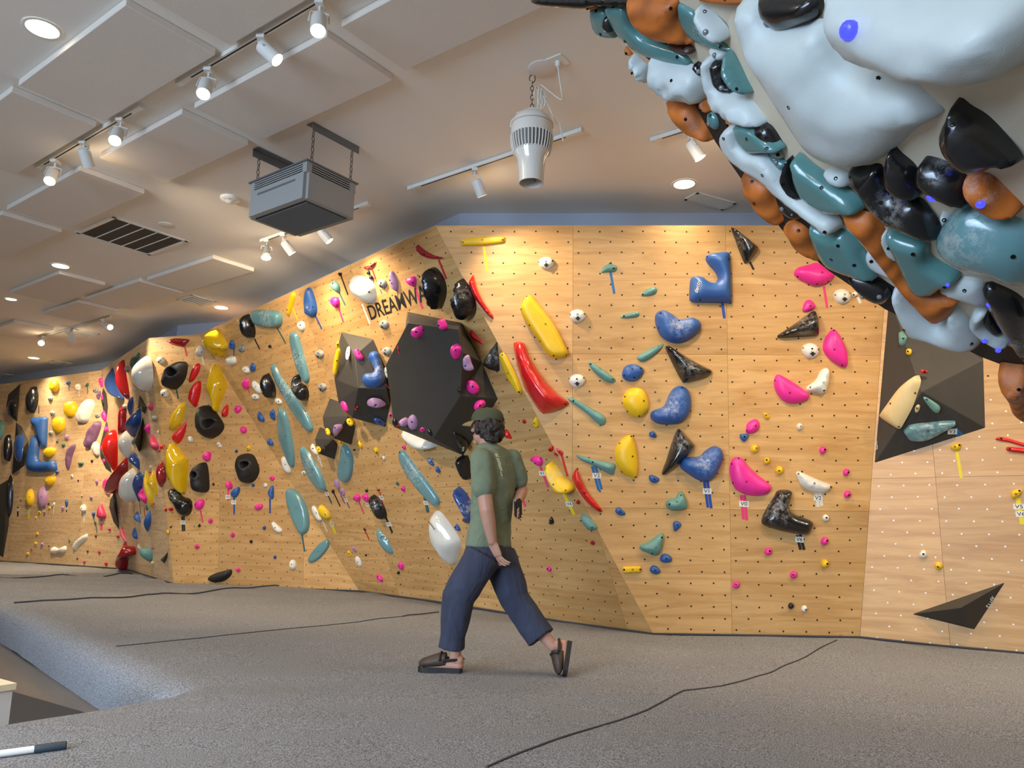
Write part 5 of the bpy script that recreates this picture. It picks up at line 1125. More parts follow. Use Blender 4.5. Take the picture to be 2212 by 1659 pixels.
D|red|p 5,350 60,390 140,450 135,470 60,430 -20,380|thin red edge hold just behind the man's shoulder|
T|D|red|188,690 235,803|20|red tape strip with a white card behind the man's arm|tag=V4@192,625,52,80
T|D|pink|240,1230 292,1362|40|pink tape strip behind the man's far hand
T|D|black|118,1405 188,1555|70|double black tape strip below the man's far hand|dbl
''')

run('''
@320,680,2.765
D|black|p 560,30 575,0 600,5 635,60 640,100 620,140 590,125 553,80|shiny black egg hold with white lettering, top left of the overhang|h=.16 txt=decoy,605,25,14,-65,w b=620,128
T|D|black|635,142 667,206|8|black tape strip under the shiny black egg hold
D|aqua|p 612,-2 622,-22 640,-27 740,-28 795,-12 804,30 798,58 770,72 690,72 635,56|chalky aqua tray hold lying flat, top left of the overhang|c=700,20,60 style=slab hf=.4
T|D|teal|770,76 821,170|8|teal tape strip under the chalky aqua tray hold
D|white|p 885,60 895,42 925,38 938,62 932,90 910,98|white pebble foothold under the thin yellow hold's tape|b=908,62
D|grey|a 1023,236,28|grey arrow jug right of the upper aqua blade, upper of two
D|grey|a 1037,433,28|grey arrow jug right of the upper aqua blade, lower of two
D|grey|a 557,202,25|grey arrow jug between the yellow cap and the aqua blade
D|white|p 560,315 580,308 605,325 605,345 585,352 565,335|white pebble touching a small blue knob, below the yellow cap|b=577,328
D|white|p 460,262 478,250 495,248 522,252 527,285 510,300 490,307 470,292|white knuckle hold below the yellow cap hold|b=487,290 bump=.3
D|blue|p 478,180 487,160 505,152 516,165 516,205 485,202|small blue hold at the yellow cap's tip, with tape|
T|D|navy|513,206 510,292|7|dark blue tape strip over the white knuckle hold
D|yellowgloss|p 342,130 355,108 385,95 420,110 460,155 482,195 450,215 425,256 390,245 348,202|glossy yellow cap hold with a drooping lip, left end of the overhang|h=.22 b=410,232;455,200 tilt=-.3
D|black|e 726,190,12,11|small black ring left on the wall, upper overhang|style=ring
D|blue|p 605,315 612,292 625,287 641,305 638,335 612,340|small blue knob touching the white pebble, below the yellow cap|
D|pink|p 552,410 570,388 587,375 602,400 599,440 570,438|pink knob above the white winged cluster, left of the overhang|b=560,410
T|D|pink|596,442 606,466|7|short pink tape scrap under the pink knob, left of the overhang
D|white|p 613,410 622,395 640,402 672,428 674,470 650,466 625,440|white winged hold left of the black egg with lettering|style=soft bump=.3
D|white|e 638,490,25,18,15|white pebble foothold below the white winged hold|
D|black|p 690,372 710,353 745,390 763,440 745,497 715,490 678,440|shiny black egg hold with white lettering, left of the long aqua blade|h=.16 txt=decoy,742,432,12,-72,w
D|black|p 872,368 880,360 898,375 905,410 950,430 960,475 940,515 905,500 862,452 858,405|shiny black kinked hold between the two upper aqua blades|h=.14 c=890,425,30
D|white|p 752,510 770,498 795,510 800,530 775,535|white foothold under the black egg, beside the long aqua blade|
D|aqua|p 845,130 850,110 870,103 897,122 935,250 963,365 955,403 932,402 885,320 852,200|upper chalky aqua blade, high on the overhang|c=885,265,55 style=slab hf=.35
D|aqua|p 728,312 735,298 748,298 790,370 870,480 950,590 985,668 978,696 945,684 850,560 760,405|longest aqua blade, chalked, crossing the left part of the overhang|c=815,450,75 style=slab hf=.35
D|aqua|p 785,562 798,558 828,595 852,700 870,830 866,902 848,912 812,840 775,722 770,625|smooth smoky aqua blade below the longest one|style=slab hf=.3
D|white|p 795,857 808,848 825,858 852,935 832,946 800,918|white rough foothold behind the smooth aqua blade's lower end|
D|white|j 927,945,13|white dot foothold left of the smallest black volume
D|blue|p 648,602 655,580 682,597 697,635 660,637|blue tear foothold at the fold, left of the longest aqua blade, left one|b=660,618
D|blue|p 722,592 745,562 757,580 756,628 738,622|blue tear foothold beside the longest aqua blade, right one|b=742,595
D|blue|p 706,748 720,740 742,750 748,776 720,780|blue foothold on the left fold below the two blue tears|
D|aqua|p 908,800 920,790 945,808 990,870 1040,960 1063,1030 1050,1050 1020,1045 965,985 920,890|chalky aqua blade left of the smallest black volume|c=955,900,55 style=slab hf=.35
T|D|teal|1062,1048 1096,1126|9|teal tape strip with a V3 card under the aqua blade by the smallest volume|tag=V3@1069,1069,20,22
@0,380,2.836
D|yellow|p 1748,845 1752,815 1782,725 1800,708 1813,738 1792,800 1768,855|thin yellow hold high on the overhang, left of the blue teardrop|b=1758,820 style=soft
T|D|yellow|1793,808 1826,886|8|yellow tape strip under the thin yellow hold
@320,680,2.765
C|redgloss|p 110,160 125,145 160,138 247,148 232,172 210,190 170,187 130,175|glossy red wing hold at the top of the left wall|style=soft b=232,155
T|C|red|219,190 232,247|10|red tape strip under the glossy red wing hold
C|stone|p 277,225 290,190 308,178 328,184 341,215 328,242 290,248|beige pebble hold at the top of the left wall|b=318,222
T|C|white|321,246 334,298|9|pale tape strip under the beige pebble hold
C|white|a 72,271,27|white arrow jug at the top of the left wall, upper of two
C|white|a 96,467,28|white arrow jug under the topmost black donut, lower of two
C|blackmatt|p 72,400 80,360 100,318 140,290 200,277 232,290 237,325 225,375 195,415 150,442 105,440 78,425|topmost black donut hold on the left wall|hole=131,341,27 h=.24
T|C|green|168,440 181,502|8|dark green tape strip under the topmost black donut
C|red|p 236,398 245,355 265,310 293,288 313,300 305,340 272,388 242,405|red leaf hold right of the topmost donut|style=soft b=293,300;247,397
C|red|p 230,490 240,450 270,410 302,392 318,410 312,478 285,550 260,540 232,512|larger red leaf hold under the first red leaf|style=soft b=300,405;262,470
C|yellowgloss|p 334,425 348,370 375,310 398,292 425,310 442,362 472,405 460,460 432,520 410,578 390,572 368,500 340,462|glossy yellow diamond hold at the top of the left wall|h=.17 b=400,300;338,450;460,452
C|yellowgloss|p 112,682 120,620 150,570 200,525 218,520 223,545 205,622 178,672 135,692|glossy yellow scoop hold below the red leaves|style=flange b=215,528;122,682
C|red|p 130,730 170,690 228,636 231,655 212,728 175,770 150,756|red horn hold below the yellow scoop|style=ridge hf=.6
C|white|p 234,735 250,724 271,742 263,762 238,756|white block foothold left of the middle black donut|b=240,740 sharp=.4
C|white|p 407,768 420,757 442,785 426,796|white block foothold below the middle black donut|b=420,778 sharp=.4
C|blackmatt|p 268,650 272,590 305,543 350,545 415,605 456,665 425,712 360,738 310,722 275,682|large black donut hold in the middle of the left wall|hole=352,649,29 h=.25
C|red|p 470,532 481,560 472,606 434,606 447,568|small red pyramid hold right of the large black donut|style=ridge hf=.6
C|pink|p 510,558 525,542 555,548 562,560 545,582 522,588|pink foothold right of the small red pyramid|b=527,562
C|pink|p 546,682 560,665 590,680 588,702 560,707|pink foothold on the left wall beside the fold|b=562,688
C|pink|p 317,850 335,823 375,819 374,860 350,876|pink tooth hold below the large black donut|b=345,848
C|yellowgloss|p 88,900 92,820 108,778 125,764 160,785 200,830 242,868 235,950 225,1040 210,1073 160,1052 120,1000 95,960|largest glossy yellow kite hold at the left wall's edge|h=.20 b=125,772;235,872;212,1062 style=soft
C|blackmatt|p 507,900 522,850 560,828 620,838 652,885 666,930 642,980 592,1006 545,997 517,942|black donut hold right of the centre of the left wall|hole=570,895,21 h=.22
C|blackmatt|p 243,985 255,922 298,890 336,881 356,910 367,1000 360,1050 312,1063 255,1046|black donut hold beside the large yellow kite|hole=271,955,19 h=.20
C|black|p 110,1065 118,1045 132,1037 165,1050 200,1085 250,1100 266,1135 255,1180 222,1204 180,1190 150,1142 122,1112|shiny black bent hold under the large yellow kite|c=150,1080,35 h=.14
T|C|black|208,1203 212,1288|20|double black tape strip with a V3 card under the shiny bent hold|dbl tag=V3@209,1240,28,24
C|pink|p 460,1000 488,995 506,1020 496,1041 465,1032|pink knob above the V0 card on the left wall|b=483,1018
T|C|pink|480,1040 477,1112|10|pink tape strip with a V0 card on the left wall|tag=V0@477,1088,28,24
C|blue|p 487,1065 510,1040 546,1027 547,1060 520,1093 495,1086|blue spoon hold above the V3 card on the left wall|b=510,1065
T|C|navy|513,1092 514,1192|9|dark blue tape strip with a V3 card on the left wall|tag=V3@512,1120,28,24
C|blue|p 710,1060 722,1042 730,1025 750,1021 751,1090 735,1101 716,1080|tall blue spoon hold left of the big teal blade|b=738,1062
T|C|navy|728,1097 728,1186|10|dark blue tape strip under the tall blue spoon hold
C|blue|j 625,1019,11|blue dot foothold under the black donut right of centre
C|white|p 683,1012 700,1005 715,1015 708,1030 688,1028|white foothold between the blue dot and the tall blue spoon|b=692,1016
C|pink|p 722,972 740,962 757,975 748,990 728,988|pink foothold right of the black donut right of centre|b=736,975
C|yellow|p 583,797 598,780 615,787 612,808 592,810|yellow foothold above the black donut right of centre|b=596,797
C|blue|j 527,813,11|blue dot foothold above the black donut right of centre
C|pink|p 629,1146 655,1129 687,1134 680,1156 650,1168|pink flake beside the tall blue spoon's tape|b=660,1145
C|pink|p 269,1135 290,1107 336,1105 331,1145 300,1168 280,1156|pink scoop hold right of the shiny bent hold|b=283,1132
T|C|pink|313,1168 326,1242|9|pink tape strip under the pink scoop hold
C|pink|j 371,1227,16|pink round foothold right of the pink tape strip
C|black|p 296,1258 308,1248 315,1262 302,1270|tiny black foothold below the pink tape strip|
C|white|p 732,1246 745,1237 775,1258 802,1282 795,1302 755,1293|white shell hold left of the big teal blade, low|b=758,1272
C|blue|j 690,1272,12|blue dot foothold left of the white shell, low
C|pink|j 505,1311,15|pink round foothold low in the middle of the left wall
C|pink|j 290,1388,15|pink round foothold low, nearer the corner wall
C|black|j 612,1354,11|black dot foothold low on the left wall
C|blue|j 758,1446,11|blue dot foothold low, left of the white blocky one
C|white|p 838,1492 852,1464 880,1470 886,1506 862,1524 842,1512|white blocky foothold near the mat under the big teal blade|b=857,1490
C|pink|p 520,1520 540,1511 553,1525 545,1536 525,1533|pink foothold beside the low black slab|b=537,1523
C|blackmatt|p 344,1576 380,1550 450,1530 499,1521 496,1555 450,1590 390,1602 356,1592|matt black slab hold just above the mat, left wall|h=.10 style=soft b=470,1540
C|maroon|j 391,1012,9|tiny dark red foothold right of the black donut by the yellow kite
C|aqua|p 818,1055 830,1040 855,1037 900,1060 945,1130 965,1220 957,1288 915,1312 880,1270 840,1180 820,1110|big smoky teal oval blade low on the left wall|style=slab hf=.3
T|C|teal|918,1312 935,1414|9|teal tape strip under the big smoky teal oval blade
@0,800,3.456
V7l|black|p 50,290 62,248 78,222 105,222 120,262 110,345 88,350 68,330|glossy black hold on the half-moon volume, far left wall|h=.10
A|black|p 192,225 205,170 228,155 245,120 268,128 288,190 280,262 242,316 215,305 200,265|glossy black double-lobed hold, top of the far left wall|h=.16 hf=.5
T|A|black|290,262 290,325|5|thin black tape strip beside the glossy double-lobed hold
A|yellow|p 357,105 380,77 430,75 445,110 430,150 400,163 370,145|yellow ball hold at the top of the far left wall|b=370,95 hf=.4
T|A|yellow|415,168 415,232|6|thin yellow tape strip under the top yellow ball
A|blue|p 490,92 508,82 527,88 520,106 508,112 495,104|small blue hold at the top of the far left wall|
T|A|navy|514,112 517,154|5|dark blue tape strip at the top of the far left wall
A|white|e 580,125,23,27|small white round hold at the top of the far left wall|b=580,128
T|A|white|589,152 592,196|5|white tape strip at the top of the far left wall
A|green|p 633,118 648,105 662,92 663,115 650,122|small dark green hold at the top of the far left wall|
T|A|green|653,120 655,176|6|dark green tape strip at the top of the far left wall
A|grey|a 712,148,24|grey arrow jug near the far corner, upper of two
A|grey|a 375,210,21|grey arrow jug under the top yellow ball
A|grey|a 391,320,22|grey arrow jug left of the middle yellow ball
A|grey|a 726,336,22|grey arrow jug near the far corner, lower of two
A|grey|a 378,467,20|grey arrow jug beside the blue T-shaped hold
A|mauve|p 715,190 728,172 745,150 756,172 748,195 735,222|mauve rough hold between grey jug and corner volume|
A|yellow|p 465,295 475,245 510,228 560,235 577,278 560,332 515,351 480,335|middle yellow ball hold on the far left wall|b=480,270 hf=.4
A|white|p 560,345 580,280 620,230 660,212 700,225 706,265 680,325 650,380 600,393 565,380|large white rock hold on the far left wall|bump=.35 b=597,297
A|yellow|p 380,405 395,355 440,347 480,360 488,402 470,447 430,470 395,452|lowest yellow ball hold beside the blue T-shaped hold|b=395,385 hf=.4
A|teal|p -25,380 0,376 35,405 32,440 14,500 -20,505|sea-green hold cut by the picture's left edge|
A|black|p 28,592 40,510 65,478 92,540 90,622 56,682 36,650|glossy black spindle hold at the left edge of the far left wall|h=.12
V8|bluegloss|p 103,580 115,500 145,474 174,500 170,612 148,685 115,662|blue oval hold on the black kite-shaped volume|h=.10
A|blue|p 217,362 235,350 350,348 358,385 350,560 335,572 310,540 270,442 232,412|blue T-shaped hold on the far left wall|h=.14 b=300,372;340,480
A|blue|p 240,488 268,498 276,560 270,660 300,680 410,672 423,700 415,752 220,756 188,715 190,650 215,560|blue L-shaped hold below the blue T-shaped one|h=.14 b=240,700;390,712
A|yellow|p 318,608 350,575 410,580 418,612 370,657 330,642|yellow tooth hold right of the blue L|b=345,610
A|lilac|p 482,500 498,476 518,490 510,515 488,520|small lilac foothold above the lilac star|
A|green|p 457,552 475,545 490,560 470,574|small green foothold left of the lilac star|
A|green|p 417,530 428,524 436,540 424,543|tiny green foothold beside the lowest yellow ball|
A|mauve|p 485,655 500,590 530,565 562,548 566,572 536,640 520,700 503,742 490,712|mauve star hold on the far left wall|bump=.4
A|mauve|p 620,560 630,500 690,402 738,377 760,402 742,462 700,542 652,582|long mauve rock hold near the far corner|bump=.4
A|stone|p 678,590 705,530 742,560 746,630 725,641|white rough flake under the long mauve rock|bump=.3
A|green|p 577,692 600,685 628,692 602,714|small green bar foothold below the mauve star|
A|maroon|e 686,676,12,10|tiny red foothold near the far corner below the white flake|
A|blue|p 410,765 425,748 443,755 432,774|small blue foothold under the blue L's right end|
A|yellow|p 330,800 345,791 416,795 410,832 370,866 342,846|yellow wedge hold below the blue L|b=347,836
A|stone|p 527,795 538,773 547,795 533,806|tiny beige foothold right of the yellow wedge|
A|maroon|e 584,823,7,8|tiny dark foothold right of the tiny beige one|
A|lilac|p 708,828 722,812 736,828 724,850|small lilac foothold near the far corner, upper of two|
V9|black|p 122,765 145,800 156,900 140,1000 112,1080 85,1112 53,1052 50,950 65,842 92,785|long glossy black hold with white lettering at the left edge|h=.16 txt=decoy,103,895,22,82,w
T|A|black|133,1018 133,1088|12|double black tape strip with a card beside the long glossy black hold|dbl tag=V4@136,1040,16,20
A|yellow|p 187,955 205,905 228,882 252,912 258,962 240,1000 218,1014 196,988|yellow drop hold above the V2 card on the far left wall|b=220,945
T|A|yellow|217,1018 214,1110|14|yellow tape strip with a V2 card on the far left wall|tag=V2@215,1055,18,20
A|lilac|p 273,938 290,900 322,862 350,900 358,945 340,1000 305,1026 293,1000 280,972|lilac drop hold above the mauve tape on the far left wall|b=307,945
T|A|lilac|333,1008 330,1090|12|mauve tape strip with a V2 card on the far left wall|tag=V2@331,1048,18,20
A|yellow|j 293,1061,12|tiny yellow foothold left of the mauve tape strip
A|yellow|j 265,1102,9|tiny yellow foothold below the one beside the mauve tape
A|yellow|j 371,1028,10|tiny yellow foothold right of the lilac drop
A|yellow|j 275,1217,12|tiny yellow foothold, top of the low column on the far left wall
A|yellow|j 267,1293,12|tiny yellow foothold, middle of the low column on the far left wall
A|yellow|j 208,1368,12|lowest tiny yellow foothold on the far left wall
A|orange|j 238,1335,9|tiny orange foothold just above the lowest yellow one
A|maroon|j 362,995,8|tiny dark foothold right of the lilac drop
A|maroon|j 157,970,7|tiny dark foothold right of the long glossy black hold
A|white|p 382,1010 412,984 406,1010 390,1021|white fin foothold right of the lilac drop|
T|A|white|401,1018 400,1075|6|white tape strip under the white fin foothold
A|lilac|p 456,1030 468,1012 482,1025 470,1045|small lilac foothold left of the small blue oval|
A|blue|e 497,987,13,24|small blue oval hold with a black tape on the far left wall|
T|A|black|497,1010 497,1056|8|black tape strip with a card under the small blue oval|tag=V3@497,1032,13,18
A|stone|j 610,940,9|tiny beige foothold left of the lilac pair
A|lilac|p 667,945 682,934 693,948 680,966|small lilac foothold near the far corner, lower of two|
A|white|p 598,1032 620,1000 640,1012 643,1050 607,1052|white cone hold low on the far left wall|
T|A|white|625,1055 628,1130|8|white tape strip with a card under the white cone hold|tag=V1@626,1080,16,20
A|blue|p 682,1058 696,1066 711,1058 710,1078 697,1090 684,1076|small blue heart hold left of the rose cone|
T|A|green|699,1090 704,1128|5|teal tape strip under the small blue heart hold
A|green|p 700,1138 712,1125 720,1138 712,1150|small green foothold under the blue heart|
T|A|green|716,1150 724,1214|6|dark green tape strip under the small green foothold
A|rose|p 718,1082 728,1040 748,997 770,1030 794,1085 790,1101 755,1111 722,1102|rose cone hold low on the far left wall|
T|A|pink|757,1112 757,1190|16|double pink tape strip with a V0 card under the rose cone|dbl tag=V0@755,1135,18,20
A|lilac|p 300,1300 315,1283 326,1300 310,1316|small lilac foothold left of the white bones|
A|white|p 368,1348 375,1325 400,1317 430,1331 480,1310 497,1314 497,1345 470,1361 430,1356 395,1371 375,1364|white bone hold near the mat, left of two|b=415,1336 style=soft
A|white|p 535,1332 545,1290 580,1255 640,1222 655,1222 650,1256 610,1285 580,1310 552,1346 538,1345|white bone hold near the mat, right of two|b=575,1263 style=soft
A|green|j 517,1273,8|tiny green foothold between the two white bones
A|maroon|j 652,1353,9|tiny dark foothold right of the bones, upper
A|rose|j 742,1355,12|tiny rose foothold low in the far corner, left of the red shell
A|rose|j 628,1430,11|tiny rose foothold nearest the mat below the right bone
A|rose|j 790,1440,14|rose foothold nearest the mat beside the red shell
A|rose|j 818,1190,11|rose foothold left of the black sickle volume's tip
A|rose|j 880,1243,13|rose foothold above the dark red shell
A|maroon|j 717,1238,9|tiny dark foothold right of the bones under the green tape
A|maroon|j 575,1408,7|tiny dark foothold below the right bone's lower end
A|maroon|j 60,1155,9|tiny dark foothold at the tall left-edge volume's side
A|maroon|j 365,1312,6|tiny dark foothold above the left bone
@180,740,6.382
A|pink|p 204,525 215,492 240,480 282,500 272,580 260,626 225,580|pink hold at the top of the far corner|
A|grey|e 268,455,30,24,-20|grey pebble at the top of the far corner|
A|pink|p 242,745 258,716 285,735 306,775 290,793 255,785|pink foothold on the edge of the long corner volume, upper one|
A|black|e 288,852,26,34|shiny black nub on the long corner volume|
A|pink|p 237,1002 260,955 282,930 326,1000 306,1096 262,1052|rose-pink hold tucked behind the long corner volume|
A|pink|p 288,1195 298,1146 330,1165 358,1200 335,1232 300,1235|pink foothold on the edge of the long corner volume, middle one|
A|pink|e 252,1450,22,28|pink foothold behind the big red blade, upper of two|
A|pink|e 292,1632,34,34|pink foothold behind the big red blade, lower of two|
B|redlip|p 395,1200 432,1196 452,1206 465,1350 469,1560 468,1700 455,1790 400,1740 330,1600 288,1500 272,1390 318,1270|big bright red blade hold in the far corner|
B|bluegloss|p 400,345 420,380 440,470 500,640 562,760 558,796 510,765 380,700 318,600 303,530 318,470 360,400|blue wave lip high in the far corner|
B|redgloss|p 550,230 568,260 590,450 620,620 637,745 610,785 520,680 460,540 453,400 488,285|tall dark red lip high on the corner wall|
B|green|p 765,135 776,200 730,270 690,375 670,360 645,300 655,240 682,195 705,208|dark green flame-shaped hold at the top of the corner wall|
B|whitegloss|p 880,178 915,200 940,300 952,450 942,580 900,686 800,640 720,530 690,420 715,315 800,225|large glossy white half-dome at the top of the corner wall|
B|grey|e 606,362,32,46|grey pebble between the tall red lip and the white half-dome|
B|stone|e 706,645,20,26|beige jug under the white half-dome's lower left|
B|green|e 815,655,19,18|tiny green foothold under the white half-dome|
B|bluegloss|p 680,745 690,800 675,900 655,1006 628,965 610,880 635,785|slim blue leaf lip under the tall red lip|
B|teal|p 785,902 800,880 825,868 865,882 855,922 810,936|sea-green knob on the small black diamond volume|
B|bluegloss|p 784,910 788,1080 750,1200 698,1310 630,1240 597,1150 612,1070 690,985|big blue lip beside the tall thin black wedge|
B|teal|e 775,1102,16,24|pale green knob at the top of the thin black wedge|
B|teal|p 668,1370 690,1330 718,1335 705,1395 682,1405|pale green knobs at the lower left of the thin black wedge|
B|redgloss|p 540,850 582,900 590,1050 588,1230 530,1275 490,1270 484,1150 492,950|narrow red lip behind the lower white half-dome|
B|stone|e 570,880,30,40|stone pebble at the top of the narrow red lip|
B|whitegloss|p 612,1208 640,1300 648,1450 640,1575 600,1592 525,1485 490,1380 508,1290 560,1232|glossy white half-dome in the middle of the corner wall|
B|pink|p 840,1176 870,1140 902,1108 920,1150 916,1215 905,1268 868,1222|pink tear hold on the bright side of the corner wall|
B|rose|p 895,882 925,850 957,823 958,918 920,931|rose triangle hold on the bright side of the corner wall|
B|grey|e 985,1040,36,48|grey pebble near the corner wall's right edge|
B|rose|p 914,1322 930,1290 957,1264 990,1320 1036,1410 1026,1472 985,1487 940,1420|rose pinch with a scooped hollow on the corner wall|
B|red|e 1078,1436,22,38|red foothold at the corner wall's right edge, larger of two|
B|red|e 1050,1490,17,22|red foothold at the corner wall's right edge, smaller of two|
B|stone|e 1033,1230,15,22|beige foothold at the corner wall's right edge|
@180,980,5.926
B|bluegloss|p 600,0 650,-25 690,30 715,100 722,190 712,204 640,130 585,65|blue curl hold above the glossy blue leaf on the corner wall|
B|redgloss|p 550,44 570,80 572,160 560,232 520,360 480,482 400,512 310,492 286,435 320,330 420,190|huge dark red lip jutting from the corner wall|
A|pink|p 300,310 322,322 300,420 350,530 270,472 243,402 262,345|pink hold peeping out under the huge dark red lip|
B|whitegloss|p 620,185 645,200 668,275 672,450 660,602 600,622 490,532 473,400 508,282|grey-white bowl dome beside the huge dark red lip|
B|bluegloss|p 715,232 757,290 752,420 735,520 715,622 670,512 638,395 665,282|glossy blue leaf right of the grey-white bowl|
B|yellowgloss|p 885,188 922,270 945,440 947,548 900,482 828,372 838,320 870,262|upper yellow spike hold on the corner wall|
B|yellow|p 800,213 842,310 882,430 897,560 890,662 850,642 790,442 778,332|lower chalky yellow spike hold on the corner wall|c=830,420,70
B|pink|p 760,438 772,490 812,560 803,636 760,602 706,512|pink ring pinch under the yellow spikes|
B|redgloss|p 1010,94 1032,200 1036,350 1000,437 958,362 938,245 960,150|red leaf lip at the corner wall's right edge beside the yellow kite|
B|teal|e 775,268,20,34|pale teal knob left of the yellow spikes|
B|stone|p 845,175 860,150 880,165 868,195|tiny cream cube above the yellow spikes|
B|rose|e 857,236,16,20|tiny pink foothold above the yellow spikes|
B|green|p 792,680 812,662 830,690 820,728|small dark green foothold under the pink ring pinch|
B|rose|e 905,640,15,16|tiny red foothold at the lower yellow spike's tip|
B|rose|e 458,740,13,20|tiny red foothold right of the black sickle volume|
B|blue|p 695,738 715,790 736,870 730,880 655,830 662,780|matt blue fin on the corner wall, left of the larger blue almond|
B|blue|p 850,724 866,830 850,930 822,996 785,922 788,835|larger matt blue almond low on the corner wall|
B|blue|p 655,944 680,1000 693,1055 685,1096 640,1062 630,1010|slim matt blue fin low on the corner wall|
B|rose|p 495,930 530,1040 557,1136 482,1042 470,1000|red fin above the dark red shell in the corner|
B|redgloss|p 525,1128 590,1195 655,1178 664,1290 580,1332 545,1500 440,1452 416,1385 438,1310 490,1230|dark red shell hold standing on the mat in the far corner|
B|teal|p 738,1200 800,1192 862,1196 882,1290 868,1386 790,1332 736,1262|sea-green fan hold low on the corner wall|
B|stone|p 690,1190 708,1150 730,1222 710,1215|small beige cone above the sea-green fan|
B|rose|e 890,1210,18,20|tiny pink foothold right of the sea-green fan|
B|cream|e 887,1394,18,22|tiny yellow foothold under the sea-green fan|
B|yellow|e 1083,1005,16,32|tiny yellow foothold at the corner wall's right edge|
C|red|p 1032,720 1050,698 1072,705 1070,735 1048,742|small red hold at the left wall's edge, left of two|
C|red|p 1083,702 1130,688 1156,715 1112,738|small red hold beside the shiny bent black hold, right of two|
C|maroon|e 1118,940,16,14|tiny dark red foothold at the left wall's edge|
T|B|red|783,690 788,802|10|red tape strip on the corner wall under the pink ring pinch
T|B|black|720,622 731,772|9|black tape strip on the corner wall under the glossy blue leaf
''')
# painted word on the overhang
F = FD; P0, P1 = F.cast(660+470/3.318, 500+643/3.318), F.cast(660+884/3.318, 500+497/3.318); PT = F.cast(660+434/3.318, 500+543/3.318)
w0 = bpy.data.objects['wall_centre']; O = F.cast(660+655/3.318, 500+515/3.318); l0, l1, lt = [Vector(F.loc(p, O)) for p in (P0, P1, PT)]
d = (l1-l0); up = Vector((-d.y, d.x, 0)).normalized(); hh = abs((lt-l0).dot(up)); ang = math.atan2(d.y, d.x); mid = (l0+l1)/2+up*hh/2
me = text_mesh('DREAMWA', hh/.72, bold=hh*.018); xs = [v.co.x for v in me.vertices]; wid = max(xs)-min(xs); me.materials.clear(); me.materials.append(INK)
sq = inst('painted_lettering', me, w0); sq.matrix_local = w0.matrix_world.inverted() @ F.frame(O) @ Matrix.Translation((mid.x, mid.y, .0015)) @ Matrix.Rotation(ang, 4, 'Z') @ Matrix.Diagonal((d.length/wid, 1, 1, 1))
for fa, x, y in (('C', 0, 0),): pass

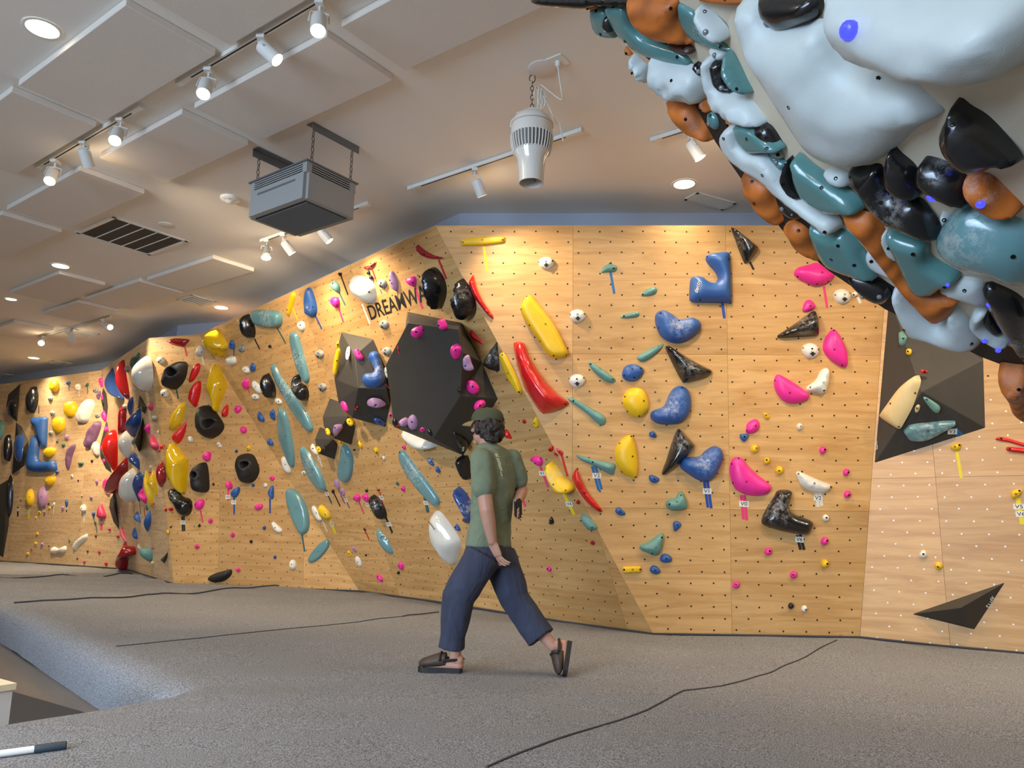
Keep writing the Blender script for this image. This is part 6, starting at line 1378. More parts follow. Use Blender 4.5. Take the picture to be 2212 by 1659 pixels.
# ================================================================ holds on the steep training board
run('''
@1150,0,3.95
K|black|p 0,-40 50,45 200,65 480,67 590,35 900,12 980,-60|long dark brown-black rail at the top of the training board|h=.05
@1260,0,5.53
K|orange|p 0,-30 150,-20 215,40 180,80 80,96 20,80|small orange tip hold under the long black rail at the board's top|h=.04
K|deepteal|p 85,105 130,85 220,90 300,150 400,390 400,452 250,460 170,430 110,350 85,220|teal paddle hold at the board's top left|style=slab hf=.3 b=205,408;150,130
K|black|p 290,160 350,170 400,280 395,380 280,388 222,300 225,250|black knob on the teal paddle at the board's top left|h=.04 led=270,380,0
K|deepteal|p 270,60 500,75 560,300 700,450 950,530 1200,600 1330,760 1000,735 700,655 500,525 380,375 300,222|long curved teal hold wrapping round the big orange wave|style=slab hf=.3 b=500,495;1120,680;360,75
K|orange|p 500,20 560,-40 1100,-40 1150,50 1140,200 1220,420 1330,520 1100,530 900,526 740,462 600,345 520,200|big orange wood-grained wave hold at the top of the board|h=.07 b=1050,98
K|deepteal|p 1145,25 1240,70 1350,150 1500,400 1800,590 1550,565 1330,500 1200,372 1138,200|teal scoop hold right of the big orange wave|style=slab hf=.3 b=1640,555 c=1370,370,90
K|ice|p 1365,100 1385,70 1430,72 1600,200 1725,320 1735,462 1600,472 1450,400 1372,225|white pad lying on the teal scoop|h=.06 led=1490,360,0,1.1 b=1380,140
K|brown|p 985,535 1150,528 1290,530 1342,605 1280,632 1120,610|dark brown wedge under the big orange wave|h=.03
K|ice|p 785,690 860,690 1000,730 1300,770 1440,880 1475,1080 1430,1215 1200,1210 990,1190 870,1110 780,1070 750,980 772,880|white cracked rock hold with long creases, left edge of the board|h=.08 bump=.35
K|ice|p 588,650 640,660 700,720 772,790 742,1015 640,900 600,780|white rock hold behind the cracked white rock|h=.05 bump=.3
K|orange|p 512,552 530,560 592,640 580,650 540,610|orange sliver at the board's left edge|h=.02
K|orange|p 985,1185 1150,1195 1300,1215 1400,1350 1560,1655 1400,1650 1270,1620 1100,1490 1020,1350|orange half-disc hold hanging below the cracked white rock|h=.06
K|black|p 1315,780 1370,735 1455,800 1458,892 1385,880 1322,825|small black block beside the cracked white rock|h=.03 led=1370,862,0
K|ice|p 1460,690 1500,668 1580,690 1590,880 1700,1080 2000,1170 2200,1380 2205,1475 1900,1482 1700,1402 1540,1300 1490,1150 1462,900|white kidney hold with finger ridges|h=.07 bump=.2 b=1548,855
K|black|p 1582,705 1730,720 1720,950 1820,1075 1680,1090 1568,985|chalky black wedge lying on the white kidney|h=.05 c=1640,880,70 led=1640,1055,0
K|deepteal|p 1728,600 1830,690 2062,1078 1900,1082 1780,985 1715,850|teal bowl with a dark rim beside the largest white hold|style=flange h=.06 led=1800,1030,0 b=1955,1030
K|ice|p 1500,560 1720,595 1700,720 1622,722 1540,682|small white flake above the chalky black wedge|h=.03 led=1565,660,0
K|orange|p 1480,1165 1560,1310 1520,1322 1450,1316 1412,1245|orange fingertip-shaped hold at the white kidney's lower left|h=.035
K|deepteal|p 1508,1325 1600,1390 1627,1490 1590,1557 1500,1520 1467,1430|small grey-teal drop hold on the black edge strip|h=.02 led=1497,1480,0 b=1515,1380
@1540,240,6.144
K|orange|p 160,90 310,150 312,218 218,190|small orange chip between the white kidney and the long white rail|h=.025
K|deepteal|p 318,160 600,180 970,470 780,520 560,556 440,505 350,385 322,250|teal saddle hold with a black cap|style=slab h=.05 b=450,370;780,500
K|black|p 560,190 780,185 945,440 830,470 680,442 560,305|shiny black cap on the teal saddle|h=.04
K|ice|p 118,365 150,250 230,193 320,222 340,372 480,530 700,560 900,750 1100,1020 1500,1310 1640,1350 1722,1480 1700,1553 1560,1512 1000,1142 830,1010 700,890 480,790 250,640 150,500|longest white rail hold slanting along the board's edge|style=slab h=.055 b=258,280;660,850;1610,1512
K|orange|p 358,852 420,840 490,788 700,900 800,1000 860,1250 918,1470 880,1515 830,1537 600,1400 480,1222 368,1055 388,960|angular orange hold on the edge strip under the longest white rail|h=.05 sharp=.3 b=540,920;550,1225
K|black|p 850,1005 1000,1080 1200,1250 1202,1382 1100,1442 900,1342 848,1180|black pad under the longest white rail|h=.04 led=918,1298,0;1128,1318,0,.5
K|deepteal|p 708,553 920,620 1005,690 950,772 850,742|small blue-teal flake above the longest white rail|h=.025 led=835,680,0
K|grey|p 720,548 900,508 965,600 910,622 820,610|small grey-white chip under the teal saddle|h=.02
K|black|p 1055,580 1082,700 1102,980 1205,1142 1060,1132 960,1022 908,870 990,705|black curl hold behind the big teal paddle|h=.05
K|deepteal|p 1085,590 1300,740 1500,850 1900,1100 2010,1290 1850,1325 1500,1322 1200,1152 1100,950 1080,750|big teal paddle under the largest white hold|style=slab h=.05
K|black|p 1560,965 1750,978 1692,1040 1600,1032|small black chip on the big teal paddle|h=.02 led=1555,965,0
K|ice|p 1470,790 1780,790 1825,970 1605,975 1520,902|white stub between the largest white hold and the big teal paddle|h=.04
@1560,0,3.318
K|ice|p 42,130 60,55 100,38 130,42 240,110 300,210 560,200 700,160 800,300 880,440 1000,520 1200,540 1420,588 1540,720 1592,800 1545,840 1380,922 1250,1042 1100,1170 960,1232 760,1232 600,1162 480,1032 380,862 250,652 110,402|largest white hold, a broad pale green-white slab in the middle of the board|h=.10 bump=.14 b=1102,572;485,765
K|ice|p 708,100 720,0 760,-90 1400,-110 2200,-90 2300,200 2163,432 1980,552 1760,602 1450,590 1200,545 1000,532 880,442 770,322 708,202|huge bluish white hold filling the top right corner|h=.14 bump=.12 led=905,215,1,2.6
K|black|p 258,62 290,-60 690,-60 705,100 560,192 450,242 362,222 280,152|shiny black hold at the top edge left of the huge white one|h=.06 led=312,178,0,1.4
K|orange|p -200,-40 190,-40 185,10 60,25 -120,15|orange hold cut by the top edge of the picture|h=.03
K|black|p 1690,705 1790,760 1920,832 2080,1022 2152,1142 2112,1167 2000,1162 1900,1232 1760,1262 1640,1202 1552,1082 1538,960 1590,862|large black shark-fin hold at the right edge of the board|h=.08 b=1672,870 led=1622,1182,1,1.7
K|black|p 1240,1038 1290,1090 1400,1200 1432,1402 1280,1422 1170,1352 1148,1270 1190,1120|black teardrop hold with a blue light, left of a pair|h=.06 led=1200,1388,1,1.3
K|black|p 1420,1160 1500,1143 1620,1170 1760,1262 1782,1472 1600,1452 1450,1392 1358,1290|black lump hold with a blue light, right of a pair|h=.06 led=1500,1415,1,1.4 c=1500,1280,60
K|orange|p 1730,1290 1800,1250 1890,1238 1962,1270 2060,1390 2142,1502 2110,1532 1960,1552 1800,1482 1728,1382|orange almond hold with chalk and a blue light|h=.06 c=1860,1340,110 led=1852,1465,1,1.3
@1500,300,2.9625
K|black|p 975,210 1080,190 1200,165 1250,340 1470,390 1572,632 1400,612 1200,552 1080,402 1000,282|large chalky black slab in the middle of the board|h=.06 c=1220,470,110
K|ice|p 1588,463 1642,490 1600,562 1580,540|small white wedge tip above the teal hand-shaped hold|h=.025
K|aqua|p 1505,700 1540,620 1600,540 1690,460 1800,438 2109,520 2250,700 2160,930 1900,882 1700,852 1570,790|chalky teal hold shaped like a palm at the right edge|h=.09 c=1680,640,170 b=2040,755
K|deepteal|p 1240,560 1330,590 1500,640 1520,760 1702,872 1600,942 1540,990 1440,997 1368,942 1320,802 1278,682|teal hanging flap below the chalky black slab|style=slab h=.05 b=1440,678;1638,893 led=1718,880,1,.7
K|ice|p 1228,580 1290,700 1312,792 1250,760 1200,720 1182,652|white edge behind the teal hanging flap|h=.03
K|orange|p 958,465 1150,480 1222,600 1300,782 1400,922 1560,992 1702,1052 1640,1072 1642,1122 1580,1192 1500,1182 1380,1062 1240,882 1080,642|longest orange hold, a curved tongue across the lower board|h=.055
K|ice|p 1093,755 1120,713 1180,742 1332,882 1200,872 1110,822|white oval hold between the teal leaf and the orange tongue|h=.03 b=1132,785
K|ice|p 1558,992 1620,930 1700,890 1850,905 1882,1062 1760,1052|white flap under the teal palm hold|h=.04
K|deepteal|p 745,538 850,572 960,575 1052,652 1110,760 1167,887 1120,894 960,862 850,822 790,742 753,640|teal leaf hold over the pink hold on the wall behind|style=slab h=.045 b=877,772;960,642;1062,768
K|orange|p 566,562 650,523 742,590 772,702 812,782 700,752 630,702 590,622|orange leaf hold left of the teal leaf on the edge strip|h=.04 b=676,556
K|black|p 978,870 1100,880 1240,942 1262,1002 1210,1057 1100,1032 1020,962|black almond hold below the teal leaf|h=.045 led=1202,983,0;1076,1010,0
K|ice|p 1263,990 1278,966 1302,965 1420,1090 1580,1192 1642,1060 1722,1112 1812,1252 1832,1312 1790,1337 1640,1332 1480,1282 1360,1262 1308,1180 1280,1080|large white bone-shaped hold at the board's lower edge|h=.07 b=1345,1220;1775,1310
@1840,560,4.879
K|ice|p 1315,497 1450,500 1400,650 1500,780 1622,882 1642,947 1500,902 1340,792 1242,662 1268,570|white curled hold with two blue lights at the board's lower edge|h=.05 led=1445,755,1,1.0;1590,855,1,1.0
K|black|p 1450,510 1520,640 1582,792 1480,782 1388,662|black tooth on the white curled hold|h=.03
K|black|p 1388,262 1440,238 1500,233 1815,420 1900,800 1880,1190 1815,1125 1660,905 1560,722 1450,502|large black panel-like hold at the right edge, chalky below|h=.05 c=1740,900,150 led=1440,480,1,.9
K|orange|p 1555,1112 1700,1100 1900,1150 1950,1500 1900,1700 1815,1652 1700,1560 1645,1470 1630,1330|orange belly hold hanging below the board at the right edge|h=.10 c=1780,1450,120
''', boardmode=True)

# ================================================================ ceiling: felt panels, tracks, lamps, heater, fan
YAW = R(53.89); DA = Vector((-math.sin(YAW), math.cos(YAW), 0)); DB = Vector((math.cos(YAW), math.sin(YAW), 0))
RB = Matrix(((DB.x, DA.x, 0), (DB.y, DA.y, 0), (0, 0, 1)))      # local x along DB, y along DA
TH = .05
def acoustic(corner, cpx, la, lb, label):
    """corner: n near, l left, f far; la along DA (to the left), lb along DB (to the right)"""
    P = on_z(*cpx, H-TH)
    if corner == 'l': P = P-DA*la
    if corner == 'f': P = P-DA*la-DB*lb
    if corner == 'r': P = P-DB*lb
    C = P+DA*la/2+DB*lb/2
    b = MB().box((0, 0, 0), (lb, la, TH)); o = b.build('acoustic_panel', PANEL); 
    bm = bmesh.new(); bm.from_mesh(o.data); bmesh.ops.bevel(bm, geom=bm.edges[:], offset=.004, segments=1, affect='EDGES'); bm.to_mesh(o.data); bm.free()
    o.matrix_world = Matrix.Translation((C.x, C.y, H-TH/2-.002)) @ RB.to_4x4()
    tag(o, label, 'ceiling panel', 'felt panels on the ceiling')
def ext(pn, pl, pr):
    a = on_z(*pn, H-TH); return ((on_z(*pl, H-TH)-a).dot(DA) if pl else None), ((on_z(*pr, H-TH)-a).dot(DB) if pr else None)
LA, LB = ext((271, 10), (42, 185), (466, 118))
def ac(c, p, label, la=None, lb=None): acoustic(c, p, la or LA, lb or LB, label)
ac('n', (271, 10), 'felt ceiling panel at the upper left, lit along one edge by a downlight')
ac('n', (25, 197), 'felt ceiling panel cut by the left picture edge, beside the left track', lb=ext((25, 197), None, (205, 275))[1])
ac('f', (497, 98), 'felt ceiling panel at the top edge, left of the bright track heads')
a, b_ = ext((705, 78), (417, 232), (853, 171)); ac('n', (705, 78), 'felt ceiling panel under the right track, above the heater', a, b_)
a, b_ = ext((392, 245), (205, 337), (538, 312)); ac('n', (392, 245), 'felt ceiling panel left of the heater, behind the left track', a, b_)
a, b_ = ext((172, 367), (19, 454), (312, 418)); ac('n', (172, 367), 'felt ceiling panel next to the large air grille', a, b_)
ac('n', (4, 463), 'felt ceiling panel cut by the left picture edge, before the grille', LA, ext((4, 463), None, (137, 500))[1])
ac('l', (737, 57), 'felt ceiling panel at the top edge, above the white fan', LA, (on_z(870, 154, H-TH)-on_z(737, 57, H-TH)).dot(DB))
a, b_ = ext((460, 558), (313, 604), (550, 586)); ac('n', (460, 558), 'felt ceiling panel behind the grille, nearest the heater', a, b_)
a, b_ = ext((301, 607), (180, 645), (397, 632)); ac('n', (301, 607), 'felt ceiling panel behind the grille, middle of the far row', a, b_)
a, b_ = ext((169, 652), (86, 677), (262, 672)); ac('n', (169, 652), 'felt ceiling panel above the far track of three heads', a, b_)
a, b_ = ext((128, 591), (16, 631), (234, 614)); ac('n', (128, 591), 'felt ceiling panel just behind the round downlight on the left', a, b_)
ac('n', (30, 696), 'felt ceiling panel far left, above the far track', 1.2, ext((30, 696), None, (115, 713))[1])

def track(p, q, label, ext_=0.0):
    A, B = on_z(*p, H-.03), on_z(*q, H-.03); d = (B-A).normalized(); B = B+d*ext_; C = (A+B)/2; l = (B-A).length
    r = empty('light_track', (C.x, C.y, H), label, 'light track', 'light tracks on the ceiling'); m = Matrix((( -d.y, d.x, 0), (d.x, d.y, 0), (0, 0, 1)))
    MB().box((0, 0, -.016), (.036, l, .03), m=m).build('rail', WHITEM, r, mw=Matrix())
    MB().box((0, 0, -.0315), (.010, l*.86, .002), m=m).build('slot', SLOT, r, mw=Matrix())
    for s in (-1, 1): MB().box(d*(l/2*s), (.042, .06, .034), m=m).build('end_cap', WHITEM, r, mw=Matrix.Translation((0, 0, -.018)))
track((389, 181), (690, 3), 'white light track with three bright heads across the upper left ceiling', .5)
track((82, 363), (302, 234), 'white light track with three heads at the left, one of them turned away')
track((888, 409), (1205, 302), 'white light track running behind the hanging fan', .2)
track((1414, 304), (1497, 278), 'short white light track beside the training board', .6)
track((568, 522), (793, 443), 'white light track behind the heater')
track((86, 731), (238, 686), 'white light track in the far left part of the ceiling')
def head(mount, front, zf, label, lit=True, L=.155, rad=.046, spot=None, vent=False, reach=.17):
    """track head: mount pixel on the rail, front pixel of the lamp mouth, height of the mouth below the ceiling"""
    M_ = on_z(*mount, H-.035); Fp = on_z(*front, H-zf); t = Fp-M_
    piv = M_-Vector((0, 0, .06)); d = (Fp-piv).normalized()
    r = empty('track_spotlight', tuple(M_), label, 'spotlight', 'spotlight heads on the tracks')
    T = lambda v: Vector(v)-M_
    bk = Fp-d*L; m = axes(d)
    MB().box((0, 0, -.012), (.05, .08, .028)).build('adapter', WHITEM, r, mw=Matrix())
    MB().tube([T(M_)-Vector((0, 0, .02)), T(piv)], .008, 8).build('stem', WHITEM, r, mw=Matrix())
    sd = d.cross(Vector((0, 0, 1))); sd = sd.normalized() if sd.length > .05 else Vector((1, 0, 0)); mid = bk+d*L*.35
    MB().tube([T(mid+sd*(rad+.012)), T(piv+sd*(rad+.012)*.9-Vector((0, 0, .01))), T(piv), T(piv-sd*(rad+.012)*.9-Vector((0, 0, .01))), T(mid-sd*(rad+.012))], .005, 6).build('yoke', WHITEM, r, mw=Matrix())
    mw = Matrix.Translation(T(bk)) @ m.to_4x4()
    if vent:
        hb = MB()
        for k in range(14):
            a = 2*math.pi*k/14; hb.tube([Vector((.02*math.cos(a), .02*math.sin(a), .0)), Vector((.024*math.cos(a), .024*math.sin(a), L*.45)), Vector((.052*math.cos(a), .052*math.sin(a), L))], .004, 5)
        hb.tube([Vector((.052*math.cos(a), .052*math.sin(a), L)) for a in np.linspace(0, 2*np.pi, 20, endpoint=False)], .005, 6, closed=True)
        hb.tube([Vector((0, 0, 0)), Vector((0, 0, L*.75))], [.018, .034], 12)
        hb.build('ribbed_housing', GREYM, r, mw=mw)
    else:
        MB().lathe([(rad*.6, 0), (rad*.93, .006), (rad, .02), (rad, L), (rad*.9, L), (rad*.86, L-.02)], 24, capt=False).build('housing', WHITEM, r, smooth=True, mw=mw)
    if lit:
        MB().lathe([(rad*.86, L-.012), (rad*.5, L-.016), (.004, L-.02)], 20, capb=False).build('lens', GLOW, r, smooth=True, mw=mw)
        MB().lathe([(rad*.98, L-.001), (rad*.80, L+.002), (rad*.78, L-.006)], 20, capb=False, capt=False).build('lens_ring', GLOW, r, smooth=True, mw=mw)
    else:
        MB().lathe([(rad*.86, L-.016), (.004, L-.018)], 20, capb=False).build('lens', GLOW if spot else GREYM, r, mw=mw)
    if spot:
        tg, pw, an = spot; spot_lamp('track_or_added_lamp', tuple(Fp+d*.03), tg, pw, an)
        if not lit:      # a little light leaks back past the head onto the ceiling
            pl = bpy.data.lights.new('head_spill', 'POINT'); pl.energy = 5.0*SP; pl.color = WARM; pl.shadow_soft_size = .05
            po = bpy.data.objects.new('head_spill', pl); COL.objects.link(po); po.location = Fp+d*.06
    return r
SP = SPW
head((692, 6), (687, 67), .29, 'bright track head nearest the top edge, glaring at the viewer', spot=((.3, 4.6, 0), 60*SP, 70))
head((566, 80), (599, 130), .20, 'bright track head turned right, second on the long track', spot=((1.8, 5.0, .4), 90*SP, 60))
head((452, 150), (439, 203), .29, 'bright track head third on the long track, lamp facing down', spot=((-1.2, 5.6, 0), 60*SP, 70))
head((262, 258), (248, 304), .29, 'bright track head on the left track, right of three', spot=((-2.5, 6.8, 0), 70*SP, 65))
head((182, 308), (193, 360), .20, 'unlit-looking track head turned to the wall, middle of the left track', lit=False, spot=((-1.9, 9.9, 1.1), 1150*SP, 60))
head((120, 347), (107, 391), .28, 'bright track head on the left track, left of three', spot=((-5.0, 9.0, 0), 70*SP, 65))
head((1026, 366), (1042, 424), .25, 'track head turned to the wall, left of the hanging fan', lit=False, spot=((1.0, 6.9, 1.5), 240*SP, 74))
head((1487, 286), (1513, 342), .25, 'track head turned to the wall, by the training board', lit=False, spot=((2.9, 6.8, 1.2), 150*SP, 74))
head((577, 520), (575, 556), .24, 'ribbed bare lamp head under the heater', lit=False, vent=True, spot=((-4.6, 11.3, 2.6), 260*SP, 60))
head((612, 508), (632, 548), .22, 'track head turned to the wall, under the heater', lit=False, spot=((-1.9, 9.3, 1.2), 430*SP, 62))
head((690, 482), (712, 521), .22, 'track head with its lit mouth seen edge-on, right under the heater', spot=((-.3, 7.8, 1.5), 280*SP, 60))
head((96, 727), (89, 741), .20, 'far left track head, left of three', lit=False, spot=((-9.0, 14.9, 1.6), 2200*SP, 66))
head((152, 711), (158, 735), .20, 'far left track head, middle of three', lit=False, spot=((-6.9, 13.4, 1.8), 420*SP, 60))
head((224, 690), (238, 707), .20, 'far left track head, right of three with a glowing mouth', spot=((-4.0, 11.3, 1.6), 260*SP, 56))
# added lamps without heads, lighting the right walls as further track heads would
spot_lamp('track_or_added_lamp', (1.0, 4.9, H-.25), (1.7, 6.9, 1.4), 200*SP, 76)
spot_lamp('track_or_added_lamp', (2.9, 4.5, H-.25), (3.9, 6.5, 1.0), 430*SP, 80)
def downlight(px, label, r_=.095, pw=30):
    P = on_z(*px, H); o = empty('downlight', tuple(P), label, 'downlight', 'round downlights in the ceiling')
    MB().lathe([(r_+.018, -.001), (r_+.018, -.006), (r_, -.008), (r_-.004, -.002)], 32, capb=False, capt=False).build('trim_ring', WHITEM, o, smooth=True, mw=Matrix())
    MB().lathe([(r_, -.004), (.005, -.003)], 32, capb=False).build('lens', GLOW, o, mw=Matrix())
    d = bpy.data.lights.new('downlight_or_fill_lamp', 'AREA'); d.shape = 'DISK'; d.size = r_*2; d.energy = pw*DLW; d.color = (1, .85, .62); d.spread = R(120)
    l = bpy.data.objects.new('downlight_or_fill_lamp', d); COL.objects.link(l); l.location = P-Vector((0, 0, .012))
downlight((92, 61), 'round downlight at the upper left corner'); downlight((131, 574), 'round downlight just before the far felt panels'); downlight((478, 664), 'round downlight near the top of the overhang')
downlight((73, 773), 'round downlight far left above the far wall'); downlight((1478, 397), 'round downlight right of the fan', pw=7); downlight((24, 646), 'small round downlight at the left picture edge', .07)

# added fill lamps outside the picture, with no downlight fixtures
for x_, y_ in ((-6, -1), (-2.5, -1), (1.5, -1), (-8, 3.5), (4.5, 3.2), (-11, 8), (-3.4, 1.2), (5.4, 5)):
    d = bpy.data.lights.new('downlight_or_fill_lamp', 'AREA'); d.shape = 'DISK'; d.size = .19; d.energy = 60*DLW; d.color = (1, .88, .70); d.spread = R(150)
    l = bpy.data.objects.new('downlight_or_fill_lamp', d); COL.objects.link(l); l.location = (x_, y_, H-.02)
# ---- unit heater on chains
c1, c2, c3, c4 = on_z(562, 322, H), on_z(645, 362, H), on_z(680, 270, H), on_z(759, 316, H)
ctr_h = (c1+c2+c3+c4)/4; la = abs((c1-c3).dot(DA)); lb = abs((c4-c3).dot(DB))
def zat(x, y, P): d = ray(x, y); q = d*(math.hypot(P.x, P.y)/math.hypot(d.x, d.y)); return CAMH+q.z
ztop = zat(677, 352, c3); zbot = zat(674, 432, c3); zmid = zat(677, 376, c3)
heater = empty('unit_heater', (ctr_h.x, ctr_h.y, zbot), 'grey box-shaped air unit hanging on chains from the ceiling', 'air unit')
heater.rotation_euler = (0, 0, math.atan2(DB.y, DB.x))
hx, hy = lb/2+.06, la/2+.02; t_, m_ = ztop-zbot, zmid-zbot
b = MB().box((0, 0, m_/2), (hx*2, hy*2, m_)); o = b.build('casing', GREYM, heater, mw=Matrix())
bm = bmesh.new(); bm.from_mesh(o.data); bmesh.ops.bevel(bm, geom=[e for e in bm.edges if abs(e.verts[0].co.z-e.verts[1].co.z) > .05], offset=.03, segments=4, affect='EDGES'); bm.to_mesh(o.data); bm.free()
MB().box((0, 0, m_+(t_-m_)/2), (hx*2-.06, hy*2-.06, t_-m_)).build('core', SLOT, heater, mw=Matrix())
n_l = 5
for k in range(n_l):
    z = m_+(k+.7)*(t_-m_)/n_l
    lv = MB()
    for sx in (-1, 1): lv.box((sx*(hx-.025), 0, z), (.03, hy*2-.1, .008), m=Matrix.Rotation(R(20*sx), 3, 'Y'))
    for sy in (-1, 1): lv.box((0, sy*(hy-.025), z), (hx*2-.1, .03, .008), m=Matrix.Rotation(R(-20*sy), 3, 'X'))
    lv.build('louvre', GREYM, heater, mw=Matrix())
MB().box((0, 0, t_), (hx*2+.01, hy*2+.01, .012)).build('top_plate', DGREY, heater, mw=Matrix())
for sx in (-1, 1):
    for sy in (-1, 1): MB().box((sx*(hx-.035), sy*(hy-.035), m_+(t_-m_)/2), (.05, .05, t_-m_)).build('corner_post', GREYM, heater, mw=Matrix())
MB().box((-hx+.001, .0, m_*.80), (.008, hy*1.3, .016)).build('drawer_pull', DGREY, heater, mw=Matrix())
MB().box((0, 0, .004), (hx*2-.10, hy*2-.10, .02)).build('grille_back', SLOT, heater, mw=Matrix())
ng = 24
for k in range(ng):
    x = -hx+.06+(k+.5)*(2*hx-.12)/ng
    MB().box((x, 0, -.006), (.010, hy*2-.10, .012), m=Matrix.Rotation(R(25), 3, 'Y')).build('grille_slat', DGREY, heater, mw=Matrix())
def chain(parent, P, Q, link=.05, r_=.0035):
    n = max(2, int((Q-P).length/(link*.78))); d = (Q-P)/n
    for k in range(n):
        c = P+d*(k+.5); a = math.pi/2*(k % 2); pts = []
        for an in np.linspace(0, 2*np.pi, 10, endpoint=False):
            x = .011*math.cos(an); z = link*.5*math.sin(an); pts.append(c+Vector((x*math.cos(a), x*math.sin(a), z)))
        MB().tube(pts, r_, 5, closed=True).build('chain_link', CHAIN, parent, mw=Matrix())
for sx in (-1, 1):
    for sy in (-1, 1):
        chain(heater, Vector((sx*lb/2, sy*la/2, t_)), Vector((sx*lb/2, sy*la/2, H-zbot-.05)))
for sy in (-1, 1):
    br = MB().box((0, sy*la/2, H-zbot-.004), (lb+.08, .075, .006)); br.box((0, sy*la/2+sy*.036, H-zbot-.035), (lb+.08, .005, .065)); br.build('bracket', DGREY, heater, mw=Matrix())
MB().box((-hx+.12, hy*.45, t_+.03), (.1, .07, .05)).build('junction_box', WHITEM, heater, mw=Matrix())
MB().tube([(hx-.1, -hy+.12, t_), (hx-.1, -hy+.12, t_+.07)], [.022, .012], 10).build('cable_gland', SLOT, heater, mw=Matrix())

# ---- hanging destratification fan
pf = on_z(1150, 160, H); 
def zf(x, y): return zat(x, y, pf)
z_top, z_max, z_fin0, z_fin1, z_neck, z_bot = zf(1148, 258), zf(1147, 294), zf(1147, 300), zf(1147, 322), zf(1146, 345), zf(1146, 396)
mppf = Vector((pf.x, pf.y, 2.9-CAMH)).length/FPX
fan = empty('ceiling_fan', (pf.x, pf.y, z_bot), 'glossy white bell-shaped air fan hanging on a chain', 'fan')
r_ = lambda p: p*mppf*.93
zz = lambda z: z-z_bot
MB().lathe([(r_(14), zz(z_top)+.03), (r_(34), zz(z_top)+.022), (r_(44), zz(z_top)-.0), (r_(48.5), zz(z_max)+.09), (r_(49.5), zz(z_max)+.02), (r_(48), zz(z_fin0)-.002), (r_(45), zz(z_fin1)+.02), (r_(41), zz(z_fin1)-.03), (r_(33), zz(z_neck)+.0), (r_(29.5), zz(z_neck)-.1), (r_(28.5), 0), (r_(26.5), 0), (r_(27), .10), (r_(27.5), .22)], 40, capt=False).build('housing', WHITEG, fan, smooth=True, mw=Matrix())
for k in range(36):
    a = 2*math.pi*k/36; ca, sa = math.cos(a), math.sin(a)
    MB().tube([Vector((r_(49.3)*ca, r_(49.3)*sa, zz(z_fin0)+.012)), Vector((r_(47)*ca, r_(47)*sa, zz(z_fin1)+.025)), Vector((r_(42)*ca, r_(42)*sa, zz(z_fin1)-.03))], .0055, 5).build('cooling_fin', WHITEG, fan, smooth=True, mw=Matrix())
MB().lathe([(r_(48.7), zz(z_fin0)+.008), (r_(45.6), zz(z_fin1)+.022), (r_(42), zz(z_fin1)-.022)], 40, capb=False, capt=False).build('intake_band', DGREY, fan, smooth=True, mw=Matrix())
MB().lathe([(r_(48.9), zz(z_max)+.075), (r_(49.3), zz(z_max)+.072), (r_(48.9), zz(z_max)+.068)], 40, capb=False, capt=False).build('seam_ring', GREYM, fan, mw=Matrix())
MB().lathe([(r_(27), .16), (.01, .16)], 30, capb=False).build('mouth_plate', SLOT, fan, mw=Matrix())
for k in range(5):
    a = 2*math.pi*k/5; m = Matrix.Rotation(a, 3, 'Z')
    MB().box(m @ Vector((r_(14), 0, .10)), (r_(26), .004, .12), m=m).build('guide_vane', GREYM, fan, mw=Matrix())
MB().tube([Vector((r_(47)*s, 0, zz(z_max)+.06)) if i in (0, 6) else Vector((r_(47)*s, 0, zz(z_max)+.06+(zz(z_top)+.085-zz(z_max)-.06)*q)) for i, (s, q) in enumerate(((-1.03, 0), (-1.0, .3), (-.72, .72), (0, 1), (.72, .72), (1.0, .3), (1.03, 0)))], .008, 8).build('bail_handle', WHITEM, fan, smooth=True, mw=Matrix())
chain(fan, Vector((0, 0, zz(z_top)+.08)), Vector((0, 0, H-z_bot-.06)), .042, .003)
MB().tube([Vector((.02*math.cos(a), 0, H-z_bot-.035+.03*math.sin(a))) for a in np.linspace(0, 2*np.pi, 14, endpoint=False)], .004, 6, closed=True).build('hook_ring', CHAIN, fan, mw=Matrix())
cp = MB()
for k, (ox, w, hgt) in enumerate(((.03, .035, .16), (.055, .03, .17), (.075, .035, .15))):
    cp.tube([Vector((ox+w*.5*math.cos(a), .02*math.sin(a*2), zz(z_top)+.16+hgt*.5*math.sin(a))) for a in np.linspace(0, 2*np.pi, 18, endpoint=False)], .004, 6, closed=True)
cp.tube([Vector((.05, 0, zz(z_top)+.22)), Vector((.12, .02, zz(z_top)+.10)), Vector((.17, .02, zz(z_top)-.02)), Vector((.19, 0, zz(z_max)+.1)), Vector((.215, .01, zz(z_fin0)-.01))], .0045, 6)
cp.build('coiled_cord', WHITEM, fan, smooth=True, mw=Matrix())
op = on_z(1205, 131, H)
outlet = empty('outlet_plate', tuple(op), 'white square outlet plate on the ceiling beside the fan', 'outlet')
MB().box((0, 0, -.004), (.12, .12, .008), m=RB).build('plate', WHITEM, outlet, mw=Matrix()); MB().lathe([(.018, -.008), (.018, -.035), (.010, -.045)], 14).build('plug', WHITEM, outlet, mw=Matrix())
q0 = op+Vector((0, 0, -.04)); q1 = Vector((pf.x+.06, pf.y, z_top+.26))
m1, m2 = q0+Vector((.03, 0, -.30)), q1+Vector((.20, 0, -.16))
cd = [q0*((1-t)**3)+m1*(3*t*(1-t)**2)+m2*(3*t*t*(1-t))+q1*t**3 for t in np.linspace(0, 1, 22)]
tag(MB().tube([Vector(c_) for c_ in cd], .0042, 8).build('power_cord', WHITEM, smooth=True), 'white power cord drooping from the outlet plate to the fan', 'cord')
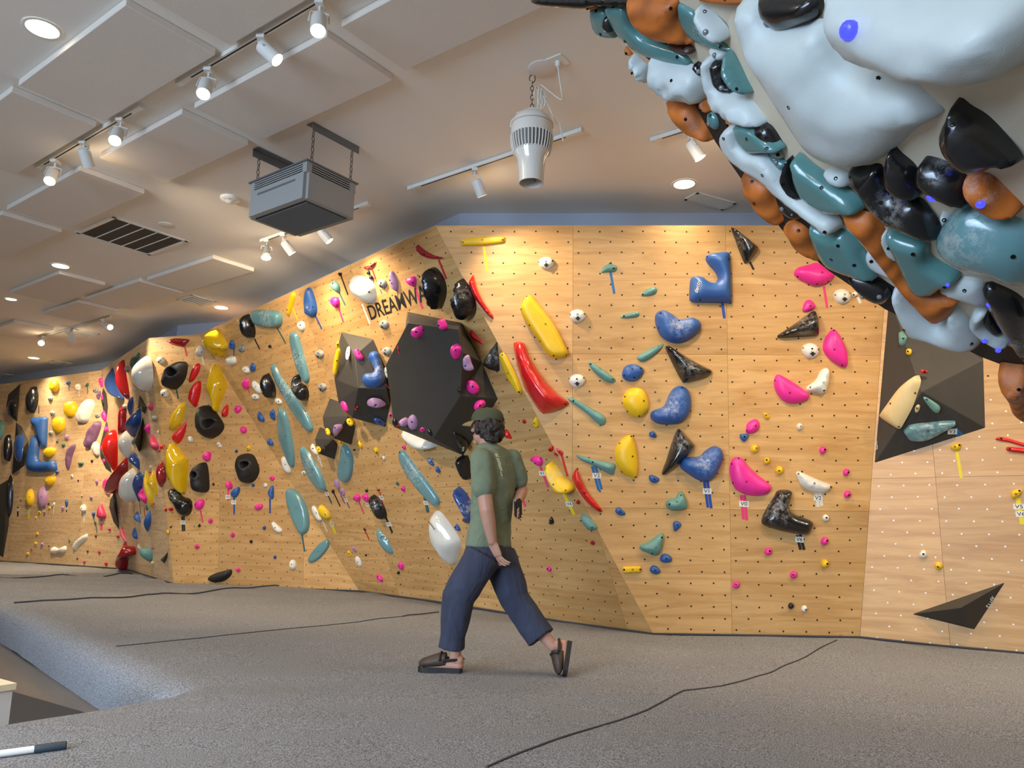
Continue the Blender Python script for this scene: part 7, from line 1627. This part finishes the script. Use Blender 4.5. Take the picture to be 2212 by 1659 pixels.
def disc(px, r_, label, nm, z=.012, mat=WHITEM, cat='cover plate'):
    P = on_z(*px, H); o = MB().lathe([(r_, 0), (r_, -z*.6), (r_*.86, -z), (.004, -z)], 28, capb=False).build(nm, mat, smooth=True); o.location = P; tag(o, label, cat, 'cover plates on the ceiling'); return o
disc((1172, 148), .10, 'round blank cover plate beside the fan hook', 'cover_plate', mat=PANEL); disc((358, 485), .075, 'round blank cover plate behind the large grille', 'cover_plate', mat=PANEL)
P = on_z(497, 427, H); det = empty('smoke_detector', tuple(P), 'white round smoke detector left of the heater', 'smoke detector')
MB().lathe([(.09, 0), (.088, -.022), (.07, -.034), (.045, -.04), (.03, -.055), (.01, -.058)], 32, capb=False).build('housing', WHITEM, det, smooth=True, mw=Matrix())
lettering('FIRE', .034, INK, det, Matrix.Translation((0.0, -.064, -.0325)) @ Matrix.Rotation(R(148), 4, 'X'), bold=.001)
# large return grille: four bays in a white frame
gq = [on_z(x, y, H-.004) for x, y in ((250, 471), (395, 519), (319, 548), (177, 504))]; gc = sum(gq, Vector())/4
gl, gw = (gq[1]-gq[0]).length, (gq[3]-gq[0]).length
gr = empty('air_grille', (gc.x, gc.y, H), 'large dark air grille with five bays in the ceiling', 'grille'); gr.rotation_euler = (0, 0, math.atan2((gq[1]-gq[0]).y, (gq[1]-gq[0]).x))
fb = MB()
for s in (-1, 1): fb.box((0, s*(gw/2+.015), -.006), (gl+.10, .03, .012)); fb.box((s*(gl/2+.03), 0, -.006), (.05, gw+.06, .012))
fb.build('frame', WHITEM, gr, mw=Matrix())
MESHM = plain('grille_mesh', srgb(58, 56, 52), .7, var=.1, scale=300, bump=.4)
for k in range(5):
    MB().box((-gl/2+(k+.5)*gl/5, 0, -.004), (gl/5-.008, gw, .006)).build('mesh_bay', MESHM, gr, mw=Matrix())
    if k: MB().box((-gl/2+k*gl/5, 0, -.007), (.012, gw, .01)).build('divider', WHITEM, gr, mw=Matrix())
def vent(px, sx, sy, label, slats=7, rot=None):
    P = on_z(*px, H); v = empty('ceiling_vent', tuple(P), label, 'vent', 'vents in the ceiling'); v.rotation_euler = (0, 0, rot if rot is not None else math.atan2(DB.y, DB.x))
    f = MB()
    for s in (-1, 1): f.box((0, s*sy/2, -.005), (sx+.03, .03, .01)); f.box((s*sx/2, 0, -.005), (.03, sy+.03, .01))
    f.build('frame', WHITEM, v, mw=Matrix()); MB().box((0, 0, -.002), (sx, sy, .003)).build('duct', SLOT, v, mw=Matrix())
    for k in range(slats): MB().box((-sx/2+(k+.5)*sx/slats, 0, -.007), (sx/slats*.55, sy-.01, .003), m=Matrix.Rotation(R(35), 3, 'Y')).build('slat', WHITEM, v, mw=Matrix())
vent((425, 648), .36, .36, 'small square ceiling vent beside the downlight over the overhang'); vent((178, 719), .36, .36, 'small square ceiling vent behind the far track')
vent((127, 784), .36, .36, 'small square ceiling vent above the far left wall, right of two'); vent((17, 811), .36, .36, 'small square ceiling vent above the far left wall, left of two')
vent((1534, 434), .46, .16, 'white slatted vent beside the training board', 22, rot=R(28))

# ================================================================ the walking man
SKIN = plain('skin', srgb(178, 130, 106), .55, var=.06, scale=30)
SHIRT, nt, b, L = nodes('sage_cotton')
tc = N(nt, 'ShaderNodeTexCoord'); nz = N(nt, 'ShaderNodeTexNoise'); nz.inputs['Scale'].default_value = 7; nz.inputs['Detail'].default_value = 5; nz.inputs['Distortion'].default_value = 1.2; L(tc.outputs['Object'], nz.inputs['Vector'])
L(mix(nt, nz.outputs['Fac'], srgb(96, 106, 84), srgb(120, 128, 104)), b.inputs['Base Color']); b.inputs['Roughness'].default_value = .95
bp = N(nt, 'ShaderNodeBump'); bp.inputs['Strength'].default_value = .55; bp.inputs['Distance'].default_value = .03; L(nz.outputs['Fac'], bp.inputs['Height']); L(bp.outputs['Normal'], b.inputs['Normal'])
PANTS, nt, b, L = nodes('navy_cotton')
tc = N(nt, 'ShaderNodeTexCoord'); mp = N(nt, 'ShaderNodeMapping'); mp.inputs['Scale'].default_value = (6, 6, 2.2); L(tc.outputs['Object'], mp.inputs['Vector'])
nz = N(nt, 'ShaderNodeTexNoise'); nz.inputs['Scale'].default_value = 1.6; nz.inputs['Detail'].default_value = 5; nz.inputs['Distortion'].default_value = 1.0; L(mp.outputs[0], nz.inputs['Vector'])
L(mix(nt, nz.outputs['Fac'], srgb(38, 41, 56), srgb(60, 64, 82)), b.inputs['Base Color']); b.inputs['Roughness'].default_value = .95
bp = N(nt, 'ShaderNodeBump'); bp.inputs['Strength'].default_value = .6; bp.inputs['Distance'].default_value = .035; L(nz.outputs['Fac'], bp.inputs['Height']); L(bp.outputs['Normal'], b.inputs['Normal'])
HAIR = plain('brown_hair', srgb(46, 31, 21), .6, var=.3, scale=70, bump=.8)
CAPM = plain('olive_cap', srgb(74, 74, 50), .9, var=.08, scale=120, bump=.1); BRIM = plain('tan_brim', srgb(132, 112, 70), .9)
LEATH = plain('brown_leather', srgb(64, 46, 34), .6, var=.1, scale=25, bump=.2); SOLE = plain('black_rubber', srgb(24, 22, 21), .7); PRINTM = plain('cream_print', srgb(186, 182, 140), .9)
S = 2.593
def J(x, y, d): return on_y(860+x/S, 860+y/S, d)
DN = 5.13                                   # depth of the body axis
FW = Vector((-.88, .47, 0)).normalized(); LF = Vector((0, 0, 1)).cross(FW)    # facing left and a little away; LF is his left
HIP = J(520, 860, DN); LHIP = HIP+LF*.095+Vector((0, 0, -.04)); RHIP = HIP-LF*.095+Vector((0, 0, -.04))
CHEST = J(515, 420, DN+.03); NECK = J(500, 262, DN+.03); SHL, SHR = J(456, 345, DN-.12), J(640, 345, DN+.14)
HEAD = J(497, 160, DN+.04)
LKN = J(335, 1120, DN-.10); LAN = J(318, 1462, DN-.06); RKN = J(655, 1130, DN+.06); RAN = J(868, 1392, DN-.02)
LEL = J(496, 628, DN-.17); LWR = J(527, 800, DN-.14); LHD = J(548, 868, DN-.13)
REL = J(690, 520, DN+.16); RWR = J(672, 578, DN+.03)
person = empty('person', (HIP.x, HIP.y, ground_z(HIP.x, HIP.y)), 'man walking left in a sage t-shirt, navy trousers, cap and clogs', 'person')
OFF = Matrix.Translation(-Vector(person.location))
def ring_tube(mb, secs, seg=18):
    """secs: centre, side vector, half width along side, half depth across, using the path tangent"""
    n = len(secs); vs, fs = [], []
    for i, (c, sd, a, d) in enumerate(secs):
        t = (Vector(secs[min(n-1, i+1)][0])-Vector(secs[max(0, i-1)][0])).normalized()
        x = (sd-t*sd.dot(t)).normalized(); y = t.cross(x)
        for k in range(seg):
            an = 2*math.pi*k/seg; vs.append(Vector(c)+x*a*math.cos(an)+y*d*math.sin(an))
    for i in range(n-1):
        for k in range(seg):
            k2 = (k+1) % seg; fs.append((i*seg+k, i*seg+k2, (i+1)*seg+k2, (i+1)*seg+k))
    fs.append(tuple(range(seg-1, -1, -1))); fs.append(tuple((n-1)*seg+k for k in range(seg))); mb.add(vs, fs)
def limb(mb, pts, rads, seg=14):
    P = []; Rr = []
    for i in range(len(pts)-1):
        for t in (0, .25, .5, .75): P.append(pts[i].lerp(pts[i+1], t)); Rr.append(rads[i]+(rads[i+1]-rads[i])*t)
    P.append(pts[-1]); Rr.append(rads[-1]); mb.tube(P, Rr, seg)
    for p, r_ in zip(pts, rads): mb.ell(p, (r_, r_, r_), 12, 8)
def finger(mb, base, d1, d2, l, r_):
    a = base; b1 = a+d1*l*.45; c = b1+(d1*.6+d2*.4).normalized()*l*.32; e = c+(d1*.2+d2*.8).normalized()*l*.25
    limb(mb, [a, b1, c, e], [r_, r_*.95, r_*.86, r_*.7], 8)
body = MB()
limb(body, [HIP, CHEST], [.075, .09]); limb(body, [SHL.lerp(CHEST, .3), SHR.lerp(CHEST, .3)], [.045, .045]); limb(body, [NECK+Vector((0, 0, -.05)), HEAD+Vector((0, 0, -.02))], [.058, .056])
face = FW*.97+LF*.0; face.normalize(); fr_m = Matrix(((face.x, LF.x, 0), (face.y, LF.y, 0), (0, 0, 1)))
body.ell(HEAD+Vector((0, 0, .02)), (.098, .076, .105), 18, 12, m=fr_m); body.ell(HEAD+face*.045+Vector((0, 0, -.065)), (.05, .052, .055), 14, 10, m=fr_m)
body.ell(HEAD+face*.108+Vector((0, 0, -.018)), (.020, .013, .016), 10, 8, m=fr_m); body.ell(HEAD+face*.098+Vector((0, 0, .006)), (.014, .010, .028), 10, 8, m=fr_m)
body.ell(HEAD+face*.086+Vector((0, 0, .034)), (.018, .05, .012), 10, 8, m=fr_m); body.ell(HEAD+face*.094+Vector((0, 0, -.058)), (.012, .024, .008), 10, 8, m=fr_m)
body.ell(HEAD+face*.092+Vector((0, 0, -.072)), (.012, .022, .008), 10, 8, m=fr_m); body.ell(HEAD+face*.080+Vector((0, 0, -.105)), (.022, .024, .018), 10, 8, m=fr_m)
for s in (1, -1): body.ell(HEAD-face*.008+LF*.078*s+Vector((0, 0, -.01)), (.022, .008, .034), 10, 8, m=fr_m)
UPB = SHR-SHL
limb(body, [SHL+UPB*.09-Vector((0, 0, .02)), SHL.lerp(LEL, .5), LEL, LEL.lerp(LWR, .35), LWR], [.040, .052, .048, .046, .031]); limb(body, [SHR-UPB*.09-Vector((0, 0, .02)), SHR.lerp(REL, .5), REL, REL.lerp(RWR, .35), RWR], [.040, .050, .045, .043, .030])
limb(body, [LHIP-Vector((0, 0, .04)), LHIP.lerp(LKN, .5), LKN, LKN.lerp(LAN, .35), LAN], [.072, .070, .054, .054, .036]); limb(body, [RHIP-Vector((0, 0, .04)), RHIP.lerp(RKN, .5), RKN, RKN.lerp(RAN, .35), RAN], [.072, .070, .054, .054, .036])
# near hand: relaxed, slightly curled, fingers swinging back to the right
hd = (LHD-LWR).normalized(); bkw = (-FW*.75+hd*.5).normalized(); pn = LF
pal = LWR.lerp(LHD, .9); ring_tube(body, [(LWR, FW, .026, .020), (LWR.lerp(LHD, .5), FW, .038, .017), (LHD, FW, .041, .016), (LHD+hd*.022, FW, .040, .013)], 12)
for k, (o_, l_) in enumerate(((.034, .078), (.012, .088), (-.010, .083), (-.031, .066))):
    bs = LHD+hd*.026-FW*(-o_); dr = (hd*.82-FW*(.18+.16*k)-LF*.04*k).normalized(); finger(body, bs, dr, (-FW*.8-LF*.35+hd*.15).normalized(), l_, .0078)
finger(body, LWR.lerp(LHD, .45)+FW*.030, (FW*.45+hd*.85-LF*.2).normalized(), (hd-LF*.5).normalized(), .066, .0105)
# far hand closed round a small black case
RH = RWR+(RWR-REL).normalized()*.06+Vector((0, 0, -.01)); rd = (RH-RWR).normalized()
ring_tube(body, [(RWR, Vector((0, 0, 1)), .027, .021), (RWR.lerp(RH, .6), Vector((0, 0, 1)), .038, .018), (RH, Vector((0, 0, 1)), .040, .017)], 12)
for k, (o_, l_) in enumerate(((.028, .072), (.010, .08), (-.008, .075), (-.026, .06))):
    finger(body, RH+Vector((0, 0, o_)), (rd*.7-LF*.5).normalized(), (LF*.6+rd*.1).normalized(), l_, .0078)
finger(body, RWR.lerp(RH, .4)+Vector((0, 0, .03)), (rd*.7+LF*.4+Vector((0, 0, .4))).normalized(), rd, .06, .0105)
# bare ankles and feet inside the clogs
gzL = ground_z(LAN.x, LAN.y)
LHEEL = Vector((J(338, 1530, DN-.06).x, J(338, 1530, DN-.06).y, 0)); LHEEL.z = ground_z(LHEEL.x, LHEEL.y)+.03
fdir = Vector((-.95, .12, 0)).normalized(); LTOE = LHEEL+fdir*.225
limb(body, [LAN, LHEEL+Vector((0, 0, .045))], [.036, .036]); limb(body, [LHEEL+Vector((0, 0, .012)), LHEEL.lerp(LTOE, .5)+Vector((0, 0, .02)), LTOE], [.034, .036, .026])
RTOE = J(925, 1520, DN-.10); RTOE.z = ground_z(RTOE.x, RTOE.y)+.035; RHEEL = J(948, 1380, DN-.02)
limb(body, [RAN, RHEEL.lerp(RAN, .35)], [.036, .034]); limb(body, [RHEEL.lerp(RAN, .25), RHEEL.lerp(RTOE, .5)-Vector((.015, 0, 0)), RTOE], [.034, .036, .026])
remeshed('body', body, SKIN, person, .004, 2, mw=OFF)
# t-shirt
sh = MB(); UPL = (SHR-SHL); sdv = UPL.normalized()
def tor(px, py, a, d, dd=0.0): return (J(px, py, DN+.02+dd), sdv, a, d)
SHM = (SHL+SHR)/2
ring_tube(sh, [(NECK+Vector((0, 0, .008)), sdv, .066, .064), (NECK+Vector((0, 0, -.024)), sdv, .100, .078), (J(520, 312, DN+.02), sdv, .158, .090), (J(530, 345, DN+.02), sdv, .172, .100), tor(535, 410, .176, .112), tor(534, 500, .176, .116), tor(527, 600, .170, .114), tor(517, 700, .166, .116), tor(510, 770, .178, .124), tor(507, 836, .190, .132)], 28)
limb(sh, [SHL+UPL*.05+Vector((0, 0, .002)), SHL.lerp(LEL, .56)], [.078, .078], 16); limb(sh, [SHR-UPL*.05+Vector((0, 0, .002)), SHR.lerp(REL, .62)], [.078, .076], 16)
shirt_o = remeshed('t_shirt', sh, SHIRT, person, .009, 16, .008, 7.0, mw=OFF)
from mathutils.bvhtree import BVHTree
bv = BVHTree.FromPolygons([v.co for v in shirt_o.data.vertices], [tuple(p.vertices) for p in shirt_o.data.polygons])
def on_shirt(x, y):
    d = ray(860+x/S, 860+y/S).normalized(); hit = bv.ray_cast(CAMP, d); 
    return (hit[0]-d*.003) if hit[0] else None
pr = MB()
for (xa, ya, xb, yb, w0_) in ((548, 310, 556, 330, 16), (556, 335, 570, 372, 17), (566, 372, 580, 408, 15), (574, 410, 582, 440, 11), (568, 446, 600, 452, 14), (545, 322, 575, 330, 9)):
    n_ = 5; rows = []
    for i in range(n_):
        t = i/(n_-1); x, y = xa+(xb-xa)*t, ya+(yb-ya)*t; rows.append((on_shirt(x-w0_/2, y), on_shirt(x+w0_/2, y)))
    for r0, r1 in zip(rows[:-1], rows[1:]):
        if all(r0) and all(r1): pr.add([r0[0], r0[1], r1[1], r1[0]], [(3, 2, 1, 0)])
pr.build('back_print', PRINTM, shirt_o, mw=Matrix())
# trousers: waist and two loose legs
pt = MB()
ring_tube(pt, [(J(508, 795, DN+.02), sdv, .165, .115), (J(508, 850, DN+.02), sdv, .180, .138), (J(500, 905, DN+.02), sdv, .184, .150), (J(495, 950, DN+.01), sdv, .16, .12)], 26)
LCF, RCF = J(300, 1402, DN-.06), J(800, 1345, DN)
def leg(hp, kn, cf, r0, r1, r2): 
    P = [hp, hp.lerp(kn, .35), hp.lerp(kn, .7), kn, kn.lerp(cf, .4), kn.lerp(cf, .75), cf]; sd = sdv
    ring_tube(pt, [(p, sd, a, a*1.02) for p, a in zip(P, (r0, r0*.98, (r0+r1)/2, r1, (r1+r2)/2, r2, r2*1.02))], 22)
leg(LHIP+Vector((0, 0, .02)), LKN, LCF, .118, .106, .080); leg(RHIP+Vector((0, 0, .02)), RKN, RCF, .118, .098, .094)
remeshed('trousers', pt, PANTS, person, .009, 4, .010, 5.0, mw=OFF)
# hair, cap
hr = MB(); rnd = random.Random(5)
hr.ell(HEAD-face*.03+Vector((0, 0, .0)), (.088, .084, .088), 16, 10, m=fr_m)
for k in range(120):
    a = rnd.uniform(-2.35, 2.35); z = rnd.uniform(-.085, .05); rr = .088*math.sqrt(max(.2, 1-(z/.14)**2))
    if abs(a) > 1.75 and z < -.03: continue
    c = HEAD-face*.018+(-face*math.cos(a)*1.05+LF*math.sin(a)*.92)*rr+Vector((0, 0, z-.012)); s = rnd.uniform(.014, .026); hr.ell(c, (s, s, s*1.25), 8, 6)
remeshed('hair', hr, HAIR, person, .006, 1, .006, 45, mw=OFF)
cb = MB(); tilt = Matrix.Rotation(R(6), 3, LF)
top = HEAD+Vector((0, 0, .052))
prof_c = [(.104, -.018), (.106, .0), (.102, .028), (.086, .056), (.055, .072), (.02, .079), (.004, .080)]
m4 = Matrix.Translation(top-face*.004) @ (Matrix(((face.x*1.10, LF.x*.92, 0), (face.y*1.10, LF.y*.92, 0), (0, 0, 1)))).to_4x4()
cap = empty('cap', tuple(top-Vector(person.location)), parent=person); cm = Matrix.Translation(-top) 
cb.lathe(prof_c, 28, m=cm @ m4, capb=False); cb.build('crown', CAPM, cap, smooth=True, mw=Matrix())
br = MB(); vs5, fs5 = [], []
for i in range(13):
    a = R(-62+i*124/12)
    for j, e in enumerate((.0, .35, .7, 1.0)):
        base = face*math.cos(a)*.112+LF*math.sin(a)*.094; outv = base+face*.078*e*(1-(abs(a)/1.25)**3)
        vs5.append(outv+Vector((0, 0, -.010-.022*e*e-.03*(math.sin(a)**2)*(.3+e*.4))))
for i in range(12):
    for j in range(3): fs5.append((i*4+j, (i+1)*4+j, (i+1)*4+j+1, i*4+j+1))
n5 = len(vs5); br.add(vs5+[v-Vector((0, 0, .005)) for v in vs5], fs5+[tuple(n5+i for i in reversed(f)) for f in fs5]); br.build('brim', BRIM, cap, smooth=True, mw=Matrix())
MB().ell((0, 0, .082), (.008, .008, .004), 10, 6).build('button', CAPM, cap, mw=Matrix())
for s in (1, -1):
    e_ = HEAD+face*.083+LF*.030*s+Vector((0, 0, .014)); MB().ell(e_-Vector(person.location), (.012, .012, .012), 12, 8).build('eye', plain('eye_white', srgb(220, 214, 206), .3, var=.01), person, smooth=True, mw=Matrix())
# clogs
def clog(heel, toe, up, nm='clog'):
    d = (toe-heel).normalized(); sd = d.cross(up).normalized(); up = sd.cross(d); c = empty(nm, tuple(heel-Vector(person.location)), parent=person)
    u = MB(); Ls = (toe-heel).length; Q = lambda t, h_: d*(Ls*t)+up*h_
    ring_tube(u, [(Q(.36, .050), sd, .046, .046), (Q(.55, .046), sd, .051, .045), (Q(.8, .036), sd, .052, .036), (Q(1.02, .026), sd, .045, .028), (Q(1.13, .018), sd, .022, .016)], 20)
    u.build('upper', LEATH, c, smooth=True, mw=Matrix())
    s = MB(); outl = [(-.10, .030), (-.06, .038), (.15, .040), (.35, .040), (.6, .048), (.85, .053), (1.05, .046), (1.15, .026), (1.17, 0)]
    ring = [(t, w) for t, w in outl]+[(t, -w) for t, w in reversed(outl[:-1])]; n = len(ring)
    s.add([d*(Ls*t)+sd*w+up*.004 for t, w in ring]+[d*(Ls*t)+sd*w-up*.026 for t, w in ring], [tuple(range(n)), tuple(range(2*n-1, n-1, -1))]+[(i, n+i, n+(i+1) % n, (i+1) % n) for i in range(n)])
    o = s.build('sole', SOLE, c, mw=Matrix()); bm = bmesh.new(); bm.from_mesh(o.data); bmesh.ops.recalc_face_normals(bm, faces=bm.faces); bm.to_mesh(o.data); bm.free()
    MB().tube([Q(.42, .05)+sd*.05, Q(.1, .055)+sd*.044, Q(-.13, .058), Q(.1, .055)-sd*.044, Q(.42, .05)-sd*.05], .009, 8).build('heel_strap', SOLE, c, smooth=True, mw=Matrix())
    MB().tube([Q(.5, .05)+sd*.054, Q(.5, .085)+sd*.025, Q(.5, .094), Q(.5, .085)-sd*.025, Q(.5, .05)-sd*.054], .009, 8).build('instep_strap', SOLE, c, smooth=True, mw=Matrix())
clog(LHEEL-Vector((0, 0, .004)), LTOE-Vector((0, 0, .004)), Vector((0, 0, 1)))
clog(RHEEL, RTOE, Vector((-.95, .1, .3)))
hc = MB().box((0, 0, 0), (.030, .075, .12)); hcp = RH-LF*.022+rd*.012
o = hc.build('handheld_case', SOLE); bm = bmesh.new(); bm.from_mesh(o.data); bmesh.ops.bevel(bm, geom=bm.edges[:], offset=.010, segments=3, affect='EDGES'); bm.to_mesh(o.data); bm.free()
o.matrix_world = Matrix.Translation(hcp) @ axes(Vector((0, 0, 1)).lerp(rd, .25), LF).to_4x4(); tag(o, "small black object held in the walking man's far hand", 'case')

# ================================================================ things beside the mat
rp = [on_z(-60, 1634, .016), on_z(144, 1609, .016)]; rp = [Vector((p.x, p.y, ground_z(p.x, p.y)+.017)) for p in rp]
rd_ = (rp[1]-rp[0]).normalized(); rod = empty('brush_pole', tuple(rp[1]), 'white pole with a dark grip lying on the mat in the near left corner', 'pole')
gl_ = .115
MB().tube([-rd_*gl_, -rd_*.55], .0135, 16).build('shaft', WHITEM, rod, smooth=True, mw=Matrix())
MB().tube([Vector((0, 0, 0)), -rd_*.004, -rd_*(gl_-.004), -rd_*gl_], [.013, .0165, .0165, .0145], 18).build('grip', plain('grip_rubber', srgb(46, 56, 62), .6), rod, smooth=True, mw=Matrix())
q = [on_z(x, y, -.33) for x, y in ((170, 1535), (15, 1490))]; dq = (q[1]-q[0]).normalized(); nq = Vector((-dq.y, dq.x, 0)); nq = -nq if nq.y > 0 else nq
sl = MB(); a0 = q[0]-dq*.6; a1 = q[1]+dq*2.5
sl.add([a0, a1, a1+nq*1.6, a0+nq*1.6]+[p+Vector((0, 0, -.019)) for p in (a0, a1, a1+nq*1.6, a0+nq*1.6)], [(3, 2, 1, 0), (4, 5, 6, 7), (0, 1, 5, 4), (1, 2, 6, 5), (2, 3, 7, 6), (3, 0, 4, 7)])
o = sl.build('floor_mat', plain('dark_rubber', srgb(52, 50, 50), .8, var=.1, scale=40)); bm = bmesh.new(); bm.from_mesh(o.data); bmesh.ops.recalc_face_normals(bm, faces=bm.faces); bm.to_mesh(o.data); bm.free()
tag(o, 'dark rubber mat on the concrete floor in the gap between the carpets', 'mat')
wp = on_z(14, 1484, .12); bx = empty('step_box', (wp.x-.20, wp.y+.05, -.33), 'white box at the left picture edge standing on the dark rubber mat', 'box')
rz = Matrix.Rotation(math.atan2(dq.y, dq.x), 3, 'Z'); hgt = .45
bw_ = plain('box_side', srgb(214, 210, 202), .6, var=.02)
MB().box((0, 0, hgt/2-.015), (.26, .26, hgt-.03), m=rz).build('carcass', bw_, bx, mw=Matrix()); MB().box((0, 0, hgt-.014), (.28, .28, .03), m=rz).build('lid', plain('birch_edge', srgb(232, 214, 180), .6), bx, mw=Matrix())
